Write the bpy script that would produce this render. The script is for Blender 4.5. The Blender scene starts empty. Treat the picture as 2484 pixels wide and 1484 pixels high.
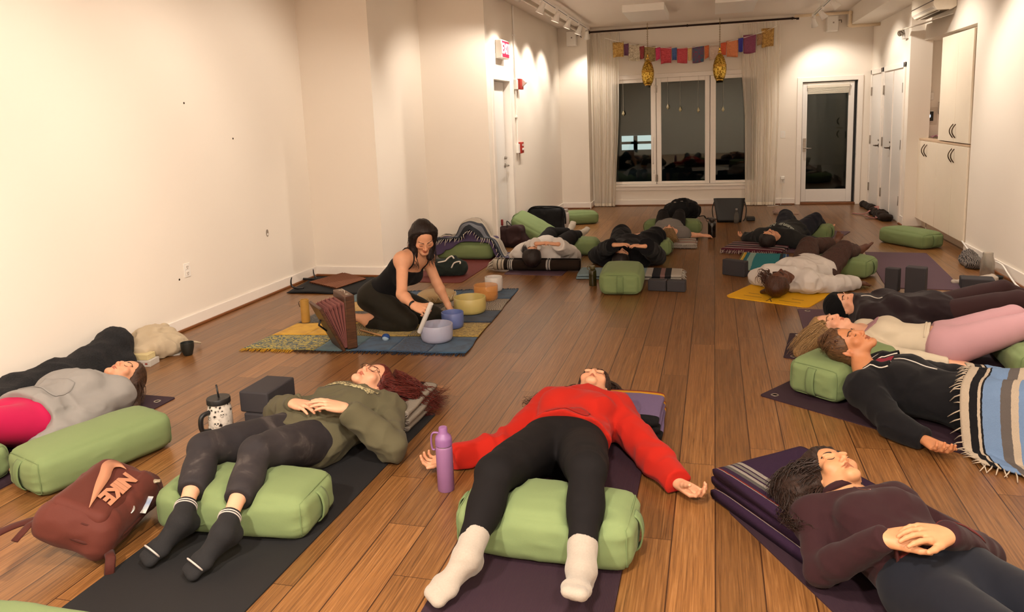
import bpy, bmesh, math, random
import numpy as np
from mathutils import Vector, Matrix
sc = bpy.context.scene
COL = sc.collection
random.seed(7)
# ------------------------------------------------------------------ camera model
FOC, PCX, PCY, CAMH = 1820.0, 1242.0, 580.0, 1.6
def _cam_R():
    d1 = np.array([1732-PCX, 268-PCY, FOC]); d1 /= np.linalg.norm(d1)
    d2 = -np.array([-5600-PCX, 560-PCY, FOC]); d2 /= np.linalg.norm(d2)
    d2 -= d1*np.dot(d1, d2); d2 /= np.linalg.norm(d2)
    d3 = np.cross(d1, d2)
    if d3[1] > 0: d3 = -d3
    return np.stack([d2, d1, d3], 1)
RC = _cam_R()
CAM = np.array([0, 0, CAMH])
def ray(u, v): return RC.T @ np.array([(u-PCX)/FOC, (v-PCY)/FOC, 1.0])
def F(u, v, z=0.0):
    d = ray(u, v); return CAM + d*((z-CAMH)/d[2])
def AY(u, v, y):
    d = ray(u, v); return CAM + d*(y/d[1])
def AX(u, v, x):
    d = ray(u, v); return CAM + d*(x/d[0])
def V3(*a): return np.array(a, float)
def nrm(v):
    v = np.asarray(v, float); return v/max(1e-9, np.linalg.norm(v))

def make_camera():
    cd = bpy.data.cameras.new('camera'); co = bpy.data.objects.new('camera', cd); COL.objects.link(co)
    cd.sensor_fit = 'HORIZONTAL'; cd.sensor_width = 36.0
    cd.lens = FOC/2484*36.0
    cd.shift_y = (PCY-742)/2484.0
    cd.clip_start = 0.05; cd.clip_end = 200
    r, d, f = RC[0], RC[1], RC[2]
    M = Matrix(((r[0], -d[0], -f[0], 0), (r[1], -d[1], -f[1], 0), (r[2], -d[2], -f[2], CAMH), (0, 0, 0, 1)))
    co.matrix_world = M
    sc.camera = co
make_camera()

# ------------------------------------------------------------------ colour + materials
def lin(h):
    if not isinstance(h, str): return tuple(h)[:3]
    h = h.lstrip('#'); o = []
    for i in (0, 2, 4):
        c = int(h[i:i+2], 16)/255
        o.append(c/12.92 if c <= .04045 else ((c+.055)/1.055)**2.4)
    return tuple(o)
class NT:
    def __init__(s, name):
        s.m = bpy.data.materials.new(name); s.m.use_nodes = True
        s.t = s.m.node_tree; s.t.nodes.clear()
        s.out = s.t.nodes.new('ShaderNodeOutputMaterial')
        s.b = s.t.nodes.new('ShaderNodeBsdfPrincipled')
        s.t.links.new(s.b.outputs[0], s.out.inputs[0])
    def n(s, typ, **kw):
        n = s.t.nodes.new('ShaderNode'+typ)
        for k, v in kw.items(): setattr(n, k, v)
        return n
    def l(s, a, b): s.t.links.new(a, b)
    def setin(s, n, i, v):
        if hasattr(v, 'default_value') or hasattr(v, 'is_output'): s.l(v, n.inputs[i])
        else: n.inputs[i].default_value = v
    def math(s, op, a, b=0.0, c=None):
        n = s.n('Math', operation=op); s.setin(n, 0, a); s.setin(n, 1, b)
        if c is not None: s.setin(n, 2, c)
        return n.outputs[0]
    def mix(s, f, a, b, bt='MIX'):
        n = s.n('Mix', data_type='RGBA', blend_type=bt)
        s.setin(n, 0, f)
        for i, x in ((6, a), (7, b)):
            if isinstance(x, (tuple, list)): n.inputs[i].default_value = tuple(x)[:3]+(1,)
            else: s.l(x, n.inputs[i])
        return n.outputs[2]
    def coords(s, kind='Object', scale=(1, 1, 1), rot=(0, 0, 0), loc=(0, 0, 0)):
        tc = s.n('TexCoord'); mp = s.n('Mapping')
        s.l(tc.outputs[kind], mp.inputs[0])
        mp.inputs['Scale'].default_value = scale; mp.inputs['Rotation'].default_value = rot; mp.inputs['Location'].default_value = loc
        return mp.outputs[0]
    def noise(s, vec, scale, detail=2.0, rough=.5, dist=0.0):
        n = s.n('TexNoise'); s.l(vec, n.inputs['Vector']); n.inputs['Scale'].default_value = scale
        n.inputs['Detail'].default_value = detail; n.inputs['Roughness'].default_value = rough; n.inputs['Distortion'].default_value = dist
        return n.outputs[0]
    def ramp(s, fac, stops, interp='LINEAR'):
        n = s.n('ValToRGB'); n.color_ramp.interpolation = interp
        e = n.color_ramp.elements
        while len(e) > len(stops): e.remove(e[-1])
        while len(e) < len(stops): e.new(0.5)
        for el, (p, c) in zip(e, stops):
            el.position = p; el.color = tuple(lin(c))+(1,)
        s.l(fac, n.inputs[0]); return n.outputs[0]
    def sep(s, vec):
        n = s.n('SeparateXYZ'); s.l(vec, n.inputs[0]); return n.outputs
    def bump(s, h, strength=.2, dist=.01):
        n = s.n('Bump'); n.inputs['Strength'].default_value = strength; n.inputs['Distance'].default_value = dist
        s.l(h, n.inputs['Height']); s.l(n.outputs[0], s.b.inputs['Normal']); return n
    def base(s, c):
        if isinstance(c, (tuple, list, str)): s.b.inputs['Base Color'].default_value = lin(c)+(1,)
        else: s.l(c, s.b.inputs['Base Color'])
        return s
    def set(s, **kw):
        for k, v in kw.items():
            k = {'rough': 'Roughness', 'metal': 'Metallic', 'spec': 'Specular IOR Level', 'trans': 'Transmission Weight', 'alpha': 'Alpha',
                 'sheen': 'Sheen Weight', 'coat': 'Coat Weight', 'coatr': 'Coat Roughness', 'ior': 'IOR', 'sss': 'Subsurface Weight', 'em': 'Emission Strength'}.get(k, k)
            s.b.inputs[k].default_value = v
        return s
_M = {}
def plain(name, col, rough=.5, metal=0.0, var=0.06, scale=30, bump=0.0, **kw):
    if name in _M: return _M[name]
    t = NT(name); v = t.coords('Object')
    n = t.noise(v, scale, 3)
    c = lin(col)
    t.base(t.mix(n, tuple(x*(1-var) for x in c), tuple(min(1, x*(1+var)) for x in c)))
    t.set(rough=rough, metal=metal, **kw)
    if bump: t.bump(n, bump, .004)
    _M[name] = t.m; return t.m
def fabric(name, col, rough=.9, weave=900, bump=.25, var=.12, sheen=.04, mott=7):
    if name in _M: return _M[name]
    t = NT(name); v = t.coords('Object')
    n = t.noise(v, mott, 3); fz = t.noise(v, weave, 2)
    c = lin(col)
    c1 = t.mix(n, tuple(x*(1-var) for x in c), tuple(min(1, x*(1+var)) for x in c))
    t.base(t.mix(t.math('MULTIPLY', fz, .35), c1, tuple(x*.72 for x in c)))
    t.set(rough=rough, sheen=sheen, spec=.2)
    t.bump(fz, bump, .003)
    _M[name] = t.m; return t.m
def emis(name, col, st):
    if name in _M: return _M[name]
    t = NT(name); t.base(col); t.b.inputs['Emission Color'].default_value = lin(col)+(1,); t.set(em=st, rough=.4)
    _M[name] = t.m; return t.m
def stripes(name, stops, axis='v', rough=.95, bump=.5, weave=350):
    """woven cloth with bands along the UV v (or u) direction; stops = [(pos,col)...] constant"""
    if name in _M: return _M[name]
    t = NT(name); tc = t.n('TexCoord'); s3 = t.sep(tc.outputs['UV'])
    o = t.coords('Object'); wob = t.noise(o, 60, 2)
    f = t.math('ADD', s3[1] if axis == 'v' else (t.math('FRACT', t.math('MULTIPLY', s3[0], 2.0)) if axis == 'u2' else s3[0]), t.math('MULTIPLY', t.math('SUBTRACT', wob, .5), .006))
    c = t.ramp(f, stops, 'CONSTANT')
    fz = t.noise(o, weave, 2)
    t.base(t.mix(t.math('MULTIPLY', fz, .35), c, (0.02, .018, .016)))
    t.set(rough=rough, spec=.15); t.bump(fz, bump, .004)
    _M[name] = t.m; return t.m

# ------------------------------------------------------------------ mesh builder
class MB:
    def __init__(s): s.v = []; s.f = []; s.uv = None; s.mi = []; s.cur = 0
    def add(s, vs, fs):
        b = len(s.v); s.v.extend([tuple(map(float, p)) for p in vs])
        s.f.extend([tuple(b+i for i in f) for f in fs]); s.mi.extend([s.cur]*len(fs)); return s
    def box(s, c, size, R=None, taper=None):
        hx, hy, hz = [a/2 for a in size]; vs = []
        for z in (-1, 1):
            for y in (-1, 1):
                for x in (-1, 1):
                    k = 1 if (taper is None or z < 0) else taper
                    vs.append(np.array([x*hx*k, y*hy*k, z*hz]))
        if R is not None: vs = [np.asarray(R) @ p for p in vs]
        vs = [p+np.asarray(c, float) for p in vs]
        return s.add(vs, [(0, 2, 3, 1), (4, 5, 7, 6), (0, 1, 5, 4), (2, 6, 7, 3), (0, 4, 6, 2), (1, 3, 7, 5)])
    def bb(s, lo, hi):
        lo = np.asarray(lo, float); hi = np.asarray(hi, float)
        return s.box((lo+hi)/2, hi-lo)
    def tube(s, pts, r, n=8, caps=True, close=False, flat=None):
        pts = [np.asarray(p, float) for p in pts]; m = len(pts)
        rs = r if hasattr(r, '__len__') else [r]*m
        vs = []; up = None
        for i, p in enumerate(pts):
            a = pts[(i-1) % m] if (close or i > 0) else p
            b = pts[(i+1) % m] if (close or i < m-1) else p
            t = nrm(b-a)
            if up is None:
                up = V3(0, 0, 1) if abs(t[2]) < .9 else V3(1, 0, 0)
            x = nrm(np.cross(up, t)); y = np.cross(t, x); up = y
            for k in range(n):
                an = 2*math.pi*k/n
                fy = 1 if flat is None else flat
                vs.append(p+rs[i]*(math.cos(an)*x+fy*math.sin(an)*y))
        fs = []
        for i in range(m if close else m-1):
            j = (i+1) % m
            for k in range(n): fs.append((i*n+k, i*n+(k+1) % n, j*n+(k+1) % n, j*n+k))
        if caps and not close:
            fs.append(tuple(range(n))[::-1]); fs.append(tuple(range((m-1)*n, m*n)))
        return s.add(vs, fs)
    def cyl(s, a, b, r, n=20, r2=None):
        return s.tube([a, b], [r, r if r2 is None else r2], n)
    def lathe(s, c, prof, n=32, axis=None, close=False):
        """prof: [(r,z)...] about z axis at c (optional rotation matrix axis)"""
        vs = []; m = len(prof)
        for r, z in prof:
            for k in range(n):
                an = 2*math.pi*k/n; p = V3(r*math.cos(an), r*math.sin(an), z)
                if axis is not None: p = np.asarray(axis) @ p
                vs.append(p+np.asarray(c, float))
        fs = []
        for i in range(m-1 if not close else m):
            j = (i+1) % m
            for k in range(n): fs.append((i*n+k, i*n+(k+1) % n, j*n+(k+1) % n, j*n+k))
        if not close:
            if prof[0][0] > 1e-6: fs.append(tuple(range(n))[::-1])
            if prof[-1][0] > 1e-6: fs.append(tuple(range((m-1)*n, m*n)))
        return s.add(vs, fs)
    def ell(s, c, r, R=None, nu=20, nv=12):
        vs = []; fs = []
        for i in range(nv+1):
            th = math.pi*i/nv
            for k in range(nu):
                ph = 2*math.pi*k/nu
                p = V3(r[0]*math.sin(th)*math.cos(ph), r[1]*math.sin(th)*math.sin(ph), r[2]*math.cos(th))
                if R is not None: p = np.asarray(R) @ p
                vs.append(p+np.asarray(c, float))
        for i in range(nv):
            for k in range(nu): fs.append((i*nu+k, (i+1)*nu+k, (i+1)*nu+(k+1) % nu, i*nu+(k+1) % nu))
        return s.add(vs, fs)
    def prism(s, poly, origin, ex, ey, ez):
        """polygon in (ex,ey) plane extruded along ez vector"""
        o = np.asarray(origin, float); ex = np.asarray(ex, float); ey = np.asarray(ey, float); ez = np.asarray(ez, float)
        n = len(poly); a = [o+ex*p[0]+ey*p[1] for p in poly]; b = [p+ez for p in a]
        fs = [tuple(range(n))[::-1], tuple(range(n, 2*n))]+[(i, (i+1) % n, n+(i+1) % n, n+i) for i in range(n)]
        return s.add(a+b, fs)
    def grid(s, P, uv=True, close_u=False):
        """P: array (n,m,3)"""
        n, m = P.shape[:2]; b = len(s.v)
        fs = []
        for i in range(n-1 if not close_u else n):
            j = (i+1) % n
            for k in range(m-1): fs.append((i*m+k, j*m+k, j*m+k+1, i*m+k+1))
        s.add(P.reshape(-1, 3), fs)
        if uv:
            if s.uv is None: s.uv = {}
            for i in range(n):
                for k in range(m): s.uv[b+i*m+k] = (i/max(1, n-1), k/max(1, m-1))
        return s
def _mk(name, v, f, uv=None, mi=None):
    me = bpy.data.meshes.new(name); me.from_pydata([tuple(p) for p in v], [], f)
    if uv is not None:
        l = me.uv_layers.new(name='UV')
        for lp in me.loops: l.data[lp.index].uv = uv.get(lp.vertex_index, (0, 0))
    if mi is not None and any(mi): me.polygons.foreach_set('material_index', mi)
    me.validate(); me.update(); return me
def recalc(me):
    bm = bmesh.new(); bm.from_mesh(me); bmesh.ops.recalc_face_normals(bm, faces=bm.faces); bm.to_mesh(me); bm.free()
def obj(name, mb, m, parent=None, smooth=False, bevel=0.0, sub=0, solid=0.0, local=False, norm=True, angle=None):
    """link a builder's mesh as one object; vertices are world coordinates unless local"""
    v = np.array(mb.v, float)
    if parent is not None and not local: v = to_local(parent, v)
    me = _mk(name, v, mb.f, mb.uv, mb.mi)
    if norm: recalc(me)
    for x in (m if isinstance(m, (list, tuple)) else [m]): me.materials.append(x)
    o = bpy.data.objects.new(name, me); COL.objects.link(o)
    if parent is not None: o.parent = parent
    if solid:
        md = o.modifiers.new('s', 'SOLIDIFY'); md.thickness = solid; md.offset = 0
    if bevel:
        md = o.modifiers.new('b', 'BEVEL'); md.width = bevel; md.segments = 3; md.limit_method = 'ANGLE'; md.angle_limit = .6
        md.harden_normals = False
    if sub:
        md = o.modifiers.new('u', 'SUBSURF'); md.levels = sub; md.render_levels = sub
    if smooth: me.polygons.foreach_set('use_smooth', [True]*len(me.polygons))
    if (bevel or angle) and not (smooth and not angle):
        me.polygons.foreach_set('use_smooth', [True]*len(me.polygons))
        _sharp(me, angle or .6)
    return o
def _sharp(me, ang):
    bm = bmesh.new(); bm.from_mesh(me)
    for e in bm.edges:
        if len(e.link_faces) == 2 and e.calc_face_angle(0) > ang: e.smooth = False
    bm.to_mesh(me); bm.free()
def to_local(root, v):
    """world points into a thing's frame (a thing sits at its top level with a location and a turn about z)"""
    ch = []
    r = root
    while r is not None: ch.append(r); r = r.parent
    v = np.asarray(v, float)
    for r in reversed(ch):
        v = v-np.array(r.location); a = -r.rotation_euler.z; c, s_ = math.cos(a), math.sin(a)
        v = v @ np.array([[c, s_, 0], [-s_, c, 0], [0, 0, 1]])
    return v
def thing(name, label, cat, loc=(0, 0, 0), rotz=0.0, group=None):
    o = bpy.data.objects.new(name, None); COL.objects.link(o); o.empty_display_size = .1
    o.location = tuple(map(float, loc)); o.rotation_euler = (0, 0, rotz)
    return tag(o, label, cat, group)
def tag(o, label, cat, group=None):
    o['label'] = label; o['category'] = cat
    if group: o['group'] = group
    return o
def solo(name, mb, m, label, cat, group=None, **kw):
    """a thing that is one mesh, its origin at its base"""
    v = np.array(mb.v, float); lo = v.min(0); hi = v.max(0)
    c = np.array([(lo[0]+hi[0])/2, (lo[1]+hi[1])/2, lo[2]])
    mb.v = [tuple(p-c) for p in v]
    o = obj(name, mb, m, None, local=True, **kw); o.location = tuple(c)
    return tag(o, label, cat, group)
def struct(name, mb, m, parent=None, **kw):
    o = obj(name, mb, m, parent, **kw)
    if parent is None: o['kind'] = 'structure'
    return o
def Rz(a):
    c, s = math.cos(a), math.sin(a); return np.array([[c, -s, 0], [s, c, 0], [0, 0, 1.]])
def frame(x=None, y=None, z=None):
    """orthonormal matrix (columns x,y,z); give two axes, the first given is exact"""
    if z is not None and y is not None:
        z = nrm(z); y = nrm(np.asarray(y)-z*np.dot(y, z)); x = np.cross(y, z)
    elif z is not None and x is not None:
        z = nrm(z); x = nrm(np.asarray(x)-z*np.dot(x, z)); y = np.cross(z, x)
    else:
        y = nrm(y); x = nrm(np.asarray(x)-y*np.dot(x, y)); z = np.cross(x, y)
    return np.stack([x, y, z], 1)
def spline(pts, n):
    """catmull-rom through pts"""
    P = np.array(pts, float); m = len(P)
    out = []
    for i in range(n):
        t = i/(n-1)*(m-1); k = min(int(t), m-2); f = t-k
        p0 = P[max(k-1, 0)]; p1 = P[k]; p2 = P[k+1]; p3 = P[min(k+2, m-1)]
        out.append(.5*((2*p1)+(-p0+p2)*f+(2*p0-5*p1+4*p2-p3)*f*f+(-p0+3*p1-3*p2+p3)*f**3))
    return np.array(out)
def text_mb(body, size, depth, origin, ex, ey, ez, bold=0.0, shear=0.0):
    """lettering as a mesh in the plane ex,ey at origin, raised along ez"""
    cu = bpy.data.curves.new('t', 'FONT'); cu.body = body; cu.size = size; cu.extrude = depth; cu.align_x = 'CENTER'; cu.align_y = 'CENTER'; cu.offset = bold; cu.shear = shear
    cu.resolution_u = 3
    o = bpy.data.objects.new('t', cu); COL.objects.link(o)
    dg = bpy.context.evaluated_depsgraph_get(); me = bpy.data.meshes.new_from_object(o.evaluated_get(dg))
    mb = MB()
    E = np.stack([np.asarray(ex, float), np.asarray(ey, float), np.asarray(ez, float)], 1)
    vs = [E @ np.array(v.co)+np.asarray(origin, float) for v in me.vertices]
    mb.add(vs, [tuple(p.vertices) for p in me.polygons])
    bpy.data.objects.remove(o); bpy.data.curves.remove(cu); bpy.data.meshes.remove(me)
    return mb
# ------------------------------------------------------------------ noise on points
_rng = np.random.RandomState(3)
_TAB = _rng.rand(32, 32, 32).astype(np.float32)*2-1
def vnoise(P, seed=0):
    P = np.asarray(P, np.float32)+seed*7.31
    i = np.floor(P).astype(np.int32); f = P-i; f = f*f*f*(f*(f*6-15)+10)
    i0 = i & 31; i1 = (i+1) & 31
    x0, y0, z0 = i0[..., 0], i0[..., 1], i0[..., 2]; x1, y1, z1 = i1[..., 0], i1[..., 1], i1[..., 2]
    fx, fy, fz = f[..., 0], f[..., 1], f[..., 2]
    def L(a, b, t): return a+(b-a)*t
    return L(L(L(_TAB[x0, y0, z0], _TAB[x1, y0, z0], fx), L(_TAB[x0, y1, z0], _TAB[x1, y1, z0], fx), fy),
             L(L(_TAB[x0, y0, z1], _TAB[x1, y0, z1], fx), L(_TAB[x0, y1, z1], _TAB[x1, y1, z1], fx), fy), fz)
def surfnets(D, xs, ys, zs):
    """surface of D<0 on a rectilinear grid -> (verts, quads)"""
    ins = D < 0
    c = np.zeros(tuple(n-1 for n in D.shape), np.int8)
    for a in (0, 1):
        for b in (0, 1):
            for d in (0, 1):
                c += ins[a:D.shape[0]-1+a, b:D.shape[1]-1+b, d:D.shape[2]-1+d]
    I, Jn, K = np.nonzero((c > 0) & (c < 8))
    n = len(I)
    if n == 0: return np.zeros((0, 3)), np.zeros((0, 4), int)
    val = np.empty((n, 2, 2, 2), np.float32)
    for a in (0, 1):
        for b in (0, 1):
            for d in (0, 1): val[:, a, b, d] = D[I+a, Jn+b, K+d]
    acc = np.zeros((n, 3)); cnt = np.zeros(n)
    for ax in range(3):
        for p in (0, 1):
            for q in (0, 1):
                if ax == 0: v0, v1 = val[:, 0, p, q], val[:, 1, p, q]
                elif ax == 1: v0, v1 = val[:, p, 0, q], val[:, p, 1, q]
                else: v0, v1 = val[:, p, q, 0], val[:, p, q, 1]
                cr = (v0 < 0) != (v1 < 0)
                t = np.where(cr, v0/np.where(cr, v0-v1, 1), 0)
                pos = np.zeros((n, 3)); o = [k for k in range(3) if k != ax]
                pos[:, ax] = t; pos[:, o[0]] = p; pos[:, o[1]] = q
                acc[cr] += pos[cr]; cnt += cr
    fr = acc/cnt[:, None]
    V = np.stack([xs[I]+fr[:, 0]*(xs[I+1]-xs[I]), ys[Jn]+fr[:, 1]*(ys[Jn+1]-ys[Jn]), zs[K]+fr[:, 2]*(zs[K+1]-zs[K])], 1)
    idx = np.full(c.shape, -1, np.int32); idx[I, Jn, K] = np.arange(n)
    Q = []
    s = D.shape
    for ax in range(3):
        A = ins[:-1] if ax == 0 else ins[:, :-1] if ax == 1 else ins[:, :, :-1]
        B = ins[1:] if ax == 0 else ins[:, 1:] if ax == 1 else ins[:, :, 1:]
        e = np.argwhere(A != B)
        o1, o2 = [(1, 2), (2, 0), (0, 1)][ax]
        ok = (e[:, o1] > 0) & (e[:, o2] > 0) & (e[:, o1] < s[o1]-1) & (e[:, o2] < s[o2]-1)
        e = e[ok]
        def at(d1, d2):
            q = e.copy(); q[:, o1] -= d1; q[:, o2] -= d2; return idx[q[:, 0], q[:, 1], q[:, 2]]
        quad = np.stack([at(1, 1), at(0, 1), at(0, 0), at(1, 0)], 1)
        flip = ~A[e[:, 0], e[:, 1], e[:, 2]]
        quad[flip] = quad[flip][:, ::-1]
        Q.append(quad)
    Q = np.concatenate(Q); Q = Q[(Q >= 0).all(1)]
    return V, Q
def fast_mesh(name, V, Q, mat, parent=None, smooth=True, cols=None, extra=None):
    """V,Q numpy quads (already in the parent's frame); extra = MB in the same frame appended to the same mesh"""
    me = bpy.data.meshes.new(name)
    nv, nq = len(V), len(Q)
    me.vertices.add(nv); me.vertices.foreach_set('co', np.asarray(V, np.float32).ravel())
    me.loops.add(nq*4); me.loops.foreach_set('vertex_index', np.asarray(Q, np.int32).ravel())
    me.polygons.add(nq); me.polygons.foreach_set('loop_start', np.arange(0, nq*4, 4, dtype=np.int32))
    me.polygons.foreach_set('loop_total', np.full(nq, 4, np.int32))
    me.update(calc_edges=True); me.validate()
    if extra is not None and len(extra.v):
        bm = bmesh.new(); bm.from_mesh(me)
        vs = [bm.verts.new(p) for p in extra.v]
        for f in extra.f:
            try: bm.faces.new([vs[i] for i in f])
            except ValueError: pass
        bm.to_mesh(me); bm.free()
    if smooth: me.polygons.foreach_set('use_smooth', np.ones(len(me.polygons), bool))
    if cols is not None:
        a = me.color_attributes.new('tint', 'FLOAT_COLOR', 'POINT')
        c4 = np.ones((len(me.vertices), 4), np.float32); c4[:nv, :3] = cols
        a.data.foreach_set('color', c4.ravel())
    me.materials.append(mat)
    o = bpy.data.objects.new(name, me); COL.objects.link(o)
    if parent is not None: o.parent = parent
    return o
# ------------------------------------------------------------------ room materials
def wall_mat(name, col):
    t = NT(name); v = t.coords('Object')
    n = t.noise(v, 1.3, 3); n2 = t.noise(v, 220, 2)
    c = lin(col)
    t.base(t.mix(n, tuple(x*.96 for x in c), c)); t.set(rough=.62, spec=.25); t.bump(n2, .06, .002); return t.m
M_WALL = wall_mat('wall_paint', '#f1e8dc')
M_CEIL = wall_mat('ceiling_paint', '#efe4d8')
M_TRIM = plain('white_trim', '#f1e9e0', .35, var=.02)
M_WHITE = plain('white_plastic', '#efebe4', .4, var=.02)
M_DOORP = plain('door_paint', '#e6e2dd', .35, var=.02)
M_CAB = plain('cabinet_laminate', '#f1e4d0', .4, var=.03, scale=6)
M_STEEL = plain('brushed_steel', '#9c948b', .32, 1.0, var=.1)
M_DARKST = plain('dark_bronze', '#5a4c40', .35, 1.0)
M_BLACK = plain('black_plastic', '#141314', .45)
M_SHOE = plain('stained_shoe_moulding', '#7c4a24', .45, var=.25, scale=12)

def floor_mat():
    t = NT('bamboo_planks'); v = t.coords('Object')
    s = t.sep(v); X, Y = s[0], s[1]
    W, L = .16, 1.85
    xr = t.math('DIVIDE', t.math('SUBTRACT', X, .01), W); row = t.math('FLOOR', xr); fx = t.math('SUBTRACT', xr, row)
    wn = t.n('TexWhiteNoise', noise_dimensions='1D'); t.l(row, wn.inputs['W'])
    yr = t.math('ADD', t.math('DIVIDE', Y, L), t.math('MULTIPLY', wn.outputs[0], 7.3)); cl = t.math('FLOOR', yr); fy = t.math('SUBTRACT', yr, cl)
    cb = t.n('CombineXYZ'); t.l(row, cb.inputs[0]); t.l(cl, cb.inputs[1])
    w2 = t.n('TexWhiteNoise', noise_dimensions='2D'); t.l(cb.outputs[0], w2.inputs['Vector'])
    pid = w2.outputs[0]
    # strands stretched along the board, shifted per board
    cv = t.n('CombineXYZ'); t.l(t.math('MULTIPLY', X, 150.0), cv.inputs[0]); t.l(t.math('ADD', t.math('MULTIPLY', Y, 3.2), t.math('MULTIPLY', pid, 40)), cv.inputs[1]); t.l(t.math('MULTIPLY', pid, 9), cv.inputs[2])
    st = t.noise(cv.outputs[0], 1.0, 4, .65, .6)
    cv2 = t.n('CombineXYZ'); t.l(t.math('MULTIPLY', X, 40.0), cv2.inputs[0]); t.l(t.math('ADD', t.math('MULTIPLY', Y, 1.1), t.math('MULTIPLY', pid, 17)), cv2.inputs[1]); t.l(t.math('MULTIPLY', pid, 5), cv2.inputs[2])
    st2 = t.noise(cv2.outputs[0], 1.0, 3, .6, .8)
    c = t.ramp(st, [(.28, '#33200f'), (.42, '#664324'), (.55, '#80572f'), (.75, '#a0754a')])
    c = t.mix(t.math('MULTIPLY', st2, .55), c, lin('#87592f'), 'MIX')
    br = t.math('ADD', .72, t.math('MULTIPLY', pid, .42))
    c = t.mix(1.0, c, t.mix(0, (1, 1, 1), (1, 1, 1)), 'MULTIPLY')
    hs = t.n('HueSaturation'); t.l(c, hs.inputs['Color']); t.l(br, hs.inputs['Value']); hs.inputs['Saturation'].default_value = 1.0
    e1 = t.math('LESS_THAN', fx, .018); e2 = t.math('GREATER_THAN', fx, .985); e3 = t.math('LESS_THAN', fy, .0016)
    seam = t.math('MAXIMUM', t.math('MAXIMUM', e1, e2), e3)
    t.base(t.mix(seam, hs.outputs[0], lin('#3a2110')))
    rg = t.math('ADD', .27, t.math('MULTIPLY', st2, .12)); t.l(rg, t.b.inputs['Roughness'])
    t.set(spec=.5, coat=.15, coatr=.25)
    h = t.math('SUBTRACT', t.math('MULTIPLY', t.math('ADD', st, t.math('MULTIPLY', st2, 1.6)), .12), t.math('MULTIPLY', seam, .8))
    t.bump(h, .25, .004)
    return t.m
M_FLOOR = floor_mat()
ZC = 3.07
YB = 13.24; XR = 2.57; XCL = 2.42; XL = -4.17; YN = -3.2
struct('floor', MB().bb((-4.4, YN, -.1), (3.4, YB+.15, 0)), M_FLOOR)
struct('ceiling', MB().bb((-4.4, YN, ZC), (3.4, YB+.15, ZC+.1)), M_CEIL)
struct('wall_left', MB().bb((XL-.12, YN, 0), (XL, 7.29, ZC)), M_WALL)
struct('wall_left_return', MB().bb((XL-.0, 7.17, 0), (-3.37, 7.29, ZC)), M_WALL)
struct('wall_left_recess', MB().bb((-3.49, 7.29, 0), (-3.37, 8.67, ZC)).bb((-3.37, 8.55, 0), (-2.68, 8.67, ZC)), M_WALL)
dy0, dy1, dz = 8.77, 9.56, 2.09
struct('wall_left_rear', MB().bb((-2.68, 8.55, 0), (-2.56, dy0, ZC)).bb((-2.68, dy1, 0), (-2.56, 12.98, ZC)).bb((-2.68, dy0, dz), (-2.56, dy1, ZC)), M_WALL)
struct('wall_left_alcove', MB().bb((-2.56, 12.88, 0), (-2.07, 13.0, ZC)).bb((-2.19, 13.0, 0), (-2.07, YB, ZC)), M_WALL)
# window wall with openings
wx0, wx1, wz0, wz1 = -1.78, .76, .36, 2.20
bx0, bx1, bz1 = 1.385, 2.225, 2.0
wb = MB()
wb.bb((-2.07, YB, 0), (wx0, YB+.15, ZC)).bb((wx0, YB, 0), (wx1, YB+.15, wz0)).bb((wx0, YB, wz1), (wx1, YB+.15, ZC))
wb.bb((wx1, YB, 0), (bx0, YB+.15, ZC)).bb((bx0, YB, bz1), (bx1, YB+.15, ZC)).bb((bx1, YB, 0), (3.4, YB+.15, ZC))
struct('wall_back', wb, M_WALL)
struct('wall_front', MB().bb((-4.3, YN-.12, 0), (3.4, YN, ZC)), M_WALL)
# right side: closet wall, niche over the counter, plain wall
YC0 = 10.9
struct('wall_right_closets', MB().bb((XCL, YC0, 0), (XCL+.15, YB, ZC)).bb((XCL+.15, YC0, 0), (3.3, YC0+.12, ZC)), M_WALL)
ny0, nz0, nz1 = 9.92, 1.14, 2.37
struct('wall_right', MB().bb((XR, YN, 0), (XR+.12, 8.78, ZC)).bb((XR, 8.78, nz1), (XR+.12, YC0, ZC)), M_WALL)
struct('wall_right_niche', MB().bb((3.2, 8.7, 0), (3.3, YC0, ZC)).bb((XR+.12, 8.78, nz1), (3.2, YC0, nz1+.06)), M_WALL)
struct('trim_soffit', MB().bb((2.03, YN, 2.825), (XR, YB, ZC)), M_WALL)

def baseboard(name, a, b, nrmv, h=.105, th=.016, shoe=True):
    a = V3(*a, 0); b = V3(*b, 0); n = V3(*nrmv, 0)
    mb = MB(); d = nrm(b-a); L = np.linalg.norm(b-a)
    R = np.stack([d, n, V3(0, 0, 1)], 1)
    mb.box((a+b)/2+n*th/2+V3(0, 0, h/2+.0), (L, th, h), R)
    o = struct(name, mb, M_TRIM, bevel=.004)
    if shoe:
        m2 = MB(); m2.box((a+b)/2+n*(th+.009)+V3(0, 0, .011), (L, .018, .022), R)
        s = obj('shoe_moulding', m2, M_SHOE, o, bevel=.006); s['label'] = 'brown stained strip along the baseboard'
    return o
baseboard('baseboard_left', (XL, YN), (XL, 7.17), (1, 0))
baseboard('baseboard_left_return', (XL, 7.17), (-3.37, 7.17), (0, -1))
baseboard('baseboard_left_recess', (-3.37, 7.17), (-3.37, 8.55), (1, 0))
baseboard('baseboard_left_recess_end', (-3.37, 8.55), (-2.56, 8.55), (0, -1))
baseboard('baseboard_left_rear', (-2.56, 9.66), (-2.56, 12.88), (1, 0))
baseboard('baseboard_left_alcove', (-2.56, 12.88), (-2.07, 12.88), (0, -1))
baseboard('baseboard_left_alcove_side', (-2.07, 12.86), (-2.07, YB), (1, 0))
baseboard('baseboard_back', (-2.07, YB), (1.3, YB), (0, -1))
baseboard('baseboard_right', (XR, YN), (XR, 8.78), (-1, 0), h=.12)
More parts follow.
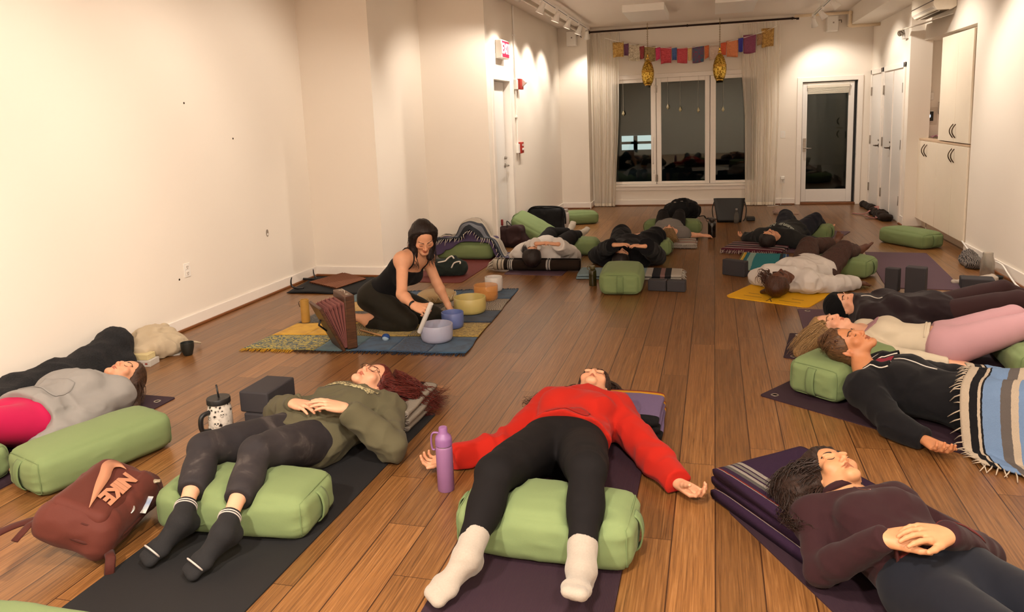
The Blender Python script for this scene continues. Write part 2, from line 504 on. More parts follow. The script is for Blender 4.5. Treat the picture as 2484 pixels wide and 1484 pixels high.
baseboard('baseboard_right_column', (XCL, 10.8), (XCL, 10.98), (-1, 0), h=.12)

# ------------------------------------------------------------------ window
M_GLASS = None
def glass_mat():
    t = NT('night_glass'); t.base((.012, .014, .013)); t.set(rough=.03, spec=.5)
    tr = t.n('BsdfTransparent'); tr.inputs[0].default_value = (.55, .6, .58, 1)
    gl = t.n('BsdfGlossy'); gl.inputs['Roughness'].default_value = .02; gl.inputs[0].default_value = (.8, .85, .82, 1)
    fr = t.n('Fresnel'); fr.inputs[0].default_value = 1.5
    mx = t.n('MixShader'); f2 = t.math('MULTIPLY', fr.outputs[0], 1.0); t.l(f2, mx.inputs[0]); t.l(tr.outputs[0], mx.inputs[1]); t.l(gl.outputs[0], mx.inputs[2])
    t.l(mx.outputs[0], t.out.inputs[0]); return t.m
M_GLASS = glass_mat()
w = bpy.data.objects.new('window_1', None); COL.objects.link(w); w.location = (-.5, YB+.05, wz0); w['kind'] = 'structure'; w['label'] = 'white framed three sash folding window onto the night'
fm = MB(); y0, y1 = YB-.015, YB+.12
fm.bb((wx0-.05, y0, wz1-.02), (wx1+.05, y1, wz1+.055)).bb((wx0-.05, y0, wz0), (wx0+.02, y1, wz1)).bb((wx1-.02, y0, wz0), (wx1+.05, y1, wz1))
obj('window_frame', fm, M_TRIM, w, bevel=.006)
obj('window_sill', MB().bb((wx0-.05, YB-.05, .335), (wx1+.05, YB+.1, .375)).bb((wx0-.03, YB-.02, .27), (wx1+.03, YB, .335)), M_TRIM, w, bevel=.006)
edges = [wx0+.02, -.957, -.066, wx1-.02]
gl = [(-1.70, -1.048), (-.873, -.147), (.03, .68)]
for i in range(3):
    a, b = edges[i]+.004, edges[i+1]-.004; g0, g1 = gl[i]
    sb = MB(); zz0, zz1 = .378, 2.18; gz0, gz1 = .425, 2.11 if i == 1 else 2.12
    ys, ye = YB+.005, YB+.07
    sb.bb((a, ys, zz0), (g0, ye, zz1)).bb((g1, ys, zz0), (b, ye, zz1)).bb((g0, ys, zz0), (g1, ye, gz0)).bb((g0, ys, gz1), (g1, ye, zz1))
    s = obj('sash', sb, M_TRIM, w, bevel=.004)
    obj('pane', MB().bb((g0-.005, YB+.03, gz0-.005), (g1+.005, YB+.036, gz1+.005)), M_GLASS, s)
hg = MB()
for z in (.48, 2.0): hg.bb((-.985, YB-.012, z-.06), (-.962, YB+.006, z+.06)); hg.cyl((-.948, YB-.008, z-.06), (-.948, YB-.008, z+.06), .009, 10)
obj('hinge', hg, M_STEEL, w)
hd = MB(); hd.tube([(-1.015, YB-.002, 1.18), (-1.015, YB-.04, 1.16), (-1.015, YB-.04, .75), (-1.015, YB-.002, .73)], .009, 8); hd.tube([(-1.0, YB-.002, .62), (-1.0, YB-.03, .6), (-1.0, YB-.03, .56)], .007, 8)
obj('handle', hd, M_WHITE, w, smooth=True)
# ------------------------------------------------------------------ back door
d = bpy.data.objects.new('door_1', None); COL.objects.link(d); d.location = (1.8, YB, 0); d['kind'] = 'structure'; d['label'] = 'white glazed door with a short blind at its top'
fm = MB(); fm.bb((bx0-.075, YB-.02, 0), (bx0+.005, YB+.1, bz1+.07)).bb((bx1-.005, YB-.02, 0), (bx1+.075, YB+.1, bz1+.07)).bb((bx0, YB-.02, bz1-.005), (bx1, YB+.1, bz1+.07))
obj('door_frame', fm, M_TRIM, d, bevel=.006)
sl = MB(); a, b = bx0+.012, bx1-.05; ys, ye = YB+.02, YB+.065; g0, g1, gz0, gz1 = 1.47, 2.09, .25, 1.9
sl.bb((a, ys, .04), (g0, ye, 1.98)).bb((g1, ys, .04), (b, ye, 1.98)).bb((g0, ys, .04), (g1, ye, gz0)).bb((g0, ys, gz1), (g1, ye, 1.98))
s = obj('door_slab', sl, M_DOORP, d, bevel=.004)
obj('pane', MB().bb((g0-.005, YB+.035, gz0-.005), (g1+.005, YB+.041, gz1+.005)), M_GLASS, s)
obj('weather_strip', MB().bb((b+.003, YB+.03, .0), (b+.028, YB+.06, 1.99)).bb((a, YB+.04, 1.982), (b+.02, YB+.06, 1.992)), M_BLACK, d)
obj('threshold', MB().bb((bx0, YB-.03, 0), (bx1, YB+.1, .035)), M_SHOE, d, bevel=.005)
bl = MB(); bl.bb((g0-.01, YB-.02, 1.895), (g1+.01, YB+.018, 1.945))
for k in range(6): bl.bb((g0, YB-.012-.003*(k % 2), 1.80+k*.016), (g1, YB+.016, 1.812+k*.016))
obj('blind', bl, plain('blind_fabric', '#d9d0c0', .8), d, bevel=.003)
hp = MB(); hp.bb((bx0+.03, YB+.003, .87), (bx0+.075, YB+.02, 1.09)); hp.cyl((bx0+.052, YB+.02, .93), (bx0+.052, YB-.045, .93), .011, 12); hp.tube([(bx0+.052, YB-.045, .93), (bx0+.10, YB-.05, .93), (bx0+.155, YB-.045, .925)], .009, 10); hp.cyl((bx0+.052, YB+.005, 1.05), (bx0+.052, YB-.02, 1.05), .016, 14)
obj('handle', hp, M_STEEL, d, bevel=.002)
# ------------------------------------------------------------------ door in the left wall
d = bpy.data.objects.new('door_2', None); COL.objects.link(d); d.location = (-2.6, 9.16, 0); d['kind'] = 'structure'; d['label'] = 'pale grey door standing slightly ajar under the exit sign'
fm = MB()
for (p, q) in (((-2.70, dy0-.07, 0), (-2.54, dy0+.02, dz+.07)), ((-2.70, dy1-.02, 0), (-2.54, dy1+.07, dz+.07)), ((-2.70, dy0+.02, dz-.02), (-2.54, dy1-.02, dz+.07))): fm.bb(p, q)
obj('door_frame', fm, M_TRIM, d, bevel=.006)
obj('door_slab', MB().bb((-2.675, dy0+.022, .01), (-2.63, dy1-.045, dz-.024)), M_DOORP, d, bevel=.003)
obj('dark_backing', MB().bb((-2.78, dy0-.05, 0), (-2.74, dy1+.05, dz+.05)), M_BLACK, d)  # sheet behind the opening, coloured black for the darkness in the door gap
hp = MB(); hp.cyl((-2.63, dy1-.11, 1.0), (-2.575, dy1-.11, 1.0), .012, 12); hp.cyl((-2.632, dy1-.11, 1.0), (-2.622, dy1-.11, 1.0), .03, 16); hp.tube([(-2.575, dy1-.11, 1.0), (-2.57, dy1-.16, 1.0), (-2.575, dy1-.22, 1.0)], .009, 10); hp.cyl((-2.632, dy1-.11, 1.1), (-2.6, dy1-.11, 1.1), .02, 14)
obj('handle', hp, M_STEEL, d, bevel=.002)
# ------------------------------------------------------------------ closet doors
def closet(name, y0, y1, leaves, label):
    d = bpy.data.objects.new(name, None); COL.objects.link(d); d.location = (XCL, (y0+y1)/2, 0); d['kind'] = 'structure'; d['label'] = label
    fm = MB(); x0, x1 = XCL-.022, XCL+.01
    fm.bb((x0, y0-.07, 0), (x1, y0, 2.13)).bb((x0, y1, 0), (x1, y1+.06, 2.13)).bb((x0, y0-.07, 2.06), (x1, y1+.06, 2.13))
    obj('door_frame', fm, M_TRIM, d, bevel=.005)
    n = len(leaves)
    for (a, b, hy) in leaves:
        s = obj('door_leaf', MB().bb((XCL-.006, a+.004, .012), (XCL+.02, b-.004, 2.045)), M_DOORP, d, bevel=.003)
        for z in (.3, 1.05, 1.8):
            obj('hinge', MB().bb((XCL-.024, hy-.016, z-.065), (XCL-.004, hy+.016, z+.065)), M_STEEL, s, bevel=.003)
    a, b, hy = leaves[-1]; ly = a+.07 if hy > (a+b)/2 else b-.07
    return d
def lever(d, y, sgn):
    hp = MB(); hp.cyl((XCL-.004, y, .98), (XCL-.06, y, .98), .011, 12); hp.cyl((XCL-.003, y, .98), (XCL-.013, y, .98), .03, 16)
    hp.tube([(XCL-.06, y, .98), (XCL-.062, y+sgn*.05, .98), (XCL-.058, y+sgn*.115, .978)], .009, 10); hp.lathe((XCL-.013, y, 1.06), [(.016, 0), (.012, .008), (0, .008)], 12, frame(y=(0, 1, 0), z=(-1, 0, 0)))
    obj('handle', hp, M_DARKST, d, bevel=.002)
d = closet('door_3', 12.42, 13.14, [(12.42, 13.14, 13.14)], 'single white closet door beside the glazed door'); lever(d, 12.50, 1)
d = closet('door_4', 11.06, 12.24, [(11.06, 11.66, 11.06), (11.66, 12.24, 12.24)], 'pair of white closet doors before the counter niche'); lever(d, 11.72, 1)
obj('astragal', MB().bb((XCL-.016, 11.645, .012), (XCL-.004, 11.675, 2.045)), M_TRIM, d)
# ------------------------------------------------------------------ built-in cabinets
def cab_handle(z0, y, par):
    p = [(XR-.004+0, y, z0)]; pts = []
    for k in range(11):
        t = k/10; pts.append((XR-.02-.035*math.sin(math.pi*t), y, z0+.15*t))
    return obj('handle', MB().tube(pts, .006, 8), M_DARKST, par, smooth=True)
def cabinet(label, y0, y1, z0, z1, split, hz, name='wall_cabinet', hs=(0,)):
    t = thing(name, label, 'cabinet', (XR+.3, (y0+y1)/2, z0), 0, 'built in cabinets along the wall')
    obj('cabinet_body', MB().bb((XR+.002, y0, z0), (3.19, y1, z1)), M_CAB, t)
    for (a, b, hy) in split:
        dd = obj('door', MB().bb((XR-.02, a+.0025, z0+.004), (XR, b-.0025, z1-.004)), M_CAB, t, bevel=.0025)
        cab_handle(hz, hy, dd)
    return t
cabinet('low cream cabinet pair under the counter niche', 9.92, 10.88, .11, 1.12, [(10.42, 10.88, 10.47), (9.92, 10.42, 10.36)], .93)
cabinet('low cream cabinet pair under the tall upper doors', 8.80, 9.915, .11, 1.12, [(9.30, 9.915, 9.345), (8.80, 9.30, 9.255)], .93)
cabinet('tall cream upper cabinet pair beside the niche', 8.80, 9.915, 1.15, 2.33, [(9.30, 9.915, 9.345), (8.80, 9.30, 9.255)], 1.2)
tag(obj('countertop', MB().bb((XR-.012, 8.80, 1.121), (3.19, 10.89, 1.145)), plain('counter_edge', '#cdb193', .4), bevel=.003), 'thin tan counter slab running over the low cabinets', 'countertop')
struct('trim_kick', MB().bb((XR+.06, 8.80, 0), (XR+.08, 10.88, .108)), plain('kick_panel', '#d6c4ae', .5))
struct('trim_column', MB().bb((XCL-.012, 10.78, 0), (XR+.1, 10.9, ZC)), M_WALL, bevel=.004)
# mauve cloth heap and white sheet on the counter
# ------------------------------------------------------------------ lamps on tracks
WARM = (1.0, .885, .755)
LGT = []
def spot(loc, aim, w, size=80, blend=.7, rad=.04):
    l = bpy.data.lights.new('lamp', 'SPOT'); l.energy = w; l.color = WARM; l.spot_size = math.radians(size); l.spot_blend = blend; l.shadow_soft_size = rad
    o = bpy.data.objects.new('lamp', l); COL.objects.link(o); o.location = loc
    dv = Vector(aim)-Vector(loc); o.rotation_euler = dv.to_track_quat('-Z', 'Y').to_euler(); LGT.append(o); return o
M_BULB = emis('lamp_face', (1, .85, .66), 14)
M_SILV = plain('silver_pole', '#b9ab98', .45, .3)
def track(label, x, z, y0, y1, heads, px, pz):
    t = thing('track_rail', label, 'track light', (x, (y0+y1)/2, z))
    obj('rail', MB().bb((x-.018, y0, z-.016), (x+.018, y1, z+.016)), M_WHITE, t, bevel=.003)
    obj('rail_slot', MB().bb((x-.006, y0+.01, z-.018), (x+.006, y1-.01, z-.0155)), M_BLACK, t)
    for y in np.arange(y0+.3, y1, 1.6): obj('hanger', MB().cyl((x, y, z+.01), (x, y, ZC), .004, 6), M_WHITE, t)
    return t
def head(x, y, z, aim, w, label, size=80):
    a = nrm(np.asarray(aim)-V3(x, y, z))
    t = thing('spotlight', label, 'spotlight', (x, y, z-.12), 0, 'white spot heads along the tracks')
    c = V3(x, y, z-.13)
    R = frame(z=a, x=(0, 1, 0.01))
    obj('lamp_shade', MB().lathe(c, [(.02, -.075), (.03, -.07), (.034, -.02), (.052, .055), (.049, .055), (.03, .0)], 20, R), M_WHITE, t, smooth=True)
    obj('bulb', MB().lathe(c, [(0, .04), (.047, .045), (.0, .05)], 20, R), M_BULB, t)
    obj('yoke', MB().tube([(x, y, z-.015), (x, y+.01, z-.06), c-a*.05], .006, 6), M_WHITE, t)
    obj('adapter', MB().bb((x-.014, y-.05, z-.05), (x+.014, y+.05, z-.016)), M_WHITE, t, bevel=.003)
    spot(tuple(c+a*.07), tuple(np.asarray(aim, float)), w, size)
TX, TZ = -1.98, 3.0
track('white lamp rail near the door side wall', TX, TZ, .3, 12.55, None, 0, 0)
hl = [(12.35, (-2.05, 12.85, 1.6), 46), (11.6, (-2.56, 11.5, 1.5), 62), (10.7, (-2.56, 10.6, 1.6), 68), (9.9, (-2.56, 9.8, 1.5), 70), (9.0, (-2.56, 8.95, 1.7), 68), (7.9, (-3.2, 8.4, 1.2), 70),
      (6.4, (-4.17, 5.9, 1.0), 82), (4.9, (-4.17, 4.3, 1.0), 80), (3.4, (-4.17, 2.9, 1.0), 80), (1.9, (-4.17, 1.4, 1.0), 75)]
nm = ['last before the window corner', 'second from the window corner', 'third from the window corner', 'fourth from the window corner', 'nearest the exit sign', 'past the exit sign', 'over the singing bowls', 'over the harmonium', 'over the olive sweatshirt', 'at the near rail end']
for (y, aim, w_), s_ in zip(hl, nm): head(TX, y, TZ, aim, w_, 'white spot head on the door side rail, '+s_, 100)
tag(obj('ceiling_pipe', MB().cyl((-2.12, .3, 2.955), (-2.12, 12.45, 2.955), .028, 16).lathe((-2.12, 12.45, 2.955), [(.031, -.04), (.036, -.04), (.036, .03), (0, .03)], 16, frame(y=(0, 0, 1), z=(0, 1, 0))), M_SILV, smooth=True, angle=.7), 'grey round pipe hung beside the lamp rail', 'pipe')
RX, RZ = 1.45, 2.97
track('white lamp rail near the cabinet side', RX, RZ, .3, 12.6, None, 0, 0)
hr = [(12.45, (1.9, 13.2, 1.5), 60), (11.5, (2.42, 11.6, 1.6), 66), (10.4, (2.5, 10.4, 1.7), 66), (9.2, (2.57, 9.0, 1.6), 75), (7.8, (2.57, 7.4, 1.4), 90), (6.3, (2.57, 5.8, 1.3), 105), (4.8, (2.57, 4.2, 1.3), 110), (3.2, (1.6, 3.3, 0), 75), (1.6, (2.57, 1.4, 1.2), 100)]
nm = ['last before the window wall', 'second from the window wall', 'over the closet doors', 'over the cabinets', 'past the cabinets', 'over the yellow mat', 'over the white hooded top', 'over the striped blanket', 'at the near rail end']
for (y, aim, w_), s_ in zip(hr, nm): head(RX, y, RZ, aim, w_, 'white spot head on the cabinet side rail, '+s_, 100)
# pipes over the cabinet side
pp = MB(); pp.tube([(1.2, 12.75, 2.99), (2.0, 12.75, 2.99)], .022, 12)
pp.tube([(1.98, 12.75, 2.99), (2.0, 12.75, 2.96), (2.0, 12.75, 2.82), (2.02, 12.75, 2.79), (2.42, 12.75, 2.79)], .025, 12)
for p in ((2.0, 12.75, 2.985), (2.0, 12.75, 2.8)): pp.ell(p, (.034, .034, .034), None, 14, 8)
tag(obj('ceiling_sprinkler_pipe', pp, plain('cream_pipe', '#e8d3b4', .4), smooth=True), 'cream sprinkler pipe with elbows below the soffit', 'pipe')
# added fill lamps out of view, raising the general light on the floor
for i, (x, y, w_) in enumerate([(-1.9, -.6, 190), (.9, -.9, 170), (-.4, 1.2, 90)]):
    t = thing('ceiling_fill_lamp', ['added unseen round fill lamp behind the door side rail', 'added unseen round fill lamp behind the cabinet side rail', 'added unseen round fill lamp between both rails'][i], 'fill lamp', (x, y, ZC-.06), 0, 'added fill lamps')
    obj('diffuser', MB().lathe((x, y, ZC-.06), [(0, 0), (.12, .006), (.15, .03)], 28), M_BULB, t, smooth=True)
    obj('base', MB().lathe((x, y, ZC-.035), [(.155, 0), (.16, .035)], 28), M_WHITE, t, smooth=True)
    l = bpy.data.lights.new('lamp', 'AREA'); l.shape = 'DISK'; l.size = .28; l.energy = w_; l.color = WARM
    o = bpy.data.objects.new('lamp', l); COL.objects.link(o); o.location = (x, y, ZC-.075)
# ------------------------------------------------------------------ ceiling panels
for lab, (x0, x1, y0, y1) in {'white hung acoustic ceiling panel over the window centre': (-1.22, -.655, 10.68, 11.86), 'white hung acoustic ceiling panel nearer the glazed door': (.01, .535, 10.43, 11.62)}.items():
    solo('ceiling_panel', MB().bb((x0, y0, 2.97), (x1, y1, ZC)), M_WHITE, lab, 'ceiling panel', 'hung ceiling panels', bevel=.004)
# ------------------------------------------------------------------ wall speakers
M_GRILL = plain('speaker_white', '#e9e3da', .55, var=.03)
def speaker(c, label):
    t = thing('wall_speaker', label, 'speaker', (c[0], c[1], c[2]-.12), 0, 'small white wall speakers')
    obj('cabinet', MB().bb((c[0]-.085, c[1]-.09, c[2]-.12), (c[0]+.085, c[1]+.06, c[2]+.12)), M_GRILL, t, bevel=.012)
    obj('grille', MB().bb((c[0]-.075, c[1]-.094, c[2]-.11), (c[0]+.075, c[1]-.088, c[2]+.11)), M_WHITE, t, bevel=.004)
    obj('badge', MB().bb((c[0]+.0, c[1]-.0965, c[2]+.0), (c[0]+.022, c[1]-.093, c[2]+.022)), M_STEEL, t)
    obj('bracket', MB().tube([(c[0]+.085, c[1], c[2]+.05), (c[0]+.14, c[1], c[2]+.05), (c[0]+.15, c[1]+.06, c[2]+.02)], .006, 6), M_DARKST, t)
speaker((-2.31, 12.82, 2.88), 'small white speaker in the corner beside the curtain')
speaker((1.80, 13.18, 2.88), 'small white speaker above the glazed door')
# ------------------------------------------------------------------ exit sign, alarm, pull station, conduit
M_RED = plain('alarm_red', '#a8281c', .4)
t = thing('exit_sign', 'white boxed exit sign with a red lit face over the door', 'exit sign', (-2.5, 9.13, 2.33))
obj('housing', MB().bb((-2.56, 8.97, 2.33), (-2.475, 9.30, 2.55)), M_WHITE, t, bevel=.012)
obj('face', MB().bb((-2.476, 8.985, 2.345), (-2.47, 9.285, 2.535)), emis('exit_red', '#d4203a', 1.1), t, bevel=.002)
obj('lettering', text_mb('EXIT', .17, .0015, (-2.4685, 9.135, 2.44), (0, 1, 0), (0, 0, 1), (1, 0, 0), .004), emis('exit_white', '#ffd0d0', 1.6), t, norm=False)
t = thing('alarm_strobe', 'red fire alarm strobe with clear wedge lens on the wall', 'fire alarm', (-2.53, 9.95, 1.99))
obj('back_box', MB().bb((-2.56, 9.80, 1.98), (-2.52, 9.9, 2.11)), M_WHITE, t, bevel=.006)
obj('red_body', MB().bb((-2.53, 9.87, 1.98), (-2.49, 10.05, 2.12)), M_RED, t, bevel=.006)
lens = MB(); lens.prism([(-.05, 0), (.05, 0), (.0, .055)], (-2.49, 9.98, 2.07), (0, 0, -1), (1, 0, 0), (0, .06, 0))
obj('lens', lens, plain('strobe_lens', '#f2efe9', .1), t)
t = thing('wall_switch_station', 'red fire alarm pull station low on the wall', 'fire alarm', (-2.54, 9.97, 1.13))
obj('body', MB().bb((-2.56, 9.91, 1.13), (-2.51, 10.03, 1.28)), M_RED, t, bevel=.006)
obj('pull_handle', MB().bb((-2.512, 9.93, 1.17), (-2.5, 10.01, 1.2)), M_WHITE, t, bevel=.003)
obj('lettering', text_mb('FIRE', .035, .001, (-2.509, 9.97, 1.24), (0, 1, 0), (0, 0, 1), (1, 0, 0), .002), M_WHITE, t, norm=False)
cb = MB(); cb.tube([(-2.545, 9.83, 3.06), (-2.545, 9.83, 1.24)], .01, 8); cb.bb((-2.56, 9.79, 1.14), (-2.525, 9.87, 1.26))
for z in (2.68, 1.62): cb.bb((-2.56, 9.80, z-.01), (-2.53, 9.86, z+.01))
tag(obj('conduit', cb, M_WHITE, angle=.7), 'thin white conduit running down between alarm and pull station', 'conduit')
# ------------------------------------------------------------------ switches and outlets
def plate(name, c, n, w, h, label, cat, kind, grp='white wall plates'):
    n = V3(*n); ex = np.cross(V3(0, 0, 1), n); R = np.stack([ex, V3(0, 0, 1), n], 1); c = np.asarray(c, float)
    t = thing(name, label, cat, tuple(c-V3(0, 0, h/2)), 0, grp)
    obj('plate', MB().box(c+n*.003, (w, h, .006), R), M_WHITE, t, bevel=.002)
    if kind == 'outlet':
        for s_ in (-1, 1):
            o = obj('socket', MB().box(c+n*.007+V3(0, 0, s_*h*.22), (w*.5, h*.3, .003), R), M_TRIM, t, bevel=.001)
            sl = MB()
            for k in (-1, 1): sl.box(c+n*.009+ex*k*w*.1+V3(0, 0, s_*h*.22+.003), (.003, h*.1, .001), R)
            sl.box(c+n*.009+V3(0, 0, s_*h*.22-h*.09), (.005, .005, .001), R)
            obj('slots', sl, M_BLACK, o)
    elif kind == 'switch':
        obj('rocker', MB().box(c+n*.008, (w*.45, h*.55, .006), R), M_TRIM, t, bevel=.002)
    elif kind == 'knob':
        obj('jack', MB().lathe(c+n*.006, [(.012, 0), (.012, .006), (0, .006)], 12, frame(z=n, x=ex)), M_DARKST, t)
    return t
p = AX(453, 655, XL); plate('wall_outlet', (XL, p[1], p[2]), (1, 0, 0), .075, .115, 'white double outlet low on the long side wall', 'outlet', 'outlet')
p = AX(648, 565, XL)
t = thing('wall_outlet_hole', 'small open oval cable hole with white insert in the side wall', 'wall fitting', (XL, p[1], p[2]-.03))
obj('ring', MB().lathe((XL+.001, p[1], p[2]), [(.012, 0), (.022, 0), (.022, .004), (.012, .004)], 20, frame(z=(1, 0, 0), x=(0, 1, 0)) @ np.diag([.8, 1.6, 1])), plain('cut_edge', '#8d8175', .6), t)
obj('insert', MB().lathe((XL+.001, p[1], p[2]-.012), [(0, 0), (.014, .0), (.012, .004), (0, .005)], 16, frame(z=(1, 0, 0), x=(0, 1, 0))), M_WHITE, t)
for i, (u, v) in enumerate([(446, 250), (565, 336), (435, 678), (977, 159)]):
    if i == 3: continue
    p = AX(u, v, XL); tag(obj('wall_anchor', MB().lathe((XL+.0005, p[1], p[2]), [(.009, 0), (.007, .003), (0, .003)], 10, frame(z=(1, 0, 0), x=(0, 1, 0))), M_DARKST), ['dark screw hole high on the side wall', 'dark screw hole lower on the side wall', 'tiny dark mark beside the wall outlet'][i], 'screw hole', 'screw holes in the side wall')
p = AY(1899, 326, YB); plate('light_switch', (p[0], YB, p[2]), (0, -1, 0), .075, .115, 'white light switch beside the glazed door', 'switch', 'switch')
p = AY(1898, 435, YB); t = plate('wall_outlet', (p[0], YB, p[2]), (0, -1, 0), .075, .115, 'white outlet with plugged adapter below the switch', 'outlet', 'outlet')
obj('adapter', MB().bb((p[0]-.03, YB-.05, p[2]+.005), (p[0]+.03, YB-.008, p[2]+.05)), M_WHITE, t, bevel=.006)
obj('cord', MB().tube(spline([(p[0], YB-.03, p[2]), (p[0]-.01, YB-.04, .25), (p[0]-.02, YB-.05, .02), (p[0]-.1, YB-.2, .008), (p[0]-.25, YB-.25, .008)], 24), .0035, 6), M_WHITE, t)
solo('floor_vent', MB().bb((1.0, 13.08, 0), (1.25, 13.18, .006)), M_DARKST, 'dark metal floor vent below the curtain end', 'vent')
# ------------------------------------------------------------------ niche: thermostats and plates on its far cheek
yn = YC0-.001
def npt(u, v): return AY(u, v, yn)
p = npt(2246, 234); t = thing('thermostat', 'white thermostat with a small blue screen in the niche', 'thermostat', (p[0], yn-.01, p[2]-.04))
obj('case', MB().bb((p[0]-.085, yn-.03, p[2]-.05), (p[0]+.085, yn, p[2]+.05)), M_WHITE, t, bevel=.008)
obj('screen', MB().bb((p[0]-.045, yn-.0315, p[2]-.02), (p[0]+.01, yn-.03, p[2]+.02)), emis('blue_lcd', '#1c3cff', 1.6), t)
p = npt(2248, 282); t = thing('thermostat', 'round cornered black faced smart thermostat reading 73', 'thermostat', (p[0], yn-.01, p[2]-.06))
obj('guard', MB().bb((p[0]-.12, yn-.006, p[2]-.11), (p[0]+.12, yn, p[2]+.11)), plain('clear_guard', '#d8cdbf', .15), t, bevel=.004)
obj('case', MB().bb((p[0]-.09, yn-.03, p[2]-.07), (p[0]+.075, yn-.006, p[2]+.075)), M_WHITE, t, bevel=.03)
obj('screen', MB().bb((p[0]-.045, yn-.034, p[2]-.06), (p[0]+.07, yn-.03, p[2]+.06)), plain('black_screen', '#0b0c12', .15), t, bevel=.02)
obj('digits', text_mb('73', .055, .0006, (p[0]+.012, yn-.0352, p[2]), (1, 0, 0), (0, 0, 1), (0, -1, 0), .001), emis('digit_glow', '#cfe4ff', 2.5), t, norm=False)
p = npt(2225, 320); plate('wall_outlet', (p[0], yn, p[2]), (0, -1, 0), .09, .12, 'white outlet at the counter niche edge', 'outlet', 'outlet')
p = npt(2243, 319); plate('wall_jack', (p[0], yn, p[2]), (0, -1, 0), .075, .12, 'white single jack plate under the smart thermostat', 'jack', 'knob')
p = npt(2282, 262); solo('wall_box', MB().bb((p[0]-.03, yn-.05, p[2]-.07), (p[0]+.09, yn, p[2]+.08)), M_WHITE, 'white shallow box half hidden behind the tall cabinet', 'box', bevel=.004)
cl = MB(); P = np.zeros((14, 10, 3))
for i in range(14):
    for k in range(10):
        x = 2.68+.5*i/13; y = 10.3+.5*k/9
        P[i, k] = (x, y, 1.15+.05*abs(math.sin(i*.9+k*.5))*(1-abs(k-4.5)/5.5)+.05*(i/13))
solo('folded_cloth', cl.grid(P, False), fabric('mauve_cloth', '#a0707c', var=.2), 'mauve printed cloth heap lying on the counter in the niche', 'cloth', solid=.006, smooth=True)
# emergency lamp on the wall above the niche
t = thing('emergency_light', 'small twin head emergency light above the niche', 'emergency light', (XR-.05, 10.95, 2.52))
p = AX(2232, 77, 2.36)
c = V3(XCL-.03, 10.98, 2.47)
obj('base', MB().bb((XCL-.05, 10.93, 2.42), (XCL, 11.1, 2.56)), M_WHITE, t, bevel=.006)
for s_ in (-.05, .05): obj('lamp_head', MB().lathe((XCL-.07, 11.02+s_, 2.5), [(0, -.03), (.03, -.02), (.036, .02), (.03, .022), (0, .01)], 16, frame(z=(-.7, -.5, -.2), x=(0, 0, 1))), M_STEEL, t, smooth=True)
obj('arm', MB().tube([(XCL-.03, 10.95, 2.5), (XCL-.1, 10.9, 2.46), (XCL-.13, 10.9, 2.52)], .006, 6), M_STEEL, t)
# ------------------------------------------------------------------ air conditioner with deflector
t = thing('air_conditioner', 'white wall air conditioner with open louvres over the niche', 'air conditioner', (XR-.12, 9.95, 2.62))
ac = MB(); ac.prism([(0, .03), (.05, 0), (.2, .0), (.235, .06), (.235, .24), (.2, .27), (0, .27)], (XR, 9.5, 2.60), (-1, 0, 0), (0, 0, 1), (0, .98, 0))
obj('case', ac, plain('ac_white', '#efe6d6', .35), t, bevel=.01)
obj('louvre', MB().box((XR-.2, 9.99, 2.615), (.09, .92, .006), np.array([[.82, 0, .57], [0, 1, 0], [-.57, 0, .82]])), M_WHITE, t)
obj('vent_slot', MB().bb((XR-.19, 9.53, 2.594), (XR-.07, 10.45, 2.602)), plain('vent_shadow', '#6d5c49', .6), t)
obj('panel_gap', MB().bb((XR-.238, 9.5, 2.70), (XR-.232, 10.48, 2.71)), M_DARKST, t)
df = MB(); df.add([(XR-.02, 9.55, 2.55), (XR-.33, 9.72, 2.47), (XR-.33, 10.75, 2.5), (XR-.05, 10.7, 2.56), (XR-.02, 9.55, 2.558), (XR-.33, 9.72, 2.478), (XR-.33, 10.75, 2.508), (XR-.05, 10.7, 2.568)], [(0, 1, 2, 3), (7, 6, 5, 4), (0, 4, 5, 1), (1, 5, 6, 2), (2, 6, 7, 3), (3, 7, 4, 0)])
obj('deflector', df, plain('frosted_panel', '#b3a796', .4), t)
# ------------------------------------------------------------------ curtain rod and sheers
YR = 13.12
t = thing('curtain_rod', 'long dark metal curtain rod above the window', 'curtain rod', (-.4, YR, 2.98))
zl = AY(1428, 80, YR)[2]; zr = AY(1935, 42, YR)[2]; zl = zr = (zl+zr)/2
xl, xr = AY(1428, 80, YR)[0], AY(1935, 42, YR)[0]
obj('rod', MB().cyl((xl, YR, zl), (xr, YR, zr), .016, 14), plain('rod_bronze', '#2e1d17', .35, .6), t, smooth=True, angle=.7)
for x in (xl, xr): obj('finial', MB().cyl((x-.02, YR, zl), (x+.02, YR, zl), .027, 14), plain('rod_bronze', '#2e1d17'), t, angle=.7)
for x in (-.43, xr-.08): obj('bracket', MB().tube([(x, YR, zl-.02), (x, YR, zl+.012), (x, YB, zl+.012)], .012, 8), plain('rod_bronze', '#2e1d17'), t)
def sheer_mat():
    m = NT('sheer_voile'); m.base('#efe6d6'); m.set(rough=.9)
    tl = m.n('BsdfTranslucent'); tl.inputs[0].default_value = (.95, .88, .76, 1)
    df = m.n('BsdfDiffuse'); df.inputs[0].default_value = (.95, .89, .79, 1)
    a = m.n('MixShader'); a.inputs[0].default_value = .35; m.l(df.outputs[0], a.inputs[1]); m.l(tl.outputs[0], a.inputs[2])
    tr = m.n('BsdfTransparent'); lw = m.n('LayerWeight'); lw.inputs[0].default_value = .35
    fac = m.math('ADD', .58, m.math('MULTIPLY', lw.outputs[1], .4))
    b = m.n('MixShader'); m.l(fac, b.inputs[0]); m.l(tr.outputs[0], b.inputs[1]); m.l(a.outputs[0], b.inputs[2])
    m.l(b.outputs[0], m.out.inputs[0]); return m.m
M_SHEER = sheer_mat()
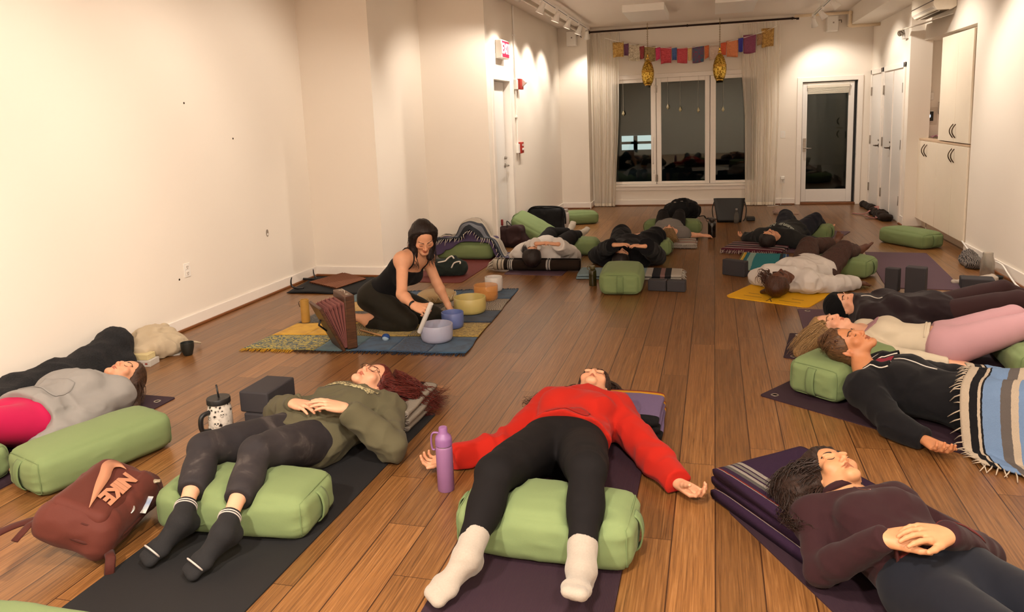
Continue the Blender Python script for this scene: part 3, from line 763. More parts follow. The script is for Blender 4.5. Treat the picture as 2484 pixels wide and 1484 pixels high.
def sheer(label, top, bot, mid, folds, seed):
    """top/mid/bot: (x0,x1) extents at heights"""
    r = random.Random(seed); n = folds*10; m = 26
    P = np.zeros((n+1, m+1, 3)); ph = [r.uniform(-.6, .6) for _ in range(folds+2)]
    for i in range(n+1):
        s_ = i/n
        for k in range(m+1):
            q = k/m; z = .012+(zl-.03-.012)*(1-q)
            if q < .5: a0 = top[0]+(mid[0]-top[0])*q*2; a1 = top[1]+(mid[1]-top[1])*q*2
            else: a0 = mid[0]+(bot[0]-mid[0])*(q-.5)*2; a1 = mid[1]+(bot[1]-mid[1])*(q-.5)*2
            f = s_*folds; am = .028*(.6+.4*q)*(0.7+.5*math.sin(f*1.7+seed))
            x = a0+(a1-a0)*s_+.01*math.sin(f*3.1+q*2)
            P[i, k] = (x, YR+am*math.sin(2*math.pi*f+ph[int(f) % len(ph)]+.5*q), z)
    t = thing('curtain', label, 'curtain', ((bot[0]+bot[1])/2, YR, 0), 0, 'sheer white curtains')
    obj('voile', MB().grid(P, False), M_SHEER, t, smooth=True, norm=False)
    H = P[:, -1:].copy(); H2 = H.copy(); H2[:, :, 2] += .05; H[:, :, 1] -= .003; H2[:, :, 1] -= .003
    obj('hem', MB().grid(np.concatenate([H, H2], 1), False), plain('hem_voile', '#efe5d3', .8), t, smooth=True, norm=False)
sheer('sheer white curtain gathered beside the corner speaker', (-2.05, -1.55), (-2.04, -1.66), (-2.04, -1.58), 13, 1)
sheer('sheer white curtain swept aside toward the glazed door', (.38, 1.02), (.50, 1.0), (.48, 1.03), 11, 2)
# ------------------------------------------------------------------ garland of cloth squares
YG = 13.06
def gp(u, v): return AY(u, v, YG)
cordp = [gp(u, v) for u, v in [(1467, 92), (1500, 101), (1560, 112), (1620, 116.5), (1660, 117), (1700, 112), (1760, 103), (1820, 87), (1870, 70), (1885, 62)]]
tag(obj('hanging_string', MB().tube(spline(cordp, 40), .007, 6), M_WHITE, smooth=True), 'white string of the cloth garland sagging across the window', 'cord')
def brocade(name, c1, c2, sc_=35):
    t = NT(name); v = t.coords('Object'); n = t.noise(v, sc_, 4, .6, 1.5)
    t.base(t.ramp(n, [(.42, c1), (.55, c2)])); t.set(rough=.55, sheen=.3); t.bump(n, .3, .003); return t.m
FL = [(1486, 1513, 102, 139, '#9c7224', '#d0a858', 'gold brocade'), (1513, 1525, 106, 135, '#5a2748', '#6d3558', 'plum'), (1523, 1553, 108, 147, '#a2947a', '#d8ccb4', 'silver damask'), (1551, 1563, 112, 142, '#9c3030', '#7a1d22', 'dark red trimmed'),
      (1562, 1590, 113, 150, '#7a6238', '#ad9358', 'bronze patterned'), (1590, 1602, 115, 145, '#c31c5a', '#d8326e', 'hot pink'), (1602, 1629, 115, 154, '#b01e34', '#cf4550', 'crimson sparkled'), (1630, 1642, 116, 146, '#2f4d8c', '#46639e', 'small blue'),
      (1642, 1668, 116, 153, '#b32c3c', '#c4444c', 'rose red'), (1668, 1678, 116, 146, '#d8b57a', '#c9a463', 'cream striped'), (1679, 1708, 112, 151, '#12607a', '#7a2a52', 'teal patterned'), (1709, 1720, 110, 141, '#c25a2c', '#d27038', 'narrow orange'), (1720, 1746, 111, 145, '#d8c2b0', '#c8ae9c', 'pale lilac white'),
      (1748, 1762, 103, 134, '#c44a22', '#d45a30', 'burnt orange'), (1762, 1791, 98, 138, '#e08a58', '#d07a48', 'peach embroidered'), (1791, 1803, 92, 125, '#1c1c8c', '#2a2aa0', 'narrow royal blue'), (1803, 1834, 84, 128, '#7c2f52', '#8a3c5e', 'wine purple'), (1836, 1850, 82, 108, '#8a6a4a', '#b08a5c', 'small tan'), (1847, 1878, 68, 114, '#8c6422', '#c49a4c', 'old gold')]
for i, (u0, u1, v0, v1, c1, c2, nm_) in enumerate(FL):
    yy = YG-.006*(i % 2)-.004
    a, b = AY(u0, v0+1.5, yy), AY(u1, v0-1.0, yy); h = AY(u0, v0, yy)[2]-AY(u0, v1, yy)[2]
    P = np.zeros((9, 9, 3))
    for p in range(9):
        for q in range(9):
            s_ = p/8; tq = q/8
            top = a+(b-a)*s_
            P[p, q] = (top[0]+.012*(.5-s_)*tq, yy-.012*math.sin(s_*6.3+i)*tq-.01*tq*tq, top[2]-h*tq*(1-.04*math.sin(s_*3.1+i)))
    solo('hanging_flag', MB().grid(P, False), brocade('flag_cloth_%d' % i, c1, c2), nm_+' cloth square hanging on the window garland', 'flag', 'cloth squares of the garland', smooth=True, solid=.003)
# ------------------------------------------------------------------ pierced brass lanterns
def brass_mat():
    t = NT('aged_brass'); v = t.coords('Object')
    vo = t.n('TexVoronoi'); t.l(v, vo.inputs[0]); vo.inputs['Scale'].default_value = 38; n = t.noise(v, 60, 4)
    t.base(t.ramp(t.math('ADD', t.math('MULTIPLY', vo.outputs[0], .8), t.math('MULTIPLY', n, .5)), [(.25, '#5a3d14'), (.5, '#9a7426'), (.8, '#e2bf5a')])); t.set(metal=.9, rough=.33)
    t.bump(vo.outputs[0], .5, .01); return t.m
M_BRASS = brass_mat(); M_BRASS2 = plain('bright_brass', '#d9b056', .25, 1.0)
def lantern(u, vtop, vbot, label):
    yl = 12.86; a = AY(u, vtop, yl); b = AY(u, vbot, yl); x = a[0]; z1, z0 = a[2]-.03, b[2]; h = z1-z0; R = h*.235
    t = thing('brass_lantern', label, 'lantern', (x, yl, z0), 0, 'pierced brass lanterns')
    pr = []
    for k in range(15):
        s_ = k/14; pr.append((max(.012, R*(math.sin(math.pi*(.16+.80*s_)))**.62), z0+.05*h+(h*.9)*s_))
    pr = [(R*.52, z0+.045*h)]+pr
    obj('body', MB().lathe((x, yl, 0), pr, 32), M_BRASS, t, smooth=True)
    bn = MB()
    for zz in (.50, .53, .56): bn.lathe((x, yl, z0+h*zz), [(R*.985, -.006), (R*1.02, 0), (R*.985, .006)], 32)
    obj('band', bn, M_BRASS2, t, smooth=True)
    obj('foot_ring', MB().lathe((x, yl, z0), [(R*.55, .0), (R*.58, .0), (R*.58, .035), (R*.5, .04)], 28), M_BRASS2, t, smooth=True)
    obj('finial', MB().lathe((x, yl, z1-.01), [(R*.35, 0), (R*.2, .03), (R*.12, .05), (R*.2, .065), (.008, .09)], 20), M_BRASS2, t, smooth=True)
    ch = MB(); zz = z1+.07; k = 0
    while zz < ZC-.01:
        ch.tube([(x+(.008*math.cos(q) if k % 2 else 0), yl+(0 if k % 2 else .008*math.cos(q)), zz+.012*math.sin(q)) for q in np.linspace(0, 2*math.pi, 9)[:-1]], .003, 5, close=True); zz += .019; k += 1
    obj('chain', ch, plain('chain_bronze', '#8a7240', .4, .8), t)
lantern(1571, 138, 208, 'brass lantern hanging before the narrow sash, the lower one')
lantern(1746, 122, 196, 'brass lantern hanging nearer the swept curtain, the higher one')
# ------------------------------------------------------------------ crystal drops in the window
def drop(u, v, label, big=1.0, top=2.19):
    yl = 13.17; p = AY(u, v, yl); t = thing('crystal_drop', label, 'crystal pendant', tuple(p), 0, 'crystal drops in the window')
    obj('crystal', MB().lathe(tuple(p), [(0, -.045*big), (.022*big, -.018*big), (.018*big, 0.0), (.006, .03*big), (0, .038*big)], 8), plain('crystal_cut', '#e9dfb8', .08, 0, trans=.4, ior=1.6), t)
    obj('thread', MB().cyl(p+V3(0, 0, .035), (p[0], yl, top), .0018, 5), plain('thread_grey', '#b8b2a6', .6), t)
for u, v, l_ in [(1512, 274, 'yellow green crystal drop in the narrow sash'), (1620, 258, 'tiny crystal drop at the middle sash edge'), (1650, 264, 'large pale crystal drop in the middle sash'), (1694, 266, 'slim crystal drop near the middle sash post'), (1754, 264, 'bright crystal drop in the curtain side sash')]: drop(u, v, l_, 1.15)
# ------------------------------------------------------------------ outside at night
t = thing('neighbour_building', 'dark building across the street with one lit window', 'building', (-1.5, 24, 0))
obj('facade', MB().bb((-9, 24, -.3), (9, 25, 8)), plain('night_facade', '#2a2c2c', .8), t)
lw = AY(1508, 330, 23.95); lw2 = AY(1582, 362, 23.95)
f = obj('lit_window', MB().bb((lw[0], 23.93, lw2[2]), (lw2[0], 23.98, lw[2])), emis('lit_window', '#e8f2f4', 1.8), t)
mm = MB(); xm = lw[0]+(lw2[0]-lw[0])*.46
mm.bb((lw[0], 23.9, (lw[2]+lw2[2])/2-.04), (lw2[0], 23.93, (lw[2]+lw2[2])/2+.04)).bb((xm-.06, 23.9, lw2[2]), (xm+.06, 23.93, lw[2]))
obj('mullion', mm, M_BLACK, f)
struct('ground', MB().bb((-12, YB+.15, -.4), (12, 26, -.12)), plain('street', '#1c1c1c', .8))
# world
wd = bpy.data.worlds.new('night'); sc.world = wd; wd.use_nodes = True
wd.node_tree.nodes['Background'].inputs[0].default_value = (.008, .010, .014, 1); wd.node_tree.nodes['Background'].inputs[1].default_value = 1.0
sc.view_settings.view_transform = 'Standard'; sc.view_settings.look = 'None'; sc.view_settings.gamma = 1.0; sc.view_settings.use_curve_mapping = False
sc.view_settings.exposure = 0.13
# ------------------------------------------------------------------ signed distance bodies
def smin(a, b, k):
    h = np.clip(.5+.5*(b-a)/k, 0, 1); return b+(a-b)*h-k*h*(1-h)
def smax(a, b, k): return -smin(-a, -b, k)
CAP = .2
class Prim:
    def __init__(s, fn, lo, hi, tag, k, rad=0): s.fn, s.lo, s.hi, s.tag, s.k, s.rad = fn, np.asarray(lo), np.asarray(hi), tag, k, rad
def p_cone(a, b, r1, r2, flat=None, n=None):
    a = np.asarray(a, float); b = np.asarray(b, float); ba = b-a; L2 = max(1e-9, float(ba @ ba))
    def fn(X, Y, Z):
        dx, dy, dz = X-a[0], Y-a[1], Z-a[2]
        t = np.clip((dx*ba[0]+dy*ba[1]+dz*ba[2])/L2, 0, 1)
        dx = dx-t*ba[0]; dy = dy-t*ba[1]; dz = dz-t*ba[2]
        q = dx*dx+dy*dy+dz*dz
        if n is not None:
            w = dx*n[0]+dy*n[1]+dz*n[2]; q = q+w*w*(flat*flat-1)
        return np.sqrt(q)-(r1+t*(r2-r1))
    r = max(r1, r2); return fn, np.minimum(a, b)-r, np.maximum(a, b)+r
def p_ell(c, r, R=None):
    c = np.asarray(c, float); r = np.asarray(r, float); R = np.eye(3) if R is None else np.asarray(R)
    def fn(X, Y, Z):
        d = (X-c[0], Y-c[1], Z-c[2])
        q = [d[0]*R[0, i]+d[1]*R[1, i]+d[2]*R[2, i] for i in range(3)]
        s1 = sum((q[i]/r[i])**2 for i in range(3)); s2 = sum((q[i]/r[i]**2)**2 for i in range(3))
        k0 = np.sqrt(s1); k1 = np.sqrt(s2)+1e-9; return k0*(k0-1)/k1
    m = r.max(); return fn, c-m, c+m
def p_loft(pts, A, B, ex, ez):
    """elliptical tube: centres, half widths A along ex, half depths B along ez"""
    pts = [np.asarray(p, float) for p in pts]; ex = np.asarray(ex, float); ez = np.asarray(ez, float)
    def fn(X, Y, Z):
        out = None
        for i in range(len(pts)-1):
            a, b = pts[i], pts[i+1]; ba = b-a; L2 = float(ba @ ba)
            dx, dy, dz = X-a[0], Y-a[1], Z-a[2]
            t0 = (dx*ba[0]+dy*ba[1]+dz*ba[2])/L2; t = np.clip(t0, 0, 1)
            ax_ = (t0-t)*math.sqrt(L2)
            dx = dx-t*ba[0]; dy = dy-t*ba[1]; dz = dz-t*ba[2]
            u = dx*ex[0]+dy*ex[1]+dz*ex[2]; w = dx*ez[0]+dy*ez[1]+dz*ez[2]
            aa = A[i]+t*(A[i+1]-A[i]); bb = B[i]+t*(B[i+1]-B[i]); c = np.minimum(aa, bb)
            k0 = np.sqrt((u/aa)**2+(w/bb)**2+(ax_/c)**2)
            k1 = np.sqrt((u/aa**2)**2+(w/bb**2)**2+(ax_/c**2)**2)+1e-6
            d = np.where(k0 < .3, (k0-1)*c, k0*(k0-1)/k1)
            out = d if out is None else smin(out, d, .02)
        return out
    P = np.array(pts); m = max(max(A), max(B)); return fn, P.min(0)-m, P.max(0)+m
def spaced(lo, hi, fine, h1, h0):
    """grid coordinates from lo to hi: spacing h1 inside the fine intervals, h0 outside, eased"""
    x = [lo]
    while x[-1] < hi:
        p = x[-1]; d = min([max(0.0, a-p, p-b) for a, b in fine] or [1e9])
        x.append(p+min(h0, h1+.35*max(0, d-h0*.5) if d < 1e8 else h0))
    return np.array(x)

from mathutils.bvhtree import BVHTree
_BV = {}
def ontop(b, o, x, y, lift=.003):
    """point on a garment's upper surface under world (x,y)"""
    if o.name not in _BV: _BV[o.name] = BVHTree.FromPolygons([tuple(v.co) for v in o.data.vertices], [tuple(p.vertices) for p in o.data.polygons])
    p = b.L(V3(x, y, 1.0)); h, n, i, d = _BV[o.name].ray_cast(Vector(p), Vector((0, 0, -1)))
    q = V3(p[0], p[1], .1) if h is None else np.array(h)+V3(0, 0, lift)
    return b.base+Rz(b.yaw) @ q
class Body:
    def __init__(s, name_label, base, yaw, cat='person', group='people resting on the studio floor', scale=1.0):
        s.root = thing('person', name_label, cat, base, yaw, group); s.P = []; s.s = scale; s.marks = {}; s.hc = None; s.floor = .0085
        s.yaw = yaw; s.base = np.asarray(base, float); s.RL = Rz(-yaw)
    def L(s, p): return s.RL @ (np.asarray(p, float)-s.base)
    def D(s, v): return s.RL @ np.asarray(v, float)
    def add(s, pr, tag, k=.02): s.P.append(Prim(pr[0], pr[1], pr[2], tag, k))
    # all arguments are world points
    def torso(s, pel, neck, shL, shR, hipL, hipR, front, hips=.165, waist=.13, chest=.145, depth=1.0, bust=.055, belly=0.0):
        pel, neck, shL, shR, hipL, hipR = map(s.L, (pel, neck, shL, shR, hipL, hipR)); f = s.D(front); k = s.s
        sp = nrm(neck-pel); side = nrm((shL-shR)-sp*np.dot(shL-shR, sp)); f = nrm(np.cross(side, sp)); f = f if np.dot(f, s.D(front)) > 0 else -f
        hs = nrm((hipL-hipR)); s.front = f; s.side = side; s.spine = sp; s.pel = pel; s.neckp = neck
        hm = (hipL+hipR)/2; sm = (shL+shR)/2
        T = lambda t: hm+(sm-hm)*t
        bend = s.bend if hasattr(s, 'bend') else 0.0
        Q = lambda t: T(t)-f*(bend*4*t*(1-t))
        s.add(p_loft([Q(-.06), Q(.08), Q(.38), Q(.72), Q(.98)], [hips*k*.92, hips*k, waist*k, chest*k, chest*k*.9], [.095*k*depth, .112*k*depth, (.088+belly)*k*depth, .105*k*depth, .075*k*depth], side, f), 'torso', .03)
        s.add(p_cone(shL+sp*.0, shR, .058*k, .058*k, 1.15, f), 'torso', .05)
        for sh in (shL, shR): s.add(p_cone(neck+sp*.015*k, sh, .042*k, .05*k), 'torso', .05)
        if bust:
            for sg in (-1, 1):
                c = Q(.70)+side*sg*.075*k+f*.075*k*depth
                s.add(p_ell(c, (bust*1.15*k, bust*1.1*k, bust*.75*k), np.stack([side, sp, f], 1)), 'torso', .04)
        s.shL, s.shR = shL, shR
    def arm(s, sd, sh, el, wr, r=(.050, .040, .036, .026)):
        sh, el, wr = s.L(sh), s.L(el), s.L(wr); k = s.s; t = 'arm'+sd
        s.add(p_cone(sh, el, r[0]*k, r[1]*k), t, .035); s.add(p_ell(sh, (.055*k,)*3), t, .04)
        m = el+(wr-el)*.28
        s.add(p_cone(el, m, r[1]*k, (r[2]+.005)*k), t, .02); s.add(p_cone(m, wr, (r[2]+.004)*k, r[3]*k), t, .02)
        s.marks['wr'+sd] = wr; s.marks['el'+sd] = el; s.marks['sh'+sd] = sh
    def hand(s, sd, d, n, curl=(.35, .45, .35), spread=.04, thumb=(.55, .8, -.12), tcurl=.25, size=1.0, curls=None):
        """d fingers' direction, n the back of the hand, both world"""
        wr = s.marks['wr'+sd]; d = nrm(s.D(d)); n = s.D(n); n = nrm(n-d*np.dot(n, d)); k = s.s*size
        t = np.cross(n, d) if sd == 'R' else np.cross(d, n); tg = 'hand'+sd
        base = [.033, .0112, -.0112, -.032]; reach = [.088, .093, .088, .080]; ln = [.070, .078, .072, .057]
        for i in range(4):
            kn = wr+(d*reach[i]+t*base[i]+n*(.004-.003*abs(i-1.2)))*k
            s.add(p_cone(wr+t*base[i]*.5*k+d*.004*k, kn-n*.003*k, .0165*k, .0115*k), tg, .012*k)
            p = kn; a = 0.0; cu = curls[i] if curls else curl
            dd = nrm(d+t*spread*(1.5-i)*.9)
            for j in range(3):
                a += cu[j]*(1+.10*(i-1)); v = dd*math.cos(a)-n*math.sin(a); q = p+v*ln[i]*[.46, .31, .27][j]*k
                r0, r1 = [(.0090, .0082), (.0082, .0075), (.0075, .0062)][j]
                s.add(p_cone(p, q, r0*k*(1 if i < 3 else .88), r1*k*(1 if i < 3 else .88)), tg, .0035*k); p = q
            s.marks['tip'+sd+str(i)] = p
        th0 = wr+(d*.018+t*.016-n*.004)*k; v = nrm(t*thumb[0]+d*thumb[1]+n*thumb[2])
        p = th0; ax = nrm(np.cross(v, n))
        for j, (l, r0, r1) in enumerate([(.046, .0165, .0125), (.034, .0118, .0098), (.028, .0098, .0075)]):
            vv = nrm(v-t*tcurl*j*.6); q = p+vv*l*k
            s.add(p_cone(p, q, r0*k, r1*k), tg, (.012 if j == 0 else .004)*k); p = q
        s.add(p_ell(wr+(d*.048+t*.002-n*.006)*k, (.040*k, .044*k, .013*k), np.stack([t, d, n], 1)), tg, .012*k)
        s.marks['hand'+sd] = wr+d*.08*k
    def leg(s, sd, hip, kn, an, r=(.095, .064, .056, .034), calf=None):
        hip, kn, an = s.L(hip), s.L(kn), s.L(an); k = s.s; t = 'leg'+sd
        s.add(p_cone(hip, kn, r[0]*k, r[1]*k*.98), t, .03); s.add(p_cone(hip-(kn-hip)*.05, hip+(kn-hip)*.72, (r[0]+.004)*k, (r[1]+.009)*k), t, .02)
        s.add(p_cone(kn, an, r[2]*k*.97, r[3]*k), t, .012)
        ax = nrm(an-kn); cb = calf if calf is not None else -s.front
        cb = s.D(cb) if calf is not None else cb
        cb = nrm(cb-ax*np.dot(cb, ax)); c = kn+(an-kn)*.33+cb*.016*k
        R = frame(z=ax, x=cb); s.add(p_ell(c, (r[2]*k*1.0, r[2]*k*1.0, .14*k), R), t, .015)
        s.marks['an'+sd] = an; s.marks['kn'+sd] = kn; s.marks['hip'+sd] = hip
    def foot(s, sd, toe, up, toes=False, size=1.0):
        """toe = direction the foot points, up = direction away from the sole (world)"""
        an = s.marks['an'+sd]; f = nrm(s.D(toe)); u = s.D(up); u = nrm(u-f*np.dot(u, f)); k = s.s*size; x = np.cross(f, u); tg = 'foot'+sd
        heel = an-f*.038*k-u*.042*k; ball = an+f*.105*k-u*.052*k; tip = an+f*.165*k-u*.06*k
        s.add(p_cone(an+f*.004*k, heel+f*.012*k, .037*k, .032*k), tg, .03); s.add(p_cone(an+f*.01*k-u*.01*k, ball, .038*k, .026*k), tg, .03)
        s.add(p_cone(heel, ball, .029*k, .024*k), tg, .02)
        sgn = 1 if sd == 'L' else -1
        s.add(p_cone(ball-x*.022*k, ball+x*.022*k, .023*k, .021*k, 1.2, u), tg, .02)
        if toes:
            for i in range(5):
                b = ball+x*(.032-.016*i)*k*sgn+f*(.02-.004*abs(i-1))*k-u*.004*k
                s.add(p_cone(b, b+f*(.045-.006*i)*k-u*.004*k, (.0135 if i == 0 else .010)*k, (.0115 if i == 0 else .008)*k), tg, .006)
        else:
            s.add(p_cone(tip-x*.020*k-f*.01*k, tip+x*.018*k-f*.016*k, .021*k, .0185*k, 1.25, u), tg, .025)
        s.marks['toe'+sd] = tip; s.marks['heel'+sd] = heel
    def head(s, c, fwd, up, neck=None, size=1.0, nose=1.0, jaw=1.0, fem=True):
        c = s.L(c); R = frame(y=nrm(s.D(fwd)), z=None, x=np.cross(nrm(s.D(fwd)), nrm(s.D(up)))) if False else None
        fw = nrm(s.D(fwd)); u = s.D(up); u = nrm(u-fw*np.dot(u, fw)); x = np.cross(fw, u); R = np.stack([x, fw, u], 1)
        k = s.s*size*.98; s.hc, s.hR, s.hk = c, R, k
        W = lambda a, b, d: c+R @ np.array([a, b, d])*k
        E = lambda p, r, kk, tg='head': s.add(p_ell(W(*p), np.array(r)*k, R), tg, kk*k)
        C = lambda p, q, a, b, kk, tg='head': s.add(p_cone(W(*p), W(*q), a*k, b*k), tg, kk*k)
        E((0, -.012, .036), (.073, .094, .080), .01); E((0, .03, -.028), (.061, .062, .078), .03)
        for g in (-1, 1):
            C((g*.052, -.002, -.05), (g*.012, .074*1, -.096), .020*jaw, .015, .03)
            E((g*.043, .058, -.026), (.025, .022, .022), .02)
            E((g*.033, .080, .018), (.022, .010, .008), .012)
        C((-.008, .078, -.098), (.008, .078, -.098), .0155, .0155, .02)
        # eye sockets (carved) then lids
        s.P.append(Prim(*p_ell(W(.032, .099, .000), np.array([.017, .016, .0125])*k, R), 'headcut', .012*k))
        s.P.append(Prim(*p_ell(W(-.032, .099, .000), np.array([.017, .016, .0125])*k, R), 'headcut', .012*k))
        for g in (-1, 1): E((g*.0315, .0765, -.002), (.0155, .0125, .0125), .004)
        C((0, .084, .014), (0, .106*nose, -.030), .0075, .0095, .012); E((0, .103*nose, -.036), (.0105, .0115, .0095), .006)
        for g in (-1, 1): E((g*.0115, .0945, -.0385), (.0078, .0095, .0068), .006)
        for g in (-1, 1): s.P.append(Prim(*p_ell(W(g*.0068, .099, -.0485), np.array([.0036, .006, .0032])*k, R), 'headcut', .003*k))
        C((-.019, .0835, -.0645), (0, .0915, -.0615), .0042, .0062, .006); C((.019, .0835, -.0645), (0, .0915, -.0615), .0042, .0062, .006)
        C((-.017, .0835, -.0675), (0, .0905, -.0725), .0045, .0076, .006); C((.017, .0835, -.0675), (0, .0905, -.0725), .0045, .0076, .006)
        s.P.append(Prim(*p_cone(W(-.022, .092, -.0668), W(.022, .092, -.0668), .0016*k, .0016*k), 'headcut', .004*k))
        E((0, .093, -.053), (.006, .006, .008), .01)
        for g in (-1, 1):
            Re = R @ np.array([[math.cos(.35*g), -math.sin(.35*g), 0], [math.sin(.35*g), math.cos(.35*g), 0], [0, 0, 1]])
            s.add(p_ell(W(g*.074, -.012, -.006), np.array([.007, .019, .032])*k, Re), 'head', .006*k)
            s.P.append(Prim(*p_ell(W(g*.0815, -.008, -.003), np.array([.005, .010, .019])*k, Re), 'headcut', .006*k))
            E((g*.073, -.002, -.030), (.006, .009, .011), .006)
        if neck is not None: s.add(p_cone(s.L(neck), W(0, -.018, -.055), .055*k, .050*k), 'neck', .028)
    def hW(s, a, b, d): return s.hc+s.hR @ np.array([a, b, d])*s.hk
    # ---- evaluation
    def field(s, xs, ys, zs, pick, k0=1.0):
        """pick: tag -> offset (None to skip)"""
        D = np.full((len(xs), len(ys), len(zs)), CAP, np.float32)
        for hs in 'LR':
            q = [p for p in s.P if p.tag == 'hand'+hs]
            if q and pick('hand'+hs) is not None:
                s.P, keep = q, s.P
                for p in q: p.tag = '_hand'
                Dh = s.field(xs, ys, zs, lambda t: 0.0, k0)
                for p in q: p.tag = 'hand'+hs
                s.P = keep; D = np.minimum(D, Dh)
        hand = False
        for cut in (False, True):
            for p in s.P:
                if p.tag.endswith('cut') != cut or p.tag in ('handL', 'handR'): continue
                off = pick(p.tag[:-3] if cut else p.tag)
                if off is None: continue
                m = max(.06, p.k*1.6)+max(0, off)
                sl = []
                for ax, cc in enumerate((xs, ys, zs)):
                    i0 = np.searchsorted(cc, p.lo[ax]-m); i1 = np.searchsorted(cc, p.hi[ax]+m); sl.append(slice(i0, i1))
                if any(q.stop <= q.start for q in sl): continue
                X = xs[sl[0]][:, None, None]; Y = ys[sl[1]][None, :, None]; Z = zs[sl[2]][None, None, :]
                d = p.fn(X, Y, Z); sub = D[tuple(sl)]
                D[tuple(sl)] = smax(sub, -d, p.k) if cut else smin(sub, d-off, max(p.k*k0, 1e-4))
        return D
    def sdf(s, pts, tags=None):
        """distance at world points"""
        pts = (np.asarray(pts, float)-s.base) @ s.RL.T; X, Y, Z = pts[:, 0], pts[:, 1], pts[:, 2]; D = np.full(len(pts), CAP)
        for p in s.P:
            if p.tag.endswith('cut'): continue
            if tags is not None and p.tag not in tags: continue
            D = smin(D, p.fn(X, Y, Z), p.k)
        return D
    def bounds(s, tags, m):
        lo = np.min([p.lo for p in s.P if p.tag in tags], 0)-m; hi = np.max([p.hi for p in s.P if p.tag in tags], 0)+m; return lo, hi
    def grid(s, tags, h, m, fine=None, hf=None):
        lo, hi = s.bounds(tags, m); out = []
        for ax in range(3):
            fi = [(c[ax]-r, c[ax]+r) for c, r in (fine or [])]
            out.append(spaced(lo[ax], hi[ax], fi, hf or h, h))
        return out
    # ---- meshes
    def skin(s, mat, covered, h=.012, hf=.003, hhead=None, lips='#b4605a', skip=(), hands=True, base='#ffffff'):
        """the whole body as one surface; covered tags shrink under the clothes"""
        tags = sorted({p.tag for p in s.P if not p.tag.endswith('cut')}-set(skip))
        fine = []
        if s.hc is not None: fine.append((s.hc+s.hR @ np.array([0, .02, -.01])*s.hk, .115*s.hk))
        if hands:
            for sd in 'LR':
                if 'hand'+sd in s.marks: fine.append((s.marks['hand'+sd], .10*s.s))
        xs, ys, zs = s.grid(tags, h, .02, fine, hf)
        D = s.field(xs, ys, zs, lambda t: None if t in skip else (-.010 if t in covered else 0.0))
        V, Q = surfnets(D, xs, ys, zs); V[:, 2] = np.maximum(V[:, 2], s.floor+.001-s.base[2])
        col = np.ones((len(V), 3), np.float32)
        if s.hc is not None:
            q = (V-s.hc) @ s.hR/s.hk
            near = (np.abs(q) < .13).all(1)
            def blob(c, r, soft=.35):
                d = np.sqrt((((q-np.array(c))/np.array(r))**2).sum(1)); return np.clip((1+soft-d)/soft, 0, 1)*near
            def tint(w, cc):
                nonlocal col; col = col*(1-w[:, None])+np.array(cc)[None]*w[:, None]
            lp = np.maximum.reduce([blob((0, .093, -.0605), (.021, .02, .0050)), blob((0, .093, -.0725), (.017, .02, .0062))])
            tint(lp*.75, np.array(lin(lips)))
            for g in (-1, 1): tint(blob((g*.045, .075, -.03), (.026, .04, .022), .8)*.22, (1.0, .68, .60))
            tint(blob((0, .112, -.036), (.014, .02, .012), .8)*.22, (1.0, .66, .58))
            for g in (-1, 1): tint(blob((g*.075, -.012, -.006), (.016, .025, .036), .5)*.2, (1.0, .62, .55))
        hm = np.zeros(len(V))
        for sd in 'LR':
            for i in range(4):
                if 'tip'+sd+str(i) in s.marks: hm = np.maximum(hm, np.clip(1.6-np.linalg.norm(V-s.marks['tip'+sd+str(i)], axis=1)/.016, 0, 1))
        col = col*(1-.22*hm[:, None])+np.array((1., .68, .6))[None]*.22*hm[:, None]
        o = fast_mesh('body', V, Q, mat, s.root, True, col)
        return o
    def surf_y(s, a, d, start=.14):
        """front surface of the face at head-local (a,d)"""
        b = start
        pr = [p for p in s.P if p.tag == 'head']; ct = [p for p in s.P if p.tag == 'headcut']
        for _ in range(60):
            p = s.hW(a, b, d).reshape(3, 1); D = CAP
            for q in pr: D = smin(D, q.fn(*p), q.k)
            for q in ct: D = smax(D, -q.fn(*p), q.k)
            dd = float(D[0]) if hasattr(D, '__len__') else float(D)
            if dd < .0006: break
            b -= max(dd, .0004)/s.hk*.8
        return b
    def face_hair(s, col, brow=.0042, lash=True, wide=1.0, browz=.0215):
        m = plain('brow_'+col.lstrip('#'), col, .8)
        for g in (-1, 1):
            pts = []
            for i in range(9):
                t = i/8; a = g*(.013+.037*t); d = browz+.008*math.sin(min(1, t*1.25)*math.pi*.62)-.004*t*t
                pts.append(s.hW(a, s.surf_y(a, d)+.0006, d))
            r = [brow*s.hk*(.55+.6*math.sin(math.pi*min(1, .25+i/8*.75)))*wide for i in range(9)]
            obj('eyebrow', MB().tube(pts, r, 6, flat=.55), m, s.root, smooth=True, local=True)
            if lash:
                pts = []
                for i in range(9):
                    t = i/8*2-1; a = g*.0315+.0150*t; d = -.0105+.0055*abs(t)**2.2
                    pts.append(s.hW(a, s.surf_y(a, d)+.0004, d))
                obj('eyelash', MB().tube(pts, [.0009*s.hk+.0009*s.hk*math.sin(math.pi*i/8) for i in range(9)], 5), plain('lash_dark', '#2a1a14', .8), s.root, smooth=True, local=True)
    def cloth(s, name, mat, groups, h=.008, fold=None, k=.03, m=.05, extra=None, label=None, post=None, cols=None):
        """groups: list of dict(tags, off, cuts=[(world point, world normal to remove)], k)"""
        alltags = sorted({t for g in groups for t in g['tags']})
        if post is not None and 'bounds' in post:
            lo, hi = s.bounds(alltags, m); lo = np.minimum(lo, post['bounds'][0]); hi = np.maximum(hi, post['bounds'][1])
        else: lo, hi = s.bounds(alltags, m)
        for gr in groups:
            pass
        xs, ys, zs = [np.arange(lo[a], hi[a]+h, h) for a in range(3)]
        D = np.full((len(xs), len(ys), len(zs)), CAP, np.float32)
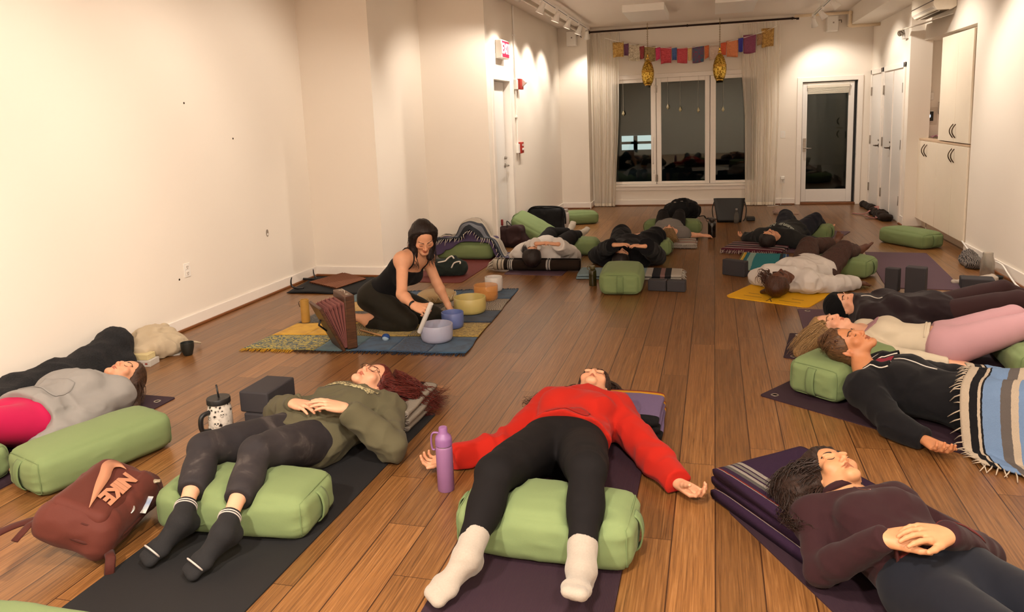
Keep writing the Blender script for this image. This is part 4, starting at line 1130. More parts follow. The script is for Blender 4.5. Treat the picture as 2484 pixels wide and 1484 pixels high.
        for gr in groups:
            tg = set(gr['tags']); off = gr['off']
            d = s.field(xs, ys, zs, lambda t: (off.get(t, 0) if isinstance(off, dict) else off) if t in tg else None, gr.get('k', 1.0))
            for e in gr.get('add', []):
                dd = e[0](xs[:, None, None], ys[None, :, None], zs[None, None, :]); d = smin(d, dd, e[1])
            for (pt, n) in gr.get('cuts', []):
                pt = s.L(pt); n = nrm(s.D(n))
                pl = (xs[:, None, None]-pt[0])*n[0]+(ys[None, :, None]-pt[1])*n[1]+(zs[None, None, :]-pt[2])*n[2]
                d = smax(d, pl, gr.get('ck', .008))
            for (fn, kk) in gr.get('sub', []):
                d = smax(d, -fn(xs[:, None, None], ys[None, :, None], zs[None, None, :]), kk)
            D = smin(D, d, k)
        if fold is not None:
            I = np.argwhere(np.abs(D) < .035)
            P = np.stack([xs[I[:, 0]], ys[I[:, 1]], zs[I[:, 2]]], 1)
            D[I[:, 0], I[:, 1], I[:, 2]] += fold(P).astype(np.float32)
        V, Q = surfnets(D, xs, ys, zs); V[:, 2] = np.maximum(V[:, 2], s.floor-s.base[2])
        o = fast_mesh(name, V, Q, mat, s.root, True, cols(V) if cols else None, extra)
        if label: o['label'] = label
        return o
def folds(amp=.006, scale=(14, 9, 14), seed=0, amp2=.006, sc2=5.0, rot=0.3):
    c, s_ = math.cos(rot), math.sin(rot); R = np.array([[c, -s_, 0], [s_, c, 0], [0, 0, 1]])
    sc_ = np.array(scale)
    def f(P):
        Q = P @ R; w = vnoise(P*sc2, seed+1)
        n = 1-2*np.abs(vnoise(Q*sc_+w[:, None]*.8, seed)); n2 = 1-2*np.abs(vnoise(P@R.T*sc_*1.7, seed+5))
        return -(amp*(n+.35)+amp*.45*n2+amp2*(w+.4))
    return f
# ---- skin + hair materials
def skin_mat(name, col):
    if name in _M: return _M[name]
    t = NT(name); a = t.n('Attribute', attribute_name='tint'); v = t.coords('Object'); n = t.noise(v, 45, 3)
    c = lin(col); b = t.mix(n, tuple(x*.93 for x in c), tuple(min(1, x*1.05) for x in c))
    t.base(t.mix(1.0, b, a.outputs['Color'], 'MULTIPLY')); t.set(rough=.5, sss=.12, spec=.35)
    t.b.inputs['Subsurface Radius'].default_value = (.02, .008, .004)
    t.bump(t.noise(v, 700, 2), .05, .001); _M[name] = t.m; return t.m
def hair_mat(name, c1, c2, rough=.45):
    if name in _M: return _M[name]
    t = NT(name); v = t.coords('Object', (90, 14, 90)); n = t.noise(v, 1.6, 4, .6, .8)
    t.base(t.ramp(n, [(.3, c1), (.7, c2)])); t.set(rough=rough, spec=.35); t.bump(n, .5, .006); _M[name] = t.m; return t.m
def hair_cap(b, off=.012, line=((.10, .052), (.02, .030), (-.045, -.018)), back=0.0, h=.005, seed=0, extra=(), noise=.0022, low=-.09):
    """SDF cap over the skull; line = [(height, forward limit)]. returns V,Q in the body frame"""
    W = b.hW; k = b.hk; R = b.hR
    prims = [p_ell(W(0, -.014, .036), np.array([.073+off, .094+off+back, .080+off])*k, R), p_ell(W(0, -.035, -.03), np.array([.064+off*.8, .062+off, .075])*k, R)]
    lo = np.min([p[1] for p in prims], 0); hi = np.max([p[2] for p in prims], 0)
    for e in extra: lo = np.minimum(lo, e[1]); hi = np.maximum(hi, e[2])
    xs, ys, zs = [np.arange(lo[a]-.02, hi[a]+.02, h) for a in range(3)]
    X, Y, Z = xs[:, None, None], ys[None, :, None], zs[None, None, :]
    D = None
    for p in prims:
        d = p[0](X, Y, Z); D = d if D is None else smin(D, d, .02*k)
    q = [(X-b.hc[0])*R[0, i]+(Y-b.hc[1])*R[1, i]+(Z-b.hc[2])*R[2, i] for i in range(3)]
    zz = q[2]/k; hs = [a for a, _ in line][::-1]; vs = [v for _, v in line][::-1]
    g = np.interp(zz, hs, vs)+.010*(np.abs(q[0]/k)/.07)**2*0
    cut = (q[1]/k-g)*k*.85
    D = smax(D, cut, .010*k); D = smax(D, (low-zz)*k, .01)
    for e in extra: D = smin(D, e[0](X, Y, Z), e[3] if len(e) > 3 else .02)
    I = np.argwhere(np.abs(D) < .02); P = np.stack([xs[I[:, 0]], ys[I[:, 1]], zs[I[:, 2]]], 1)
    ql = (P-b.hc) @ R
    ang = np.arctan2(ql[:, 0], ql[:, 2]+.03*k)
    st = np.stack([ang*9, ql[:, 1]*14, np.linalg.norm(ql, axis=1)*8], 1)
    D[I[:, 0], I[:, 1], I[:, 2]] -= (noise*(1-2*np.abs(vnoise(st, seed)))+noise*.5*vnoise(st*2.3, seed+3)).astype(D.dtype)
    return surfnets(D, xs, ys, zs)
def locks(b, guides, n, r=.004, spread=.02, wave=.008, freq=9, seed=0, seg=14, tip=.15, floor=None, out=1.0):
    """hair strands around guide paths (world points); spread grows along the path"""
    n = int(n*2.0); r = r*.55; rr = random.Random(seed); mb = MB()
    G = [spline([b.L(p) for p in g], seg) for g in guides]
    for i in range(n):
        g = G[i % len(G)]; a = rr.uniform(0, 6.28); rad = math.sqrt(rr.random()); L = rr.uniform(.72, 1.0); ph = rr.uniform(0, 6.28); fr = freq*rr.uniform(.7, 1.3); wv = wave*rr.uniform(.4, 1.4)
        pts = []
        t = nrm(g[-1]-g[0]); x = nrm(np.cross(t, (0.1, .2, 1))); y = np.cross(t, x)
        for k in range(seg):
            s_ = k/(seg-1)*L; idx = s_*(seg-1); j = min(int(idx), seg-2); p = g[j]+(g[j+1]-g[j])*(idx-j)
            sp = spread*(.55+out*s_)*rad; ww = wv*min(1, s_*3)
            p = p+x*(math.cos(a)*sp+ww*math.sin(fr*s_+ph))+y*(math.sin(a)*sp+ww*math.cos(fr*s_*.9+ph))
            if floor is not None: p[2] = max(p[2], floor-b.base[2]+r)
            pts.append(p)
        mb.tube(pts, [r*(1-.75*(k/(seg-1))**2)*rr.uniform(.8, 1.2) for k in range(seg)], 5)
    return mb
def add_hair(b, mat, V, Q, strands=None, name='hair', label=None):
    o = fast_mesh(name, V, Q, mat, b.root, True, None, strands)
    if label: o['label'] = label
    return o
# ------------------------------------------------------------------ studio props
M_GREEN = fabric('sage_canvas', '#76875a', .85, weave=700, bump=.2, var=.05, mott=3)
M_GREEN2 = fabric('sage_canvas_strap', '#6d7f54', .85, weave=700, bump=.2, var=.05, mott=3)
M_FOAM = plain('charcoal_foam', '#2f2c30', .8, var=.06, scale=200, bump=.12)
def bolster(label, c, yaw, L=.66, W=.31, H=.175, bodies=(), R=None, strap=(1, 1), z0=0.0, seed=0, bulge=.022, press_m=.016, grp='sage green bolsters'):
    """stuffed rectangular bolster with a strap handle across each end; c = floor point under its centre"""
    rr = random.Random(seed); n = 26
    c = np.asarray(c, float); RY = Rz(yaw)
    t = thing('bolster', label, 'bolster', (c[0], c[1], z0), yaw if R is None else 0.0, grp)
    RW = RY if R is None else np.asarray(R)
    hx, hy, hz = L/2, W/2, H/2; rad = .045
    def place(q):
        """unit cube point -> world"""
        q = np.asarray(q, float); x, y, z = q
        p = np.array([x*hx, y*hy, z*hz]); inner = np.clip(p, -np.array([hx, hy, hz])+rad, np.array([hx, hy, hz])-rad)
        d = p-inner; ln = np.linalg.norm(d)
        if ln > 1e-9: p = inner+d/ln*rad*min(1.0, max(abs(d))/rad) if max(abs(d)) < rad*.999 else inner+d/ln*rad
        bx, by, bz = (1-x*x), (1-y*y), (1-z*z)
        p = p+np.array([x**3*bulge*.5*by*bz, y**3*bulge*bx**.5*bz, (max(0, z)**3)*bulge*1.1*bx**.6*by])
        f = 1-.06*abs(x)**3*(1-by*.0); p[1] *= 1-.07*abs(x)**6; p[2] = p[2]*(1-.08*abs(x)**6)
        w = RW @ p
        w = w+np.array([c[0], c[1], z0+(hz if R is None else 0)+(0 if R is None else c[2])])
        return w
    idx = {}; vs = []; fs = []
    u = np.linspace(-1, 1, n+1)
    for ax in range(3):
        for sg in (-1, 1):
            ids = np.zeros((n+1, n+1), int)
            for i in range(n+1):
                for j in range(n+1):
                    q = [0, 0, 0]; q[ax] = sg; q[(ax+1) % 3] = u[i]; q[(ax+2) % 3] = u[j]
                    key = tuple(round(a, 4) for a in q)
                    if key not in idx: idx[key] = len(vs); vs.append(place(q))
                    ids[i, j] = idx[key]
            for i in range(n):
                for j in range(n): fs.append((ids[i, j], ids[i+1, j], ids[i+1, j+1], ids[i, j+1]))
    V = np.array(vs)
    wn = vnoise(V*np.array([9, 9, 9]), seed)*.004+(1-2*np.abs(vnoise(V*np.array([16, 16, 24]), seed+2)))*.0022
    cen = V.mean(0); N = V-cen; N /= np.linalg.norm(N, axis=1)[:, None]
    V = V+N*wn[:, None]; V[:, 2] = np.maximum(V[:, 2], z0+.003)
    def press(V):
        for b in bodies:
            d = b.sdf(V); top = V[:, 2] > z0+.05
            V[:, 2] -= np.where(top, np.clip(-d+press_m, 0, .14), 0)
        V[:, 2] = np.maximum(V[:, 2], z0+.003); return V
    if bodies:
        for _ in range(5): V = press(V)
    mb = MB(); mb.v = [tuple(p) for p in V]; mb.f = fs; mb.mi = [0]*len(fs)
    obj('cover', mb, M_GREEN, t, smooth=True)
    # end seams
    for sg in (-1, 1):
        sm = MB(); loop = []
        for q in list(np.linspace(-1, 1, 14)): loop.append((q, -1))
        for q in list(np.linspace(-1, 1, 14))[1:]: loop.append((1, q))
        for q in list(np.linspace(1, -1, 14))[1:]: loop.append((q, 1))
        for q in list(np.linspace(1, -1, 14))[1:-1]: loop.append((-1, q))
        pts = np.array([place((sg*.985, a, b)) for a, b in loop]); pts[:, 2] = np.maximum(pts[:, 2], z0+.005)
        if bodies: pts = press(pts)
        cc = pts.mean(0); pts = cc+(pts-cc)*1.004
        sm.tube(pts, .0028, 5, close=True)
        obj('piping', sm, M_GREEN2, t, smooth=True)
    for sg, on in zip((-1, 1), strap):
        if not on: continue
        P = np.zeros((15, 5, 3))
        for i in range(15):
            z = -.93+1.86*i/14; off = .004+.011*math.sin(math.pi*i/14)
            for k in range(5):
                w = place((sg, (k-2)/2*.17, z*.97)); P[i, k] = w+RW @ np.array([sg*off, 0, 0])
        P[:, :, 2] = np.maximum(P[:, :, 2], z0+.006)
        obj('handle', MB().grid(P, False), M_GREEN2, t, smooth=True, solid=.005)
    return t
def bolster_px(label, a, b, depth=1, H=.175, W=.31, L=None, end=False, **kw):
    """from two pixels on a bottom edge; depth=+1 puts the body beyond that edge. end: the edge is the short end"""
    A, B = F(*a)[:2], F(*b)[:2]; m = (A+B)/2; d = nrm(B-A); n = np.array([-d[1], d[0]])*depth
    ln = L or .66
    if end:
        c = m+n*ln/2; yaw = math.atan2(n[1], n[0])
    else:
        c = m+n*W/2; yaw = math.atan2(d[1], d[0])
    return bolster(label, (c[0], c[1], 0), yaw, L=ln, W=W, H=H, **kw)
def block(label, c, size, yaw, z0=0.0, grp='charcoal foam blocks'):
    mb = MB(); mb.box((0, 0, size[2]/2), size); o = obj('yoga_block', mb, M_FOAM, None, bevel=.009, local=True)
    o.location = (c[0], c[1], z0); o.rotation_euler = (0, 0, yaw); return tag(o, label, 'yoga block', grp)
def mat_mat(name, col, ribs=True):
    if name in _M: return _M[name]
    t = NT(name); v = t.coords('Object'); n = t.noise(v, 5, 3); c = lin(col)
    t.base(t.mix(n, tuple(x*.92 for x in c), tuple(x*1.06 for x in c))); t.set(rough=.72, spec=.3)
    if ribs:
        wv = t.n('TexWave', wave_type='BANDS', bands_direction='X'); t.l(v, wv.inputs[0]); wv.inputs['Scale'].default_value = 60; t.bump(wv.outputs[0], .25, .003)
    else: t.bump(t.noise(v, 300, 2), .15, .002)
    _M[name] = t.m; return t.m
def yoga_mat(label, a, d, L, W, m, th=.006, z0=0.0, grommets=(), grp='yoga mats', curl=0.0, round_=0.02, cat='yoga mat'):
    """a = floor point at the middle of the head edge, d = direction the mat runs"""
    a = np.asarray(a, float)[:2]; d = nrm(np.asarray(d, float)[:2]); x = np.array([d[1], -d[0]]); yaw = math.atan2(d[1], d[0])-math.pi/2
    t = thing('yoga_mat', label, cat, (a[0], a[1], z0), yaw, grp)
    poly = []
    for (cx, cy, a0) in ((W/2-round_, round_, -90), (W/2-round_, L-round_, 0), (-W/2+round_, L-round_, 90), (-W/2+round_, round_, 180)):
        for k in range(7):
            q = math.radians(a0+90*k/6); poly.append((cx+round_*math.cos(q), cy+round_*math.sin(q)))
    mb = MB(); mb.prism(poly, (0, 0, 0), (1, 0, 0), (0, 1, 0), (0, 0, th))
    obj('sheet', mb, m, t, local=True)
    for gx, gy in grommets:
        obj('grommet', MB().lathe((gx, gy, th), [(.012, 0), (.013, .0015), (.02, .0015), (.022, 0)], 20), plain('grommet_steel', '#b9aea4', .3, .9), t, local=True, smooth=True)
    return t
def folded(label, c, yaw, L, W, H, m, layers=3, z0=0.0, seed=0, grp='folded studio blankets', bodies=(), fringe=None, sag=.0, name='folded_blanket', tilt=0.0):
    """blanket folded into a pad: stacked soft layers seen as rounded folds at the edges; stripes run along the length by UV v"""
    rr = random.Random(seed); t = thing(name, label, 'blanket', (c[0], c[1], z0), yaw, grp)
    h = H/layers
    for i in range(layers):
        n, k = 40, 22; P = np.zeros((k*2, n, 3)); ox, oy = rr.uniform(-.012, .012), rr.uniform(-.015, .015)
        wl = W*(1-.02*rr.random()); ll = L*(1-.02*rr.random())
        # closed section (rounded at the folded edge), swept along the length
        for a in range(k*2):
            q = 2*math.pi*a/(k*2); sx = math.copysign(abs(math.cos(q))**.28, math.cos(q)); sy = math.copysign(abs(math.sin(q))**.6, math.sin(q))
            for b in range(n):
                y = -ll/2+ll*b/(n-1)
                P[a, b] = (ox+sx*wl/2, oy+y, h*(i+.5)+sy*h*.54)
        P[:, :, 2] += .005*vnoise(P.reshape(-1, 3)*7, seed+i).reshape(P.shape[:2])+tilt*P[:, :, 1]
        P[:, :, 0] += .008*vnoise(P.reshape(-1, 3)*np.array([3, 6, 20]), seed+9+i).reshape(P.shape[:2])
        W0 = P.reshape(-1, 3) @ Rz(yaw).T+np.array([c[0], c[1], z0])
        W0[:, 2] = np.maximum(W0[:, 2], z0+.002)
        for b_ in bodies:
            for _ in range(2):
                d = b_.sdf(W0); W0[:, 2] -= np.where(W0[:, 2] > z0+.004, np.clip(-d+.003, 0, .08)*(.35+.65*(i+1)/layers), 0)
            W0[:, 2] = np.maximum(W0[:, 2], z0+.002+.004*i)
        P = W0.reshape(P.shape)
        mb = MB().grid(P, True, close_u=True)
        e0 = [a*n for a in range(k*2)]; e1 = [a*n+n-1 for a in range(k*2)]
        mb.f.append(tuple(e0)); mb.f.append(tuple(e1[::-1])); mb.mi += [0, 0]
        obj('fold', mb, m, t, smooth=True)
    if fringe:
        col, side, cnt = fringe; fb = MB()
        for q in range(cnt):
            s_ = -W/2+W*(q+.5)/cnt if side in ('y+', 'y-') else -L/2+L*(q+.5)/cnt
            for w_ in range(2):
                if side in ('y+', 'y-'):
                    sg = 1 if side == 'y+' else -1; p0 = V3(s_, sg*L/2*.98, h*.9+rr.uniform(0, h*(layers-1))); dv = V3(rr.uniform(-.012, .012), sg*rr.uniform(.025, .05), 0)
                else:
                    sg = 1 if side == 'x+' else -1; p0 = V3(sg*W/2*.98, s_, h*.9+rr.uniform(0, h*(layers-1))); dv = V3(sg*rr.uniform(.025, .05), rr.uniform(-.012, .012), 0)
                e = p0+dv; e[2] = max(.004, p0[2]-.03); mid = (p0+e)/2+V3(0, 0, .004)
                fb.tube([p0, mid, e], [.0028, .0026, .0018], 4)
        obj('fringe', fb, fabric('fringe_'+col.lstrip('#'), col), t, local=True, smooth=True)
    return t
def rolled(label, c, yaw, L, R, m, z0=0.0, seed=0, name='rolled_blanket', grp=None, fringe=None, cat='blanket', bodies=()):
    """rolled blanket: a spiral section swept along local x"""
    t = thing(name, label, cat, (c[0], c[1], z0), yaw, grp); n = 30; sp = []
    for k in range(96):
        a = k/95*2*math.pi*3.2; r = R*(.30+.70*k/95); sp.append((r*math.cos(a), r*math.sin(a)))
    P = np.zeros((len(sp), n, 3))
    for i, (a, b) in enumerate(sp):
        for k in range(n):
            x = -L/2+L*k/(n-1); P[i, k] = (x, a*1.06, max(.003, R+b*.94))
    P[:, :, 1:] += (.003*vnoise(P.reshape(-1, 3)*8, seed)).reshape(P.shape[:2])[:, :, None]
    W0 = P.reshape(-1, 3) @ Rz(yaw).T+np.array([c[0], c[1], z0])
    for b_ in bodies:
        for _ in range(2):
            d = b_.sdf(W0); W0[:, 2] -= np.where(W0[:, 2] > z0+.02, np.clip(-d+.003, 0, .06), 0)
    mb = MB().grid(W0.reshape(P.shape), True)
    obj('roll', mb, m, t, smooth=True, solid=.006)
    if fringe:
        col, sg, cnt = fringe; rr = random.Random(seed); fb = MB()
        for q in range(cnt):
            a = rr.uniform(0, 6.28); r = R*rr.uniform(.5, 1); p0 = V3(sg*L/2, r*math.cos(a), R+r*math.sin(a)*.94)
            e = p0+V3(sg*rr.uniform(.04, .09), rr.uniform(-.03, .03), 0); e[2] = max(.004, p0[2]*rr.uniform(.1, .5))
            fb.tube([p0, (p0+e)/2+V3(sg*.01, 0, .01), e], [.005, .0045, .002], 5)
        obj('fringe', fb, fabric('fringe_'+col.lstrip('#'), col), t, local=True, smooth=True)
    return t
SK_FAIR = skin_mat('skin_fair', '#d9a283'); SK_LIGHT = skin_mat('skin_light', '#d29a78'); SK_TAN = skin_mat('skin_tan', '#b67a53'); SK_OLIVE = skin_mat('skin_olive', '#c08a63'); SK_DARK = skin_mat('skin_dark', '#5a3524')
UP = V3(0, 0, 1)
def lie(label, base, yaw, **kw): return Body(label, base, yaw, **kw)
# ================================================================== B: olive sweatshirt, red hair
def person_olive():
    pel = F(735, 1062, .12); neck = V3(-1.80, 3.50, .145); dirb = nrm((neck-pel)*V3(1, 1, 0)); yaw = math.atan2(dirb[1], dirb[0])-math.pi/2
    b = Body('red haired person in glasses and an olive sweatshirt, hands on the belly', (pel[0], pel[1], 0), yaw)
    sd = V3(math.cos(yaw), math.sin(yaw), 0)     # toward the body's own... camera side
    shN = neck+sd*.165-dirb*.045+V3(0, 0, -.03); shF = neck-sd*.165-dirb*.045+V3(0, 0, -.03)
    hipN = pel+sd*.085; hipF = pel-sd*.085
    knN = F(622, 1098, .255); knF = F(497, 1088, .255); anN = F(543, 1290, .125); anF = F(440, 1262, .125)
    b.torso(pel, neck, shN, shF, hipN, hipF, UP, hips=.175, waist=.155, chest=.155, depth=1.05, bust=.06, belly=.012)
    elN = F(952, 1085, .075); wrN = F(838, 990, .288); elF = F(668, 1003, .09); wrF = F(712, 978, .288)
    # this body lies head away: camera side is its left arm when the head points right-away
    b.arm('L', shN, elN, wrN); b.arm('R', shF, elF, wrF)
    hN = F(795, 980, .318)-wrN; hF = F(766, 986, .300)-wrF
    b.hand('L', hN, UP+V3(.1, -.1, 0), (.18, .25, .15), .05); b.hand('R', hF, UP, (.18, .25, .15), .05)
    b.leg('L', hipN, knN, anN, calf=(0, 0, -1)); b.leg('R', hipF, knF, anF, calf=(0, 0, -1))
    b.foot('L', F(368, 1425, .06)-anN, V3(.35, .5, .8)); b.foot('R', F(238, 1408, .06)-anF, V3(.35, .5, .8))
    hc = F(902, 926, .215); b.head(hc, V3(.03, -.22, .97), nrm(V3(.42, .88, .25)), neck)
    sh = lambda p, q, t: p+(q-p)*t
    b.skin(SK_FAIR, {'torso', 'armL', 'armR', 'legL', 'legR', 'footL', 'footR'} , h=.011, hf=.0032)
    b.face_hair('#6b3a24')
    hem = pel+dirb*.02
    b.top = b.cloth('sweatshirt', fabric('olive_fleece', '#5b5641', .92, 600, .2, .08), [
        dict(tags=['torso'], off=.026, cuts=[(pel-dirb*.075, -dirb+V3(0, 0, -.15)), (neck+dirb*.012, nrm(dirb+V3(0, 0, .55)))], ck=.012),
        dict(tags=['armL'], off=.021, cuts=[(wrN-nrm(wrN-elN)*.012, wrN-elN)]), dict(tags=['armR'], off=.021, cuts=[(wrF-nrm(wrF-elF)*.012, wrF-elF)])], h=.0075, fold=folds(.009, (11, 6, 11), 11, .009, 4.5, .6), k=.03)
    for w_, e_ in ((wrN, elN), (wrF, elF)):
        d_ = nrm(w_-e_); R = frame(z=d_, x=UP)
        obj('cuff', MB().lathe(w_-d_*.045, [(.036, 0), (.041, .008), (.040, .04), (.034, .046)], 20, R), fabric('olive_rib', '#524d3a', .92), b.root, smooth=True)
    t = NT('tie_dye'); v = t.coords('Object'); n = t.noise(v, 7.5, 4, .6, .6)
    t.base(t.ramp(n, [(.46, '#221d20'), (.58, '#2b2526'), (.68, '#48413f'), (.8, '#5a5352')])); t.set(rough=.85)
    b.cloth('leggings', t.m, [dict(tags=['torso'], off=.004, cuts=[(pel-dirb*.02, dirb)]), dict(tags=['legL'], off=.007, cuts=[(knN+(anN-knN)*.60, anN-knN)]), dict(tags=['legR'], off=.007, cuts=[(knF+(anF-knF)*.60, anF-knF)])], h=.0085, fold=folds(.0018, (10, 16, 10), 4, .003, 6), k=.04)
    sock = plain('black_sock', '#131214', .9, var=.2, scale=300, bump=.2); ring = plain('sock_ring', '#b4aba4', .9)
    for sd_, kn, an in (('L', knN, anN), ('R', knF, anF)):
        top = an-nrm(an-kn)*.085
        o = b.cloth('sock', sock, [dict(tags=['foot'+sd_], off=.003), dict(tags=['leg'+sd_], off=.004, cuts=[(top, kn-an)])], h=.006, k=.02)
        ax = nrm(kn-an)
        for q in (.060, .070):
            p = an+ax*q; R = frame(z=ax, x=UP)
            obj('sock_stripe', MB().lathe(b.L(p), [(.0425, -.0022), (.0445, 0), (.0425, .0022)], 24, b.RL @ R), ring, o, local=True, smooth=True)
        tp = b.marks['toe'+sd_]; f = nrm(tp-b.marks['an'+sd_]); c_ = tp-f*.035
        obj('toe_stripe', MB().lathe(c_+nrm(np.cross(f, np.cross(f, b.D(UP))))*.0+V3(0, 0, .004), [(.036, -.003), (.039, 0), (.036, .003)], 24, frame(z=f, x=(1, 0, 0)) @ np.diag([1.15, .8, 1])), ring, o, local=True, smooth=True)
    hm = hair_mat('hair_dark_red', '#32100c', '#6a2118')
    tail = p_cone(b.hW(.01, -.07, .02), b.L(F(1000, 960, .125)), .075, .045)
    V, Q = hair_cap(b, .013, ((.10, .062), (.03, .045), (-.02, .012), (-.06, -.02)), seed=3, extra=[tail+(.05,)], low=-.10)
    st = locks(b, [[F(930, 925, .23), F(985, 945, .16), F(1040, 965, .06), F(1078, 975, .02)], [F(955, 905, .2), F(1000, 935, .15), F(1045, 965, .07), F(1088, 960, .02)], [F(945, 945, .2), F(1000, 960, .14), F(1035, 985, .05), F(1070, 990, .015)]], 150, .0032, .045, .012, 16, 5, 18, floor=.004)
    add_hair(b, hm, V, Q, st)
    # glasses
    gm = plain('glasses_wire', '#3a211a', .3, .5); g = MB()
    for s_ in (-1, 1):
        g.tube([b.hW(s_*.034+.0235*math.copysign(abs(math.cos(a))**.7, math.cos(a)), .100-.004*math.cos(a)*s_, -.004+.0185*math.copysign(abs(math.sin(a))**.7, math.sin(a))) for a in np.linspace(0, 6.283, 25)[:-1]], .0013, 6, close=True)
        g.tube([b.hW(s_*.057, .097, .004), b.hW(s_*.076, .06, .004), b.hW(s_*.078, -.005, .0)], .0014, 6)
    g.tube([b.hW(-.0105, .101, .0), b.hW(0, .106, .003), b.hW(.0105, .101, .0)], .0013, 6)
    gl = obj('glasses', g, gm, b.root, smooth=True, local=True); gl['label'] = 'thin dark framed glasses'
    # hoop earring and ring
    obj('earring', MB().tube([b.hW(.078+.001*math.sin(a), -.012+.011*math.cos(a), -.048+.011*math.sin(a)) for a in np.linspace(0, 6.28, 14)[:-1]], .001, 5, close=True), M_STEEL, b.root, local=True)
    # print on the chest
    P = np.zeros((26, 14, 3))
    for i in range(26):
        for k in range(14):
            q = neck-dirb*(.06+.10*k/13)+sd*(-.15+.30*i/25); P[i, k] = ontop(b, b.top, q[0], q[1], .003)
    t = NT('chest_print'); v = t.coords('Object'); n = t.noise(v, 45, 3, .6, 2); s3 = t.sep(v)
    t.base(t.ramp(n, [(.45, '#5b5641'), (.5, '#c9bd8e')], 'CONSTANT')); t.set(rough=.8)
    o = obj('chest_print', MB().grid(P, False), t.m, b.root, smooth=True, solid=.001); o['label'] = 'pale yellow printed panel across the chest'
    return b
PB = person_olive()
# ================================================================== C: red sweatshirt
def person_red():
    pel = F(1363, 1088, .12); neck = V3(-.635, 3.62, .14); dirb = nrm((neck-pel)*V3(1, 1, 0)); yaw = math.atan2(dirb[1], dirb[0])-math.pi/2
    b = Body('person in a red sweatshirt and black leggings, arms spread wide', (pel[0], pel[1], 0), yaw)
    sd = V3(math.cos(yaw), math.sin(yaw), 0)
    shR = neck+sd*.17-dirb*.05+V3(0, 0, -.02); shL = neck-sd*.17-dirb*.05+V3(0, 0, -.02)
    hipR = pel+sd*.09; hipL = pel-sd*.09
    knR = F(1424, 1142, .27); knL = F(1200, 1150, .265); anR = F(1410, 1380, .115); anL = F(1133, 1352, .115)
    b.torso(pel, neck, shR, shL, hipR, hipL, UP, hips=.18, waist=.15, chest=.155, bust=.065, depth=1.05)
    elR = F(1583, 1108, .055); wrR = F(1646, 1172, .045); elL = F(1213, 1085, .055); wrL = F(1098, 1112, .045)
    b.arm('R', shR, elR, wrR); b.arm('L', shL, elL, wrL)
    b.hand('R', F(1700, 1205, .03)-wrR, V3(0, -.15, -1), (.5, .6, .45), .05, thumb=(.5, .75, -.5), tcurl=.1)
    b.hand('L', F(1050, 1122, .03)-wrL, V3(0, .1, -1), (.45, .6, .45), .04)
    b.leg('R', hipR, knR, anR, r=(.102, .072, .062, .038), calf=(0, 0, -1)); b.leg('L', hipL, knL, anL, r=(.102, .072, .062, .038), calf=(0, 0, -1))
    b.foot('R', V3(.05, -.75, .42), V3(.05, .42, .8)); b.foot('L', nrm(F(1012, 1470, .07)-anL)+V3(0, 0, .12), V3(.35, .3, .8))
    b.head(F(1440, 936, .165), V3(.05, -.08, 1), nrm(V3(.0, 1, .12)), neck)
    b.skin(SK_LIGHT, {'torso', 'armL', 'armR', 'legL', 'legR', 'footL', 'footR'}, h=.011, hf=.0032)
    b.face_hair('#3a241a')
    b.top = b.cloth('sweatshirt', fabric('red_fleece', '#a81d10', .92, 600, .2, .06), [
        dict(tags=['torso'], off=.026, cuts=[(pel+dirb*.10, nrm(-dirb+V3(.0, 0, -.1))), (neck+dirb*.045, nrm(dirb+V3(0, 0, .25)))], ck=.01),
        dict(tags=['armR'], off=.024, cuts=[(wrR-nrm(wrR-elR)*.01, wrR-elR)]), dict(tags=['armL'], off=.024, cuts=[(wrL-nrm(wrL-elL)*.01, wrL-elL)])], h=.0075, fold=folds(.010, (6, 9, 9), 21, .009, 4.5, -.6), k=.04)
    hb = fabric('red_rib', '#8f1a12', .92, 300, .3, .05)
    P = np.zeros((30, 6, 3))
    for i in range(30):
        for k in range(6):
            q = pel+dirb*(.112+.05*k/5)+sd*(-.16+.26*i/29); P[i, k] = ontop(b, b.top, q[0], q[1], .004)
    obj('hem_band', MB().grid(P, False), hb, b.root, smooth=True, solid=.003)
    b.cloth('leggings', fabric('black_jersey', '#110e0f', .85, 900, .1, .1, sheen=0), [dict(tags=['torso'], off=.006, cuts=[(pel+dirb*.16, dirb)]), dict(tags=['legL'], off=.006, cuts=[(knL+(anL-knL)*.86, anL-knL)]), dict(tags=['legR'], off=.006, cuts=[(knR+(anR-knR)*.86, anR-knR)])], h=.0085, fold=folds(.001, (10, 16, 10), 4, .002, 6), k=.04)
    t = NT('ribbed_white_sock'); v = t.coords('Object'); n = t.noise(v, 160, 2); t.base(t.mix(n, lin('#948a7e'), lin('#a2988c'))); t.set(rough=.95, sheen=.2); t.bump(n, .3, .003)
    for sd_, kn, an in (('L', knL, anL), ('R', knR, anR)):
        top = an-nrm(an-kn)*.10
        o = b.cloth('sock', t.m, [dict(tags=['foot'+sd_], off=.005), dict(tags=['leg'+sd_], off=.007, cuts=[(top, kn-an)])], h=.006, fold=folds(.0012, (20, 20, 20), 3, .002, 9), k=.02)
        ax = nrm(kn-an); R = frame(z=ax, x=UP); m = MB()
        for q in range(30):
            a = 2*math.pi*q/30; ca = np.array([math.cos(a), math.sin(a), 0])*.0445
            m.tube([b.L(an+ax*.055)+b.RL @ (R @ ca*.98), b.L(an+ax*.098)+b.RL @ (R @ ca*1.02)], .0022, 5)
        m.lathe(b.L(an+ax*.098), [(.042, -.004), (.048, -.003), (.049, .004), (.044, .006)], 26, b.RL @ R)
        obj('cuff', m, plain('sock_rib', '#9d9386', .95), o, local=True, smooth=True)
    hm = hair_mat('hair_dark_brown', '#1b0f0b', '#3b2318')
